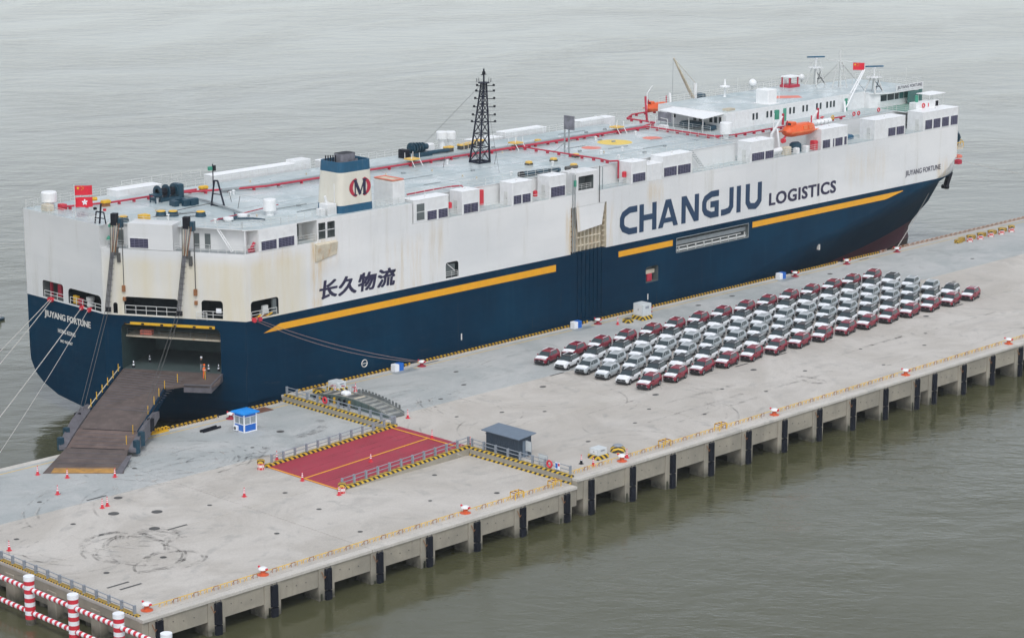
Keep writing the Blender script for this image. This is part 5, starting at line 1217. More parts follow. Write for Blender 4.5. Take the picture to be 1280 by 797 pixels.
rz_tube([(96.1, 76), (95.7, 60.8), (98.5, 59.5), (128, 59.45)], .13, 'pipe_red', 'fire_pipe', 2.4)
rz_tube([(96.6, 76), (96.2, 60.9), (98.6, 59.9)], .09, 'pipe_red', 'fire_pipe')
rz_tube([(96.5, 76), (100.3, 77), (100.8, 83.6), (104.7, 86.0), (114, 86.2)], .13, 'pipe_red', 'fire_pipe', 2.6)
rz_tube([(26.5, 56.6), (34.5, 57.2), (36.6, 56.4), (36.6, 56.1, 21.6)], .11, 'pipe_red', 'fire_pipe')
rz_tube([(9.5, 63.2), (2, 61.5), (-4, 60.2)], .07, 'pipe_red', 'fire_pipe')
rz_tube([(4.5, 80.2), (13.5, 76.6), (11.3, 66), (9, 60)], .10, 'coral', 'fire_pipe') if False else None
# stern winch, roller, bollards, small masts
mb = MB()
for x in (1.2, 2.6, 3.9): mb.lathe((0, 0, 0), [(.01, 0)], 'teal', 3) if False else mb.tube((x, 78.4, 22.75), (x + .14, 78.4, 22.75), .95, 'teal', 14)
mb.tube((1.2, 78.4, 22.75), (4.0, 78.4, 22.75), .5, 'black', 12); mb.bevbox(.9, 4.4, 77.3, 79.5, RZ, 22.0, 'teal', .05); mb.bevbox(4.15, 5.1, 77.5, 79.3, RZ, 23.6, 'teal', .15); o = mb.build('winch', SHIP)
mb = MB(); mb.box(-.3, .9, 76.8, 78.2, 22.6, 22.75, 'teal')
for x, y in ((-.2, 76.9), (.8, 76.9), (-.2, 78.1)): mb.box(x, x + .12, y, y + .12, RZ, 22.6, 'teal')
mb.build('winch_stand', SHIP)
mb = MB()
for i in range(8): a = R(-60 + 35 * i); mb.box(1.8 + 1.3 * math.cos(a) - .35, 1.8 + 1.3 * math.cos(a) + .35, 73.6 + 1.3 * math.sin(a) - .35, 73.6 + 1.3 * math.sin(a) + .35, RZ, 22.3, 'teal')
mb.bevbox(1.2, 3.6, 72.4, 73.2, RZ, 22.5, 'teal', .1); mb.build('rope_guide', SHIP)
def dbl_boll(x, y): mb = MB(); mb.lathe((x, y, RZ), [(.75, 0), (.62, .45), (.62, .62)], 'teal', 12); mb.lathe((x, y, RZ), [(.6, .62), (.5, .72)], 'yellow', 12); mb.build('deck_roller', SHIP)
for x, y in ((-5.0, 69.3), (-3.9, 68.2), (-1.6, 65.4), (-10.6, 69.8)): dbl_boll(x, y)
mb = MB(); mb.bevbox(-9.4, -8.2, 67.2, 68.4, RZ, 22.5, 'yellow', .05); mb.build('control_stand', SHIP)
for pts in ([(5.2, 77.6), (-1.2 + 7, 71), (5.5, 64.0)], ): pass
rz_tube([(5.1, 78.0), (4.9, 72.5), (3.1, 64.2), (2.0, 60.0)], .16, 'pipe_grey', 'wire_duct', z=21.9)
rz_tube([(-4, 69.0), (0.8, 69.8), (4.0, 70.2)], .05, 'iron', 'wire_rope', z=22.0); rz_tube([(-9, 67.5), (-1.7, 65.8)], .05, 'iron', 'wire_rope', z=22.1)
rz_tube([(-1.8, 61.5), (.6, 60.8), (2.2, 63.2)], .12, 'teal', 'wire_duct', z=21.8); rz_tube([(-1.8, 61.5), (1.6, 58.8), (2.2, 57.0)], .12, 'teal', 'wire_duct', z=21.8)
mb = MB(); mb.line([(4.2, 70.6, RZ), (4.35, 70.0, 25.0), (4.5, 69.5, 25.0), (4.9, 68.7, RZ)], .12, 'mast_dark'); mb.tube((4.3, 70.2, 24), (4.3, 70.2, 27.2), .08, 'mast_dark'); mb.line([(4.25, 70.3, 23.2), (4.7, 69.1, 23.2)], .07, 'mast_dark'); mb.line([(4.3, 70.5, RZ + .1), (4.9, 68.8, RZ + .1)], .14, 'mast_dark')
o = mb.build('light_mast', SHIP); mb = MB(); mb.box(3.6, 4.1, 70.0, 70.4, 26.4, 26.9, 'green').box(4.2, 4.6, 69.9, 70.2, 26.3, 27.0, 'black'); mb.build('lamp', o)
mb = MB(); mb.line([(-13.7, 70.6, RZ), (-13.6, 70.3, 24.2)], .12, 'mast_dark'); mb.line([(-13.9, 71.3, RZ), (-13.8, 71.1, 23.1), (-13.5, 69.9, 23.1), (-13.3, 69.8, RZ)], .09, 'mast_dark'); mb.line([(-13.9, 71.3, 22.3), (-13.4, 69.8, 22.3)], .07, 'mast_dark'); mb.box(-13.95, -13.6, 71.2, 71.5, 23.3, 23.6, 'black').box(-13.6, -13.3, 69.6, 69.9, 23.3, 23.6, 'cone_red'); mb.build('light_mast', SHIP)
for u, z in ((.9, 21.3), (.6, 19.6)): p = C0 + CE * u + CN * .8; mb = MB(); mb.lathe((p.x, p.y, z), [(.35, 0), (.3, .25), (.1, .5)], 'green', 8); mb.build('side_light', SHIP)
for x0, y0, s in ((-12.0, 84.2, 1.9), (1.6, 60.8, 1.3), (-1.2, 60.2, 1.2)):
    h_ = 2.2 if s > 1.5 else .5
    mb = MB(); mb.lathe((x0, y0, RZ), [(s * .35, 0), (s * .35, h_ * .4), (s * .55, h_ * .42), (s * .55, h_ * .95), (s * .5, h_)], 'white_clean', 20); mb.build('mushroom_vent', SHIP)
mb = MB(); mb.lathe((5.3, 59.8, RZ), [(.55, 0), (.55, .6), (.85, .62), (.85, 2.0), (.8, 2.1)], 'white_clean', 20); mb.build('mushroom_vent', SHIP)
mb = MB(); mb.box(-11.6, -10.8, 81.9, 82.9, RZ, 22.3, 'cone_red'); mb.tube((-9.6, 81.2, 22.6), (-8.6, 81.2, 22.6), .45, 'pipe_red', 10); mb.tube((-8.5, 81.1, 22.7), (-6.8, 80.9, 22.6), .25, 'yellow', 8); mb.build('fire_monitor', SHIP)
mb = MB(); mb.bevbox(-13.6, -12.5, 82.3, 83.9, RZ, 22.4, 'cream_rust', .1); mb.build('deck_locker', SHIP)
for x, y in ((9.9, 79.6), (-6.0, 80.0)): mb = MB(); mb.bevbox(x - .6, x + .6, y - .45, y + .45, 22.1, 22.45, 'yellow', .1); mb.box(x - .5, x + .5, y - .3, y + .3, RZ, 22.1, 'rust'); mb.build('step_over', SHIP)
for x, y in ((66.6, 75.6), (89.5, 75.6), (45, 75.5)): 
    mb = MB(); mb.bevbox(x - .9, x + .9, y - .8, y + .8, 22.5, 22.7, 'hoop_yellow', .02)
    for sx in (-.8, .8): mb.line([(x + sx, y - 1.5, RZ), (x + sx, y - .7, 22.6), (x + sx, y - .7, 23.5)], .06, 'white', 4); mb.line([(x + sx, y + 1.5, RZ), (x + sx, y + .7, 22.6), (x + sx, y + .7, 23.5)], .06, 'white', 4)
    mb.build('step_over', SHIP)
for x, y in ((57.5, 63.9), (62.3, 63.5), (60.6, 57.8), (67.4, 63.8), (73.5, 77.6)): mb = MB(); mb.bevbox(x - .42, x + .42, y - .4, y + .4, RZ + .25, 22.15, 'hoop_yellow', .08); mb.box(x - .5, x - .3, y - .4, y + .4, RZ, RZ + .25, 'iron').box(x + .3, x + .5, y - .4, y + .4, RZ, RZ + .25, 'iron'); mb.build('hatch_winch', SHIP)
for i in range(3): mb = MB(); mb.tube((49.6 + i * 2.3, 57.2 - i * .25, 21.95), (51.6 + i * 2.3, 57.0 - i * .25, 21.95), .36, 'teal', 10); mb.build('rolled_cover', SHIP)
mb = MB(); mb.tube((48.8, 57.3, 21.95), (49.5, 57.25, 21.95), .42, 'black', 10); mb.tube((57.6, 56.6, 21.9), (59.6, 56.3, 21.9), .3, 'iron', 8); mb.build('rolled_cover', SHIP)
for x, y, a in ((5.4, 66.5, .4), (7.9, 71.0, -.4), (54.5, 68, .4), (47, 71, .3)): mb = MB(); mb.tube((x, y, RZ), (x + a, y, 23.2), .05, 'iron', 4); mb.build('whip_pole', SHIP)
# mid-ship winch group at the port edge
mb = MB(); mb.bevbox(49.4, 53.6, 80.2, 82.3, RZ, 22.2, 'teal', .1)
for i in range(5): mb.tube((50.0 + i * .6, 81.2, 22.9), (50.15 + i * .6, 81.2, 22.9), .9 - .05 * i, 'teal', 12)
mb.tube((49.7, 81.2, 22.9), (53.3, 81.2, 22.9), .45, 'teal', 10); mb.bevbox(48.3, 49.3, 80.6, 82.2, RZ, 22.9, 'black', .1); mb.build('winch', SHIP)
rz_tube([(53, 80.6), (57, 80.4)], .3, 'teal', 'winch_beam')
for x, y, h_ in ((59.2, 84.2, 3.0), (62.0, 85.2, 2.6)): mb = MB(); mb.lathe((x, y, RZ - (2.8 if y > 84 else 0)), [(.5, 0), (.5, h_ + 1.2), (.85, h_ + 1.25), (.85, h_ + 2.3), (.75, h_ + 2.4)], 'white_clean', 16); mb.build('mushroom_vent', SHIP)
for x, y in ((57.6, 81.0), (60.8, 81.3), (62.6, 81.6), (65.5, 82.5)): mb = MB(); mb.bevbox(x - .8, x + .8, y - .5, y + .5, 22.2, 22.45, 'hoop_yellow', .1); mb.box(x - .7, x + .7, y - .4, y + .4, RZ, 22.3, 'iron'); mb.build('hatch_winch', SHIP)
mb = MB()
for i in range(5): mb.line([(59.8 + i * .9, 79.9, RZ), (59.8 + i * .9, 79.9, 22.6), (59.8 + i * .9, 81.0, 22.6)], .06, 'cream_rust', 4)
mb.bevbox(54.5, 56.4, 82.6, 83.7, RZ, 22.9, 'white', .2); mb.build('walkway', SHIP)
# screen on legs near the middle
mb = MB(); mb.box(75.4, 75.5, 71.2, 73.8, 22.9, 24.7, 'pipe_grey'); mb.tube((75.5, 71.8, RZ), (75.5, 71.8, 22.9), .09, 'pipe_grey').tube((75.5, 73.2, RZ), (75.5, 73.2, 22.9), .09, 'pipe_grey'); 
mb = MB(); mb.tube((69.0, 67.6, RZ), (69.0, 67.6, 25.2), .12, 'pipe_grey'); mb.tube((69.3, 67.0, RZ), (69.3, 67.0, 25.2), .12, 'pipe_grey'); mb.box(69.1, 69.35, 65.9, 67.9, 25.2, 27.3, 'soot_grey'); mb.line([(69, 67.6, 23.2), (68.0, 69.0, RZ)], .05, 'pipe_grey'); mb.build('wind_screen', SHIP)
# helicopter spot on the roof
def ellipse(cx, cy, rx, ry, m, z, name, n=36): mb = MB(); mb.add([(cx + rx * math.cos(2 * math.pi * i / n), cy + ry * math.sin(2 * math.pi * i / n), z) for i in range(n)], [tuple(range(n))], m); return mb.build(name, SHIP)
ellipse(82.2, 69.4, 2.75, 2.75, 'heli_yellow', 21.605, 'painted_circle'); ellipse(75.7, 68.3, 1.55, 1.55, 'coral', 21.605, 'painted_circle'); ellipse(89.6, 68.1, 1.6, 1.6, 'coral', 21.605, 'painted_circle')
mb = MB(); zq = 21.605
for x0, y0, x1, y1, w_ in ((73.2, 71.5, 76.6, 70.1, .5), (76.6, 70.0, 76.9, 65.2, .25), (85.7, 71.9, 89.4, 70.2, .5), (84.8, 72.8, 88.3, 66.2, .2), (70, 64.5, 95, 63.8, .12), (70, 60.6, 94, 60.0, .12), (78, 76, 95, 75.0, .12), (88, 66.3, 87.8, 70, .3), (70, 64.5, 70, 60.6, .12)):
    zq += .0007; d = (V((x1, y1)) - V((x0, y0))).normalized() * (w_ / 2); mb.add([(x0 - d.y, y0 + d.x, zq), (x0 + d.y, y0 - d.x, zq), (x1 + d.y, y1 - d.x, zq), (x1 - d.y, y1 + d.x, zq)], [(0, 1, 2, 3)], 'deck_white')
mb.build('painted_marking', SHIP)
rf = random.Random(21)
for i in range(70):
    x, y = rf.uniform(-6, 94), rf.uniform(58, 82)
    if 50 < x < 58 and 67 < y < 74: continue
    mb = MB(); k = i % 4
    if k == 0: mb.lathe((x, y, RZ), [(.16, 0), (.16, .45), (.26, .5), (.2, .62)], 'white', 8); mb.build('air_vent', SHIP)
    elif k == 1: mb.bevbox(x - .3, x + .3, y - .2, y + .2, RZ, RZ + .22, 'pipe_grey', .04); mb.build('deck_hatch', SHIP)
    elif k == 2: mb.box(x - .08, x + .08, y - .08, y + .08, RZ, RZ + .3, 'cream_rust'); mb.build('deck_eye', SHIP)
    else: mb.box(x - rf.uniform(1, 4), x + rf.uniform(1, 4), y - .04, y + .04, RZ, RZ + .09, 'pipe_grey'); mb.build('cable_tray', SHIP)
for x in (-2, 12, 26, 40, 61, 79, 93): mb = MB(); mb.box(x - .03, x + .03, 57, 83.5, RZ, RZ + .012, 'pipe_grey'); mb.build('deck_seam', SHIP)
for y in (62, 66, 79): mb = MB(); mb.box(4, 95, y - .03, y + .03, RZ, RZ + .014, 'pipe_grey'); mb.build('deck_seam', SHIP)
# lattice mast
LM = MB(); bx, by = 53.9, 70.5; b0, b1 = 1.05, .28; H0, H1 = RZ, 33.4; tx, ty = 54.4, 70.1
def leg(i, z):
    k = (z - H0) / (H1 - H0); s = b0 + (b1 - b0) * k; sx, sy = ((-1, -1), (1, -1), (1, 1), (-1, 1))[i]
    return V((bx + (tx - bx) * k + sx * s, by + (ty - by) * k + sy * s, z))
for i in range(4): LM.tube(leg(i, H0), leg(i, H1), .17, 'mast_dark', 6, .11)
zl_ = [H0 + .15, 23.9, 25.9, 27.6, 29.0, 30.2, 31.3, 32.0, 32.7, 33.3]
LMo = LM.build('lattice_mast', SHIP)
for k, z in enumerate(zl_):
    mb = MB()
    for i in range(4):
        j = (i + 1) % 4; mb.tube(leg(i, z), leg(j, z), .07 if k else .16, 'mast_dark', 4)
        if k < len(zl_) - 1:
            mb.tube(leg(i, z), leg(j, zl_[k + 1]), .055, 'mast_dark', 4)
            mb.tube(leg(j, z), leg(i, zl_[k + 1]), .055, 'mast_dark', 4)
    mb.build('brace', LMo)
for z in (27.6, 28.6, 29.8, 31.0, 32.1, 32.9):
    p = leg(1, z); q = leg(3, z)
    for a, s in ((p, 1), (q, -.5)):
        mb = MB(); e = a + V((.7 * s, -.75 * s, 0)); mb.tube(a, e, .06, 'mast_dark', 4); mb.box(e.x - .12, e.x + .12, e.y - .12, e.y + .12, z - .05, z + .25, 'black'); mb.build('signal_lamp', LMo)
mb = MB(); mb.lathe((tx, ty, 33.3), [(.85, 0), (.85, .12)], 'mast_dark', 10)
for i in range(8): a = i * math.pi / 4; mb.tube((tx + math.cos(a), ty + math.sin(a), 33.4), (tx + math.cos(a) * 1.05, ty + math.sin(a) * 1.05, 34.0), .05, 'mast_dark', 4)
mb.tube((tx, ty, 33.4), (tx, ty, 35.4), .13, 'mast_dark'); mb.box(tx - .5, tx + .5, ty - .08, ty + .08, 34.5, 34.6, 'mast_dark').lathe((tx, ty, 34.6), [(.25, 0), (.25, .35), (.05, .5)], 'black', 8); mb.build('mast_platform', LMo)
for pz in ((48.5, 80), (49.5, 62)): mb = MB(); mb.tube((tx, ty, 33.5), (pz[0], pz[1], RZ), .025, 'iron', 3); mb.build('stay_wire', LMo)

# ------------------------------------------------------------------ accommodation, bridge
AX0, AX1, AY0, AY1, AZ = 103.9, 141.0, 65.0, 79.6, 24.4
ACC = MB().bevbox(AX0, AX1, AY0, AY1, RZ - .1, AZ, 'white', .05).build('accommodation_house', SHIP)
mb = MB(); mb.bevbox(AX0 + .05, AX1 - .05, AY0 + .05, AY1 - .05, AZ + .003, AZ + .06, 'roof_deck_paint', .02); mb.build('house_roof', ACC)
for x in (110.7, 111.6, 114.3, 115.3, 120.3, 121.3, 123.8, 124.8, 127.5, 128.5, 130.3, 131.3, 132.2):
    mb = MB(); mb.box(x - .32, x + .32, AY0 - .05, AY0 - .003, 22.55, 23.75, 'white'); mb.box(x - .25, x + .25, AY0 - .06, AY0 - .051, 22.62, 23.68, 'glass_dark'); mb.build('window', ACC)
for y in (66.2, 67.2, 68.2, 70.4, 71.6, 76.0, 77.2):
    mb = MB(); mb.box(AX0 - .06, AX0 - .003, y - .3, y + .3, 22.6, 23.6, 'glass_dark'); mb.build('window', ACC)
for x, m, w_ in ((118.9, 'green', .4), (135.6, 'green', .4)): mb = MB(); mb.box(x - w_, x + w_, AY0 - .06, AY0 - .004, RZ, 23.7, m); mb.build('door', ACC)
mb = MB(); mb.bevbox(115.6, 117.9, 65.9, 68.5, AZ + .06, 26.9, 'roof_white', .08); mb.box(115.3, 118.2, 65.5, 68.9, AZ + .06, AZ + .2, 'white'); mb.line([(118.1, 65.6, AZ), (118.1, 65.6, 26.3)], .05, 'white'); mb.build('roof_unit', ACC)
mb = MB(); mb.add([(121.6, 70.5, AZ + .066), (126.8, 67.4, AZ + .066), (128.4, 69.6, AZ + .066), (124.0, 73.0, AZ + .066)], [(0, 1, 2, 3)], 'coral'); mb.build('painted_marking', ACC)
def dome(x, y, z, r, nm='satellite_dome'):
    mb = MB(); mb.tube((x, y, z), (x, y, z + r * .9), r * .3, 'rail_white', 8); mb.lathe((x, y, z + r * .7), [(r * .55, 0), (r * .9, r * .35), (r, r * .8), (r * .9, r * 1.25), (r * .6, r * 1.6), (r * .2, r * 1.78)], 'white_clean', 16); mb.build(nm, ACC, True)
dome(127.0, 78.4, AZ + .5, .68); dome(141.6, 79.2, AZ + .3, .55); dome(136.4, 79.0, AZ, .5)
mb = MB(); mb.lathe((118.5, 77.5, AZ), [(.4, 0), (.15, .2), (.15, 1.6), (.9, 1.7), (.9, 1.85), (.2, 2.0), (.12, 3.0)], 'white_clean', 12); mb.build('mushroom_vent', ACC)
mb = MB(); 
for i in range(6): mb.box(105.5 + i * .32, 105.7 + i * .32, 66.0, 67.2, AZ + .06, AZ + .35, 'cream_rust')
mb.build('deck_box', ACC)
mb = MB(); mb.bevbox(134.9, 137.6, 76.6, 78.6, 26.2, 26.4, 'roof_white', .03)
for x, y in ((135.1, 76.8), (137.4, 76.8), (135.1, 78.4), (137.4, 78.4)): mb.tube((x, y, AZ), (x, y, 26.2), .14, 'pipe_red', 6)
mb.bevbox(134.8, 137.7, 76.5, 78.7, AZ + .06, AZ + .5, 'pipe_red', .04); mb.build('fire_platform', ACC)
# awning over the aft terrace
AW = MB().add([(98.6, 65.4, 23.9), (104.0, 65.6, 24.15), (107.8, 76.4, 24.3), (100.8, 76.6, 24.0), (98.6, 65.4, 24.0), (104.0, 65.6, 24.27), (107.8, 76.4, 24.42), (100.8, 76.6, 24.1)], [(3, 2, 1, 0), (4, 5, 6, 7), (0, 1, 5, 4), (1, 2, 6, 5), (2, 3, 7, 6), (3, 0, 4, 7)], 'roof_white').build('awning', SHIP)
for x, y in ((98.8, 65.6), (103.6, 65.7), (99.6, 69.2), (100.2, 73), (100.9, 76.3)): mb = MB(); mb.tube((x, y, RZ), (x, y, 23.95), .07, 'rail_white'); mb.build('post', AW)
mb = MB(); mb.box(100.3, 100.4, 73.6, 76.4, 22.4, 23.9, 'soot_grey'); mb.build('awning_panel', AW)
mb = MB(); mb.bevbox(100.8, 103.2, 68.6, 72.4, RZ + .4, RZ + 1.1, 'teal', .2); mb.bevbox(101.5, 103, 66.2, 68.0, RZ + .2, RZ + .8, 'teal', .1); mb.build('covered_gear', SHIP)
mb = MB(); mb.line([(97, 74, RZ), (97, 74, 23.6), (98.4, 76.5, 23.6), (98.4, 76.5, RZ)], .07, 'rail_white', 4); mb.line([(98.2, 72.5, RZ), (98.2, 72.5, 23.2), (98.8, 74.5, 23.2)], .07, 'rail_white', 4); mb.bevbox(97.0, 98.0, 72.0, 73.4, RZ, 22.4, 'white', .1); mb.build('gangway_gear', SHIP)
# wheelhouse
WH = MB().prism([(141.02, 64.2), (142.4, 62.9), (152.6, 62.9), (153.6, 65.2), (153.6, 77.0), (141.02, 77.0)], RZ, 24.0, 'white').build('wheelhouse', SHIP)
mb = MB(); mb.prism([(141.0, 63.4), (143.6, 61.9), (153.6, 61.9), (154.6, 65), (154.6, 77.6), (141.0, 77.6)], 24.003, 24.25, 'white', 'roof_deck_paint'); mb.build('house_roof', WH)
for i, (a, b) in enumerate(((142.6, 144.3), (144.6, 146.4), (146.7, 147.8), (148.0, 149.2), (149.4, 150.9), (151.1, 152.4))):
    mb = MB(); mb.box(a, b, 62.84, 62.897, 22.7, 23.75, 'glass_green' if i > 2 else 'glass_dark'); mb.build('window', WH)
mb = MB(); mb.box(152.75, 153.4, 61.9, 62.2, 21.6, 24.0, 'glass_green').box(149.2, 153.4, 61.95, 62.0, 21.9, 23.9, 'glass_green'); mb.build('wind_shield', WH)
mb = MB(); mb.box(145.6, 153.6, 61.88, 61.94, 24.3, 25.25, 'white'); mb.build('name_board', WH)
text_part('JIUYANG FORTUNE', 'lettering', 'letter_navy', (146.0, 61.88, 24.42), EXs, EZs, NSs, 7.2, .68, SHIP, .012, .03)
railing('railing', [(145.6, 62.0, 25.2), (153.6, 62.0, 25.2), (154.4, 65, 24.3), (154.4, 77, 24.3)], SHIP, .9, 1.4)
mb = MB(); mb.bevbox(142.2, 145.0, 56.5, 61.8, 24.0 - 1.9, 23.0, 'white', .05); 
mb = MB(); mb.prism([(141.5, 56.8), (151.4, 56.8), (151.4, 62.8), (141.5, 62.8)], RZ - .1, RZ + .05, 'white', 'deck_green'); mb.build('bridge_wing', SHIP)
mb = MB(); mb.bevbox(143.9, 150.6, 56.4, 57.9, 21.5, 22.9, 'white', .05); o = mb.build('deck_house', SHIP)
mb = MB(); torus(mb, (145.9, 56.33, 22.35), .33, .1, 'cone_red', 'y'); mb.build('life_ring_bracket', o)
mb = MB(); mb.box(149.5, 150.3, 56.34, 56.396, 21.9, 22.8, 'black').box(147.3, 147.5, 56.34, 56.396, 22.0, 22.6, 'cone_red'); mb.build('door', o)
mb = MB(); mb.bevbox(148.6, 153.2, 56.9, 59.8, 23.75, 23.85, 'roof_white', .02)
for x, y in ((148.9, 57.2), (152.9, 57.2), (148.9, 59.5), (152.9, 59.5)): mb.tube((x, y, RZ), (x, y, 23.75), .05, 'rail_white', 4)
mb.build('awning', SHIP)
mb = MB(); mb.tube((145.2, 57.3, 22.9), (145.2, 57.3, 24.0), .3, 'green', 8); mb.build('searchlight', SHIP)
# radar and signal masts
def legs(mb, cx, cy, z0, z1, b, t, m='rail_white', r=.13):
    for sx, sy in ((-1, -1), (1, -1), (1, 1), (-1, 1)): mb.tube((cx + sx * b, cy + sy * b, z0), (cx + sx * t, cy + sy * t, z1), r, m, 5)
def radar(cx, cy, z0, hh, sc=1.0):
    mb = MB(); legs(mb, cx, cy, z0, z0 + hh * .6, 1.15 * sc, .4 * sc)
    mb.tube((cx - .8, cy - .8, z0 + hh * .25), (cx + .8, cy - .8, z0 + hh * .25), .07, 'mast_dark', 4); mb.tube((cx - 1.1 * sc, cy - 1.1 * sc, z0 + .2), (cx + .55 * sc, cy - .55 * sc, z0 + hh * .5), .06, 'mast_dark', 4); mb.tube((cx + 1.1 * sc, cy - 1.1 * sc, z0 + .2), (cx - .55 * sc, cy - .55 * sc, z0 + hh * .5), .06, 'mast_dark', 4)
    o = mb.build('radar_mast', SHIP)
    mb = MB(); zp = z0 + hh * .6; mb.bevbox(cx - 1.0, cx + 1.0, cy - 1.0, cy + 1.0, zp, zp + .12, 'white', .02)
    for a in range(8): an = a * math.pi / 4; mb.tube((cx + .95 * math.cos(an), cy + .95 * math.sin(an), zp), (cx + .95 * math.cos(an), cy + .95 * math.sin(an), zp + .95), .04, 'rail_white', 4)
    mb.line([(cx + .95 * math.cos(a * math.pi / 4), cy + .95 * math.sin(a * math.pi / 4), zp + .95) for a in range(9)], .04, 'rail_white', 4); mb.build('mast_platform', o)
    mb = MB(); mb.tube((cx, cy, zp), (cx, cy, zp + 1.5), .16, 'white', 8); mb.box(cx - .2, cx + .2, cy - .2, cy + .2, zp + 1.5, zp + 1.8, 'white'); mb.build('scanner_post', o)
    mb = MB(); a = .6; d = V((math.cos(a), -math.sin(a), 0)); c = V((cx, cy, zp + 1.92)); mb.tube(c - d * 1.6, c + d * 1.6, .14, 'funnel_blue', 5); mb.build('radar_scanner', o)
radar(141.6, 76.2, AZ, 5.0, 1.1); radar(142.3, 64.2, 24.2, 4.2, 1.0)
mb = MB(); legs(mb, 141.3, 70.7, AZ, 28.9, .9, .25, 'rail_white', .1); mb.tube((141.3, 70.7, 28.6), (141.3, 70.7, 31.0), .13, 'rail_white'); mb.tube((140.4, 72.6, 29.2), (142.3, 68.8, 29.0), .09, 'rail_white', 5); mb.line([(140.6, 71.6, 26), (142, 69.8, 26)], .07, 'rail_white', 4); mb.line([(141.3, 70.7, 29), (139.8, 74.8, AZ)], .03, 'iron', 3); mb.line([(141.3, 70.7, 29), (142.9, 66.5, 24.2)], .03, 'iron', 3)
for i in range(7): mb.tube((140.9 - .06 * i, 70.1, AZ + .5 + i * .6), (141.6, 70.1, AZ + .5 + i * .6), .04, 'rail_white', 4)
mb.build('signal_mast', SHIP)
mb = MB(); a, b = V((134.6, 64.6, 22.2)), V((141.2, 65.6, 28.0)); s = V((0, .45, -.2)); mb.tube(a - s, b - s * .4, .13, 'white_clean'); mb.tube(a + s, b + s * .4, .13, 'white_clean')
for i in range(9): p, q = a.lerp(b, i / 9), a.lerp(b, (i + 1) / 9); mb.tube(p - s * (1 - i / 16), q + s * (1 - i / 16), .06, 'white_clean', 4)
mb.tube((134.4, 64.2, RZ), (134.6, 64.6, 23.4), .2, 'white_clean'); mb.build('boat_boom', SHIP)
for x, y, h_ in ((133, 79, 1.6), (130.5, 74.5, 2.2), (138.6, 73.6, 1.5), (124, 79.2, 2.6), (147, 76, 2.5), (151, 70, 3), (150, 63, 3.5)): mb = MB(); mb.tube((x, y, AZ - .2), (x, y, AZ + h_), .045, 'rail_white', 4); mb.build('whip_aerial', SHIP)
# deck crane on the port side, its jib slanting aft
mb = MB(); mb.tube((117.5, 83.2, 18.7), (117.5, 83.2, 23.4), .55, 'white', 12); mb.tube((117.6, 83.2, 23.4), (117.6, 83.2, 26.3), .28, 'white_clean', 8); o = mb.build('deck_crane', SHIP)
mb = MB(); mb.bevbox(117.8, 119.6, 82.4, 84.0, 23.5, 24.5, 'teal', .2); mb.bevbox(118.1, 118.9, 82.6, 83.8, 22.6, 23.5, 'green', .1); mb.build('crane_motor', o)
mb = MB(); a, b = V((117.0, 83.2, 23.9)), V((111.9, 83.2, 31.0)); mb.tube(a + V((0, .25, 0)), b, .16, 'cream_rust', 5); mb.tube(a - V((0, .25, 0)), b, .16, 'cream_rust', 5)
for i in range(7): p = a.lerp(b, (i + .5) / 7); mb.tube(p + V((0, .22 * (1 - i / 7), 0)), p - V((0, .22 * (1 - i / 7), 0)), .06, 'cream_rust', 4)
mb.build('crane_jib', o)
mb = MB(); mb.tube(b, (117.6, 83.2, 26.3), .04, 'cream_rust', 4); mb.tube(b + V((-.15, 0, 0)), (111.7, 83.2, 22.4), .05, 'pipe_grey', 4); mb.tube((111.7, 83.2, 22.0), (111.7, 83.2, 23.0), .2, 'coral', 6); mb.build('crane_wire', o)
# railings along the roof and side decks
e = .12
railing('railing', [(24.4, 56.1 + e, RZ), (56, 56.1 + e, RZ)], SHIP); railing('railing', [(68, 56.1 + e, RZ), (95.4, 56.1 + e, RZ)], SHIP); railing('railing', [(96, 59.3 + e, RZ), (141.4, 59.3 + e, RZ)], SHIP)
railing('railing', [(141.5, 62.6, RZ), (141.5, 56.9, RZ + .05), (151.3, 56.9, RZ + .05)], SHIP)
railing('railing', [(-14.2, 86.4, RZ), (-10.2, 86.7, RZ), (11, 86.7, RZ)], SHIP, 1.1); railing('railing', [(-14.2, 86.3, RZ), (-14.2, 70.4, RZ)], SHIP, 1.0); railing('railing', [(7, 83.9, RZ), (95.5, 83.9, RZ), (96, 86.5, RZ), (107, 86.5, RZ)], SHIP)
railing('railing', [(1.5, PY - .15, RZ + .6), (15, PY - .15, RZ + .6)], SHIP); railing('railing', [(104, 79.5, AZ), (141, 79.5, AZ)], SHIP, 1.1); railing('railing', [(4.4, SY + .15, 18.72), (7.4, SY + .15, 18.72)], SHIP)
for a, b in ((31.1, 33.4), (37.0, 43.0), (47.3, 50.6), (54.2, 55.2), (62.3, 67.8), (81.8, 95.3), (101.4, 107.4), (110.4, 113.3), (120.5, 127.6), (136.3, 141.3)): railing('railing', [(a, SY + .12, 18.72), (b, SY + .12, 18.72)], SHIP, 1.0, 1.2)
railing('railing', [(11.5, 54.1, RZ), (8.9, 54.1, RZ), (2.0, 53.6, RZ), (-3.6, 54.6, RZ), (G1.x - 1, G1.y + .3, RZ)], SHIP, .95, 1.2); railing('railing', [(G1.x - 1, G1.y + .3, RZ), (G0.x, G0.y + .2, RZ)], SHIP, .9, 1.6)
railing('railing', [(95.4, 60.3, RZ), (95.6, 75.5, RZ)], SHIP, 1.0); railing('railing', [(100.2, 65.2, RZ), (100.6, 73, RZ)], SHIP, 1.0); railing('railing', [(18.6, 54.0, RZ), (24.1, 53.5, RZ)], SHIP, .9)
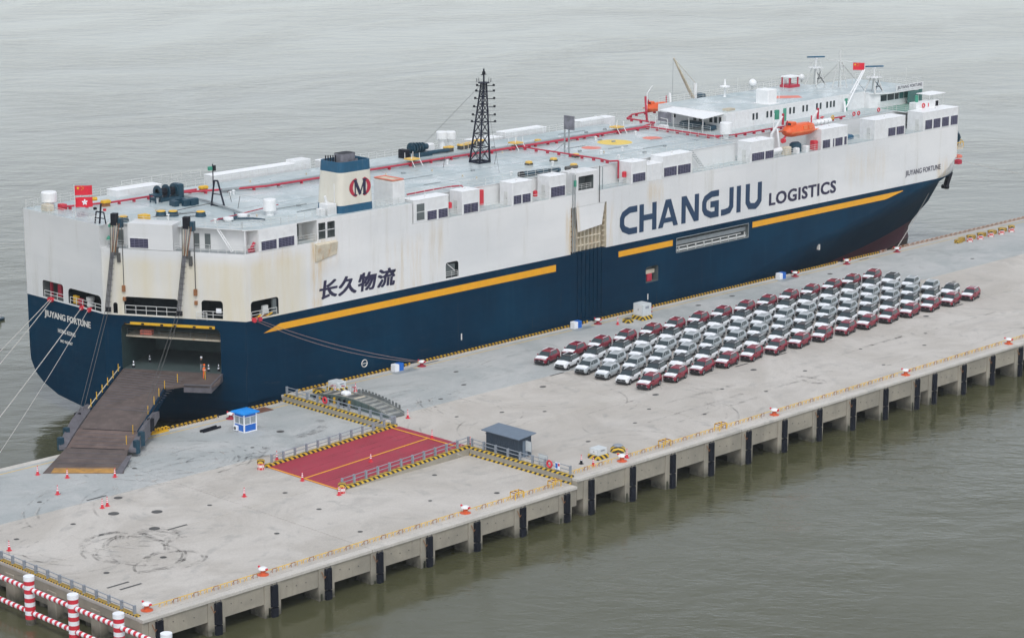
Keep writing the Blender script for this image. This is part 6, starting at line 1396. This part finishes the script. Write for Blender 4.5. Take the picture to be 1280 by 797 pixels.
# side-deck fittings
for x, nm in ((31.9, 'hose'), (48.6, 'ring'), (67.3, 'hose')): mb = MB(); mb.tube((x, 54.0 if x < 60 else 55.2, 20.2), (x, 54.0 if x < 60 else 55.2, 20.2 + .01), .1, 'cone_red'); mb.bevbox(x - .3, x + .3, 53.7, 54.2, 19.3 if x == 48.6 else 19.8, 20.1 if x == 48.6 else 20.6, 'cone_red', .08); mb.build('hose_box', SHIP)
mb = MB(); mb.bevbox(39.1, 40.1, 55.6, 56.02, 19.0, 21.1, 'cone_red', .04); mb.build('fire_cabinet', SHIP)
mb = MB(); mb.bevbox(37.6, 38.8, 55.5, 56.02, 18.75, 20.9, 'white', .04); mb.build('deck_locker', SHIP)
mb = MB(); a, b = V((84.0, 55.0, 21.6)), V((86.6, 55.0, 19.0)); mb.tube(a, b, .07, 'white', 4); mb.tube(a + V((0, .8, 0)), b + V((0, .8, 0)), .07, 'white', 4)
for i in range(9): p = a.lerp(b, i / 8); mb.tube(p, p + V((0, .8, 0)), .05, 'pipe_grey', 4)
mb.build('stair', SHIP)
mb = MB(); a, b = V((137.0, 57.0, 21.6)), V((139.6, 57.0, 18.8)); mb.tube(a, b, .09, 'rail_white', 4); mb.tube(a + V((0, .9, 0)), b + V((0, .9, 0)), .09, 'rail_white', 4)
for i in range(9): p = a.lerp(b, i / 8); mb.tube(p, p + V((0, .9, 0)), .05, 'pipe_grey', 4)
mb.build('stair', SHIP)
mb = MB(); mb.lathe((97.6, 59.9, RZ), [(.5, 0), (.5, .7), (.95, .72), (.95, 2.4), (.9, 2.5)], 'white_clean', 18); mb.build('mushroom_vent', SHIP)
for x in (122.0, 122.9): mb = MB(); mb.box(x, x + .5, 59.24, 59.297, 19.6, 20.7, 'glass_dark'); mb.build('window', SHIP)
mb = MB(); mb.line([(121.0, 58.9, 18.7), (121.0, 58.9, 22.8)], .1, 'cone_red'); mb.line([(120.4, 58.9, 19.6), (121.6, 58.9, 19.6)], .12, 'cone_red'); mb.line([(120.5, 58.9, 22.6), (121.5, 58.9, 22.6)], .1, 'cone_red'); mb.bevbox(120.6, 121.4, 58.6, 59.2, 18.72, 19.2, 'cone_red', .05); mb.build('hydrant', SHIP)
mb = MB(); mb.bevbox(124.2, 126.8, 56.5, 58.5, 18.73, 19.4, 'funnel_blue', .2); mb.bevbox(120.9, 121.9, 54.2, 55.0, 18.73, 20.0, 'green', .1); mb.build('deck_locker', SHIP)
for x, m in ((124.3, 'yellow'), (130.1, 'cone_red'), (131.4, 'cone_red'), (137, 'cone_red')): mb = MB(); torus(mb, (x, 59.2, 22.2), .3, .1, m, 'y', 12, 5); mb.build('life_ring_bracket', SHIP)
# lifeboat davits and winch, on the side deck
for x in (105.6, 114.6):
    mb = MB(); mb.line([(x, 56.8, 18.7), (x - .2, 57.0, 21.6), (x + .9, 55.6, 24.6)], .22, 'white_clean', 6); mb.line([(x - .4, 55.0, 18.7), (x + .3, 56.2, 22.6)], .14, 'white_clean', 5); mb.tube((x + .9, 55.6, 23.2), (x + .9, 55.6, 25.0), .2, 'pipe_red', 6); mb.build('davit', SHIP)
mb = MB(); mb.line([(106.2, 57.2, 19), (106.2, 57.2, 24.9)], .12, 'white_clean'); mb.box(106.4, 107.2, 56.9, 57.3, 23.9, 25.4, 'green'); mb.build('side_light', SHIP)
mb = MB(); mb.bevbox(108.0, 109.9, 54.2, 55.6, 18.73, 20.3, 'teal', .3); mb.bevbox(107.6, 108.4, 53.5, 54.3, 18.73, 19.6, 'white_clean', .1); mb.bevbox(110.0, 110.8, 53.4, 54.4, 18.73, 19.7, 'white_clean', .1); mb.tube((101.5, 54.4, 19.4), (104.6, 54.4, 19.6), .42, 'white_clean', 10); mb.tube((104.7, 54.2, 21.0), (105.2, 54.2, 21.0), .4, 'cone_red', 8); mb.bevbox(112.3, 113.2, 53.6, 54.6, 18.73, 20.2, 'cone_red', .08); mb.bevbox(105.0, 106.4, 53.6, 54.6, 18.73, 20.0, 'cream_rust', .1); mb.build('boat_winch', SHIP)
for x in range(116, 121): mb = MB(); mb.tube((x + .1, 57.2, 22.2), (x + .9, 57.2, 22.3), .45, 'white_clean', 10); mb.build('life_raft_canister', SHIP)
# gear on the bow platform
mb = MB(); mb.prism([(158.5, 59.6), (163.0, 59.4), (167.2, 63.4), (166.0, 67.0)], 12.7, 13.0, 'cream_rust'); mb.build('bow_platform', SHIP)
mb = MB(); mb.tube((162.2, 60.8, 14.6), (164.4, 62.4, 15.2), 1.15, 'teal', 10, .7); mb.tube((163.4, 61.0, 13), (163.4, 61.0, 14.6), .25, 'iron'); mb.build('bow_winch', SHIP)
mb = MB(); mb.tube((165.2, 62.8, 13.0), (166.4, 63.3, 13.9), .55, 'black', 8); mb.build('bow_roller', SHIP)
mb = MB(); mb.bevbox(160.4, 161.5, 59.6, 61.0, 13.0, 15.8, 'cream_rust', .2); mb.build('bow_locker', SHIP)
mb = MB(); mb.line([(159.6, 59.3, 13.9), (163.0, 59.4, 13.9), (167.2, 63.4, 13.9)], .08, 'yellow', 4)
for p in ((161, 59.35), (163, 59.4), (165, 61.3), (167.2, 63.4)): mb.line([(p[0], p[1], 13), (p[0], p[1], 13.9)], .07, 'yellow', 4)
mb.build('railing', SHIP)
mb = MB(); a, b = V((157.8, 58.4, 9.2)), V((155.9, 58.0, 6.7)); d = (a - b).normalized()
mb.tube(b, a, .55, 'black', 6); mb.tube(b + V((-.6, .2, .3)), b + V((.6, -.2, .1)), .4, 'black', 6); mb.build('anchor', SHIP)
mb = MB(); mb.bevbox(160.6, 161.8, 58.6, 59.6, 10.2, 11.0, 'pipe_red', .15); mb.bevbox(161.2, 162.4, 59.0, 60.6, 11.2, 11.7, 'coral', .15); mb.build('fairlead', SHIP)
railing('railing', [(154.5, 57.0, 13.2), (158.5, 61, 13.2), (163, 65.5, 13.2), (167.4, 69.9, 13.2)], SHIP, 1.0, 1.2)

# ------------------------------------------------------------------ lifeboats (top-level: they hang from the davits)
def lifeboat(name_label, L, x, y, z):
    t = thing('lifeboat', name_label, 'lifeboat', (x, y, z)); W = L * .17
    st = [(-.5, .25, .45, .55), (-.42, .75, .12, .85), (-.25, 1.0, .0, 1.0), (0, 1.05, 0, 1.0), (.25, 1.0, .02, 1.0), (.4, .75, .12, .9), (.5, .12, .5, .6)]
    mb = MB(); rows = []
    for k, w_, zb, zt in st:
        w2 = W * w_; X = k * L; h = L * .27
        rows.append([(X, 0, zb * h * .9), (X, w2 * .75, zb * h + .12 * h), (X, w2, h * (.42 if 0 < abs(k) < .45 else .45)), (X, w2 * .93, h * .5), (X, w2 * .7, h * .5 + (zt - .5) * h * .8), (X, w2 * .3, h * zt), (X, -w2 * .3, h * zt), (X, -w2 * .7, h * .5 + (zt - .5) * h * .8), (X, -w2 * .93, h * .5), (X, -w2, h * (.42 if 0 < abs(k) < .45 else .45)), (X, -w2 * .75, zb * h + .12 * h)])
    n = 11
    for a, b in zip(rows[:-1], rows[1:]): mb.add(a + b, [(i, n + i, n + (i + 1) % n, (i + 1) % n) for i in range(n)], 'lifeboat_orange')
    mb.add(rows[0], [tuple(range(n))], 'lifeboat_orange'); mb.add(rows[-1], [tuple(range(n - 1, -1, -1))], 'lifeboat_orange')
    o = local(t, mb, 'boat_hull', True); 
    h = L * .27; mat('orange_light', (.80, .20, .07), .4)
    local(t, MB().box(-L * .45, L * .45, -W * 1.06, -W * .98, h * .40, h * .50, 'orange_light').box(-L * .45, L * .45, W * .98, W * 1.06, h * .40, h * .50, 'orange_light'), 'gunwale')
    local(t, MB().bevbox(-L * .36, -L * .18, -W * .5, W * .5, h * .9, h * 1.22, 'lifeboat_orange', .12), 'conning_tower')
    for k in (-.36,): local(t, MB().box(-L * .362, -L * .36, -W * .4, W * .4, h * .98, h * 1.15, 'glass_dark'), 'window')
    for k in (.02, .2): local(t, MB().box(k * L - L * .06, k * L + L * .06, -W * .99, -W * .80, h * .55, h * .86, 'orange_light'), 'hatch')
    local(t, MB().tube((-L * .44, 0, h * .15), (-L * .5, 0, h * .0), .16, 'pipe_red', 6).line([(-L * .4, 0, h), (-L * .4, 0, h + .7)], .12, 'pipe_red', 5).line([(L * .42, 0, h * .9), (L * .42, 0, h + .9)], .12, 'pipe_red', 5), 'lifting_hook')
    return t
lifeboat('orange enclosed lifeboat in white davits on the near side of the ship', 7.6, 110.4, 55.4, 21.05)
lifeboat('small orange lifeboat in davits on the far side near the awning', 5.6, 111.0, 86.0, 21.9)
for x in (107.6, 113.8): mb = MB(); mb.line([(x, 85.0, 18.7), (x - .2, 85.2, 22.2), (x + .8, 86.3, 24.6)], .2, 'white_clean' if x > 110 else 'pipe_red', 5); mb.build('davit', SHIP)
mb = MB(); mb.line([(107.8, 85.4, 22.5), (108.2, 85.8, 25.2), (110.0, 86.2, 26.3)], .06, 'white'); mb.build('davit', SHIP)

# ------------------------------------------------------------------ flags
def flag(label, base, h, w_, hh, emblem, dirx=(1, 0), zoff=0, pole=True):
    t = thing('flag', label, 'flag', base); N = 10
    if pole: local(t, MB().tube((0, 0, 0), (0, 0, h + .15), .05, 'rail_white', 6), 'flag_pole')
    mb = MB(); 
    for i in range(N):
        def P(k, z): s = k / N; return (dirx[0] * w_ * s, dirx[1] * w_ * s + .12 * math.sin(s * 7), h - z - .12 * s + zoff)
        for a, b in ((0, hh / 2), (hh / 2, hh)): mb.add([P(i, b), P(i + 1, b), P(i + 1, a), P(i, a)], [(0, 1, 2, 3)], 'flag_red')
    local(t, mb, 'cloth', True)
    mb = MB(); nn = (-dirx[1] * 0 + 0, -1)
    if emblem == 'stars':
        for cx, cz, r in ((.22, .27, .2), (.40, .1, .065), (.47, .2, .065), (.47, .33, .065), (.40, .43, .065)):
            pts = []
            for k in range(10): a = R(90 + 36 * k); rr = r if k % 2 == 0 else r * .4; pts.append((cx * w_ + rr * hh * math.cos(a), 0, h - cz * hh - .12 * cx + rr * hh * math.sin(a) + zoff))
            vs = [(dirx[0] * p[0], dirx[1] * p[0] + .12 * math.sin(p[0] / w_ * 7) - .05, p[2]) for p in pts]; mb.add(vs + [(sum(v[0] for v in vs) / 10, sum(v[1] for v in vs) / 10 - .01, sum(v[2] for v in vs) / 10)], [(k, (k + 1) % 10, 10) for k in range(10)], 'flag_yellow')
    else:
        for k in range(5):
            a = R(90 + 72 * k); c = (.5 * w_ + .17 * hh * math.cos(a), h - .5 * hh + .17 * hh * math.sin(a)); vs = []
            for j in range(8): b = 2 * math.pi * j / 8; u, v = .15 * hh * math.cos(b), .085 * hh * math.sin(b); vs.append((c[0] + u * math.cos(a) - v * math.sin(a), .12 * math.sin(3.5) - .07, c[1] - .06 + u * math.sin(a) + v * math.cos(a) + zoff))
            mb.add([(dirx[0] * v[0], dirx[1] * v[0] + v[1], v[2]) for v in vs], [tuple(range(8))], 'film_white')
    local(t, mb, 'emblem')
    return t
flag('red flag with yellow stars, upper of the two at the stern', (-13.9, 75.6, RZ), 4.25, 2.5, 1.25, 'stars', (.95, -.25))
flag('red flag with a white flower, lower of the two at the stern', (-13.82, 75.55, RZ), 2.75, 2.4, 1.3, 'flower', (.95, -.25), 0, False)
flag('red flag flying from the signal mast above the bridge', (142.2, 68.7, AZ + .6), 3.9, 2.3, 1.25, 'stars', (.9, -.45), 0, True)

# ------------------------------------------------------------------ mooring lines
def rope(label, a, b, sag, m='rope', r=.05):
    a, b = V(a), V(b); t = thing('mooring_line', label, 'rope', a); N = 16; mb = MB()
    P = [a.lerp(b, i / N) - V((0, 0, sag * 4 * (i / N) * (1 - i / N))) - a for i in range(N + 1)]
    mb.line(P, r, m, 5); local(t, mb, 'line')
rope('pale mooring line, leftmost, from the stern down to the left border', (-14.6, 81.2, 10.2), (-82, 36, -1), 1.0); rope('pale mooring line just right of the leftmost one at the stern', (-14.6, 80.8, 10.2), (-80, 33, -1), 1.6)
rope('pale mooring line from the right stern fairlead crossing the ship name', (-14.6, 74.1, 10.2), (-94.0, 9, -1), 1.2); rope('thin reddish mooring line beside the one crossing the ship name', (-14.6, 72.6, 10.2), (-90, 6, -1), 1.7, 'rope', .03)
rope('upper of two mooring lines from the side opening to the quay bollard', (-3.0, 52.95, 10.3), (22.6, 50.1, .7), .7, 'rope_red', .03); rope('lower of two mooring lines from the side opening to the quay bollard', (-3.3, 52.95, 10.2), (22.6, 50.2, .6), 1.1, 'rope_red', .03)
rope('white head line running from the bow down to the last bollard', (161.5, 64.5, 5.5), (130.9, 50.1, .7), .3, 'rope', .06); rope('faint spring line running from the bow towards the far water', (163.5, 62.5, 10.6), (215, 50.5, .5), 1.2, 'rope', .04)

t = thing('work_boat', 'small dark boat with a bright lamp on the water at the left border', 'boat', (8.2, 130.0, WATER), None, R(200)); t.scale = (.55, .55, .55)
mb = MB(); mb.add([(-3, 0, 0), (-2.4, -.8, -.1), (1.6, -.8, -.1), (2.6, 0, .1), (1.6, .8, -.1), (-2.4, .8, -.1), (-3, 0, .7), (-2.4, -1, .6), (1.7, -1, .65), (3.0, 0, .95), (1.7, 1, .65), (-2.4, 1, .6)], [(5, 4, 3, 2, 1, 0), (6, 7, 8, 9, 10, 11)] + [(i, (i + 1) % 6, 6 + (i + 1) % 6, 6 + i) for i in range(6)], 'teal'); local(t, mb, 'boat_hull')
local(t, MB().bevbox(-1.2, .6, -.6, .6, .6, 1.7, 'cabinet', .1), 'cabin'); local(t, MB().lathe((1.2, 0, .65), [(.05, 0), (.05, .3), (.16, .35), (.12, .55)], 'lamp_glow', 8), 'lamp')
# ------------------------------------------------------------------ people
def person(label, x, y, z, rz, top, legs_, hat, arms, turn=0):
    t = thing('person', label, 'person', (x, y, z), None, rz); t.scale = (1.12, 1.12, 1.06)
    pts = [(0, 0, .95), (0, 0, 1.15), (0, .0, 1.38), (0, 0, 1.48), (0, -.01, 1.56), (0, -.02, 1.68),           # pelvis .. head
           (-.1, 0, .9), (-.12, .03, .5), (-.13, .06, .09), (-.13, -.08, .04),
           (.1, 0, .9), (.13, -.03, .5), (.15, -.02, .09), (.15, -.16, .04)]
    ed = [(0, 1), (1, 2), (2, 3), (3, 4), (4, 5), (0, 6), (6, 7), (7, 8), (8, 9), (0, 10), (10, 11), (11, 12), (12, 13)]
    rad = [.145, .135, .155, .06, .085, .10, .09, .06, .042, .035, .09, .06, .042, .035]
    for s, el, hd in arms:
        i = len(pts); pts += [(s * .19, 0, 1.38), el, hd, (hd[0], hd[1] - .05, hd[2] - .07)]; rad += [.055, .042, .032, .03]; ed += [(2, i), (i, i + 1), (i + 1, i + 2), (i + 2, i + 3)]
    me = bpy.data.meshes.new('body'); me.from_pydata(pts, ed, []); o = bpy.data.objects.new('body', me); COL.objects.link(o)
    sk = o.modifiers.new('s', 'SKIN'); sk.use_smooth_shade = True
    for i, r in enumerate(rad): me.skin_vertices[0].data[i].radius = (r, r * .85 if i < 3 else r)
    me.skin_vertices[0].data[0].use_root = True
    o.modifiers.new('u', 'SUBSURF').levels = 1
    dg = bpy.context.evaluated_depsgraph_get(); nm = bpy.data.meshes.new_from_object(o.evaluated_get(dg)); o.modifiers.clear(); o.data = nm
    nm.materials.clear()
    for k in (top, legs_, 'skin', 'black'): nm.materials.append(M[k])
    for p in nm.polygons:
        z_ = p.center.z; p.material_index = 0 if .93 < z_ < 1.47 else (1 if .09 < z_ <= .93 else (3 if z_ <= .09 else 2)); p.use_smooth = True
        if z_ > .7 and abs(p.center.x) > .2 and any((V(p.center) - V(a[2])).length < .11 for a in arms): p.material_index = 2
    o.parent = t
    local(t, MB().lathe((0, -.02, 1.70), [(.135, 0), (.15, .02), (.12, .03), (.115, .09), (.07, .14), (.02, .155)], hat, 12), 'hard_hat')
    mb = MB(); mb.tube((0, -.10, 1.655), (0, -.135, 1.64), .017, 'skin', 5, .012); mb.box(-.045, -.02, -.112, -.104, 1.675, 1.687, 'black').box(.02, .045, -.112, -.104, 1.675, 1.687, 'black').box(-.028, .028, -.108, -.1, 1.612, 1.62, 'cone_red'); local(t, mb, 'face')
    if top == 'cloth_orange': local(t, MB().lathe((0, 0, 1.1), [(.175, 0), (.175, .05)], 'film_white', 12), 'reflective_band')
person('person in orange overalls standing at the top corner of the ship ramp', -9.1, 55.9, 3.06, R(25), 'cloth_orange', 'cloth_orange', 'cloth_orange', [(-1, (-.27, .02, 1.12), (-.2, -.14, .98)), (1, (.27, .02, 1.12), (.2, -.12, 1.02))])
person('person in dark top, grey trousers and white helmet inside the ramp door', -7.0, 59.2, 3.07, R(35), 'cloth_dark', 'cloth_grey', 'film_white', [(-1, (-.26, .03, 1.12), (-.22, -.06, .88)), (1, (.26, .03, 1.12), (.22, -.06, .88))])

# ================================================================== CARS
def make_car(kind):
    body = {'red': 'car_red', 'white': 'car_white', 'silver': 'car_silver'}[kind]; roofm = 'car_black' if kind == 'white' else body
    t = thing('suv_car', '', 'car', (0, 0, 0))
    st = [  # x, half width, bottom, top edge (shoulder), centre top
        (-2.13, .70, .34, .66, .70), (-2.08, .80, .24, .80, .84), (-1.9, .88, .22, .88, .93), (-1.2, .905, .22, .96, 1.05), (-.85, .905, .22, .99, 1.09), (0, .905, .22, 1.0, 1.08), (1.1, .91, .22, 1.03, 1.08), (1.75, .90, .24, 1.06, 1.10), (2.02, .86, .28, 1.04, 1.08), (2.13, .80, .36, .92, .95)]
    rows = []
    for x, w_, zb, zt, zc in st: rows.append([(x, -w_ * .88, zb), (x, -w_, zb + .12), (x, -w_, zt - .28), (x, -w_ * .97, zt - .06), (x, -w_ * .90, zt), (x, 0, zc), (x, w_ * .90, zt), (x, w_ * .97, zt - .06), (x, w_, zt - .28), (x, w_, zb + .12), (x, w_ * .88, zb)])
    mb = MB(); n = 11
    for a, b in zip(rows[:-1], rows[1:]):
        for i in range(n):
            j = (i + 1) % n; mb.add([a[i], a[j], b[j], b[i]], [(0, 1, 2, 3)], 'car_trim' if i in (0, 9, 10) else body)
    mb.add(rows[0], [tuple(range(n - 1, -1, -1))], body); mb.add(rows[-1], [tuple(range(n))], body)
    o = local(t, mb, 'body'); bm = bmesh.new(); bm.from_mesh(o.data); bmesh.ops.remove_doubles(bm, verts=bm.verts, dist=.001); bmesh.ops.recalc_face_normals(bm, faces=bm.faces); bm.to_mesh(o.data); bm.free()
    for p in o.data.polygons: p.use_smooth = abs(p.normal.x) < .9
    # glasshouse: dark glass with painted pillars and roof
    B = [(-.98, .80, 1.02), (-.25, .64, 1.50), (.4, .66, 1.575), (1.45, .62, 1.55), (1.98, .60, 1.40), (2.06, .80, 1.04)]
    def sy(x, z):
        k = min(1, max(0, (z - 1.0) / .55)); return .85 - .22 * k
    prof = [(-1.0, 1.02), (-.3, 1.47), (-.15, 1.53), (.4, 1.585), (1.3, 1.575), (1.8, 1.50), (2.08, 1.06)]
    mb = MB(); L = [(x, -sy(x, z), z) for x, z in prof]; Rr = [(x, sy(x, z), z) for x, z in prof]; k = len(prof)
    for i in range(k - 1): mb.add([L[i], L[i + 1], Rr[i + 1], Rr[i]], [(0, 1, 2, 3)], roofm if 1 <= i <= 4 else 'car_glass')
    base = [(-1.0, 1.0), (2.08, 1.03)]
    for S_, fl in ((L, 1), (Rr, 0)):
        b0, b1 = (-1.0, S_[0][1], 1.0), (2.08, S_[-1][1], 1.03); f = [b0] + S_ + [b1]; mb.add(f, [tuple(range(len(f))) if fl else tuple(range(len(f) - 1, -1, -1))], roofm)
    o = local(t, mb, 'cabin'); bm = bmesh.new(); bm.from_mesh(o.data); bmesh.ops.remove_doubles(bm, verts=bm.verts, dist=.001); bmesh.ops.recalc_face_normals(bm, faces=bm.faces); bm.to_mesh(o.data); bm.free()
    def panel(name, pts, m, flip=False): mb = MB(); mb.add(pts, [tuple(range(len(pts)))], m); return local(t, mb, name)
    panel('windscreen', [(-.985, -.74, 1.045), (-.985, .74, 1.045), (-.33, .58, 1.475), (-.33, -.58, 1.475)], 'car_glass')
    panel('rear_window', [(2.045, -.66, 1.15), (2.045, .66, 1.15), (1.865, .54, 1.44), (1.865, -.54, 1.44)], 'car_glass')
    for s in (-1, 1):
        for nm, q in (('front_side_window', [(-.80, 1.07), (.12, 1.07), (.12, 1.50), (-.13, 1.46)]), ('rear_side_window', [(.2, 1.07), (1.35, 1.10), (1.45, 1.40), (1.2, 1.49), (.2, 1.51)])):
            panel(nm, [(x, s * (sy(x, z) + .012), z) for x, z in q], 'car_glass')
        mb = MB(); mb.tube((-.1, s * .60, 1.60), (1.35, s * .60, 1.60), .032, 'film_white', 5); local(t, mb, 'roof_rail')
        mb = MB(); mb.bevbox(-.80, -.62, s * .99 - .1, s * .99 + .1, 1.0, 1.15, roofm if kind != 'silver' else body, .03); local(t, mb, 'door_mirror')
        mb = MB(); mb.add([(-2.10, s * .58, .70), (-2.05, s * .83, .74), (-1.82, s * .90, .82), (-1.84, s * .87, .88), (-2.07, s * .79, .83), (-2.11, s * .60, .80)], [tuple(range(6)) if s > 0 else tuple(range(5, -1, -1))], 'lamp_glass'); mb.box(-2.14, -2.06, s * .62 - .1, s * .62 + .1, .44, .56, 'lamp_glass'); local(t, mb, 'headlight')
        mb = MB(); mb.box(2.0, 2.12, s * .74 - .12, s * .74 + .12, .84, .96, 'tail_red'); local(t, mb, 'tail_light')
        mb = MB(); mb.box(-1.3, 1.3, s * .915 - .01, s * .915 + .01, .24, .40, 'car_trim'); local(t, mb, 'sill')
    # bonnet under its white protective film
    mb = MB()
    xs = [(-2.03, .74, .875), (-1.6, .80, .975), (-1.08, .80, 1.075)]
    for (xa, wa, za), (xb, wb, zb) in zip(xs[:-1], xs[1:]):
        mb.add([(xa, -wa, za - .03), (xa, 0, za + .02), (xa, wa, za - .03), (xb, wb, zb - .03), (xb, 0, zb + .02), (xb, -wb, zb - .03)], [(0, 1, 4, 5), (1, 2, 3, 4)], 'film_white')
    local(t, mb, 'bonnet_film', True)
    mb = MB(); mb.box(-2.145, -2.05, -.68, .68, .30, .52, 'car_trim').box(-2.15, -2.07, -.60, .60, .55, .76, 'car_black').box(-2.16, -2.14, -.09, .09, .62, .70, 'alloy'); local(t, mb, 'grille')
    for x in (-1.28, 1.28):
        for s in (-1, 1):
            mb = MB(); mb.tube((x, s * .70, .335), (x, s * .915, .335), .335, 'rubber', 16)
            w_ = local(t, mb, 'wheel'); mb = MB(); mb.tube((x, s * .90, .335), (x, s * .925, .335), .215, 'alloy', 10); mb.tube((x, s * .9, .335), (x, s * .93, .335), .06, 'black', 6); local(w_, mb, 'rim')
            mb = MB(); n = 9; pts = [(x + .42 * math.cos(math.pi * i / (n - 1)), s * .925, .335 + .42 * math.sin(math.pi * i / (n - 1))) for i in range(n)] + [(x + .34 * math.cos(math.pi * (n - 1 - i) / (n - 1)), s * .925, .335 + .34 * math.sin(math.pi * (n - 1 - i) / (n - 1))) for i in range(n)]
            mb.add(pts, [(i, i + 1, 2 * n - 2 - i, 2 * n - 1 - i) for i in range(n - 1)], 'car_trim')
            mb.add([(x + .34 * math.cos(math.pi * i / (n - 1)), s * .912, .335 + .34 * math.sin(math.pi * i / (n - 1))) for i in range(n)], [tuple(range(n))], 'black'); local(t, mb, 'wheel_arch')
    return t
LANES = [('red', 'red row nearest the ship'), ('white with black roof', 'white row nearer the ship'), ('silver', 'silver row nearer the ship'), ('silver', 'silver row nearer open water'), ('white with black roof', 'white row nearer open water'), ('red', 'red row nearest open water')]
proto = {k: make_car(k) for k in ('red', 'white', 'silver')}; first = dict.fromkeys(proto, True)
rc = random.Random(3)
for j, (kn, row) in enumerate(LANES):
    k = kn.split()[0]
    for i in range(15):
        loc = (36.2 + 5.23 * i + rc.uniform(-.10, .10), 39.55 - 3.67 * j + rc.uniform(-.06, .06), 0)
        rz = R(15 + rc.uniform(-1.2, 1.2))
        if i == 0: pos = 'leftmost'
        elif i == 14: pos = 'rightmost'
        elif i < 8: pos = ORD[i] + ' from the left'
        else: pos = ORD[14 - i] + ' from the right'
        lab = '%s SUV, %s in the %s' % (kn, pos, row)
        if first[k]: c = proto[k]; first[k] = False; c.location = loc; c.rotation_euler = (0, 0, rz); c['label'] = lab
        else: c = copy_tree(proto[k], loc, rz, lab)
        c.scale = (1.0, 1.03, 1.06); c['group'] = 'new SUVs parked in rows on the quay'

# ================================================================== HAZE
m_ = bpy.data.materials.new('haze'); m_.use_nodes = True; m_.node_tree.nodes.clear()
v_ = m_.node_tree.nodes.new('ShaderNodeVolumePrincipled'); o_ = m_.node_tree.nodes.new('ShaderNodeOutputMaterial')
v_.inputs['Color'].default_value = (.90, .94, .97, 1); v_.inputs['Density'].default_value = .00010; v_.inputs['Anisotropy'].default_value = .1
m_.node_tree.links.new(v_.outputs[0], o_.inputs['Volume']); M['haze'] = m_
mb = MB(); mb.box(-2100, 6100, -2100, 6100, WATER - 4.5, 84.0, 'haze'); hz = mb.build('haze'); tag(hz, kind='stuff')
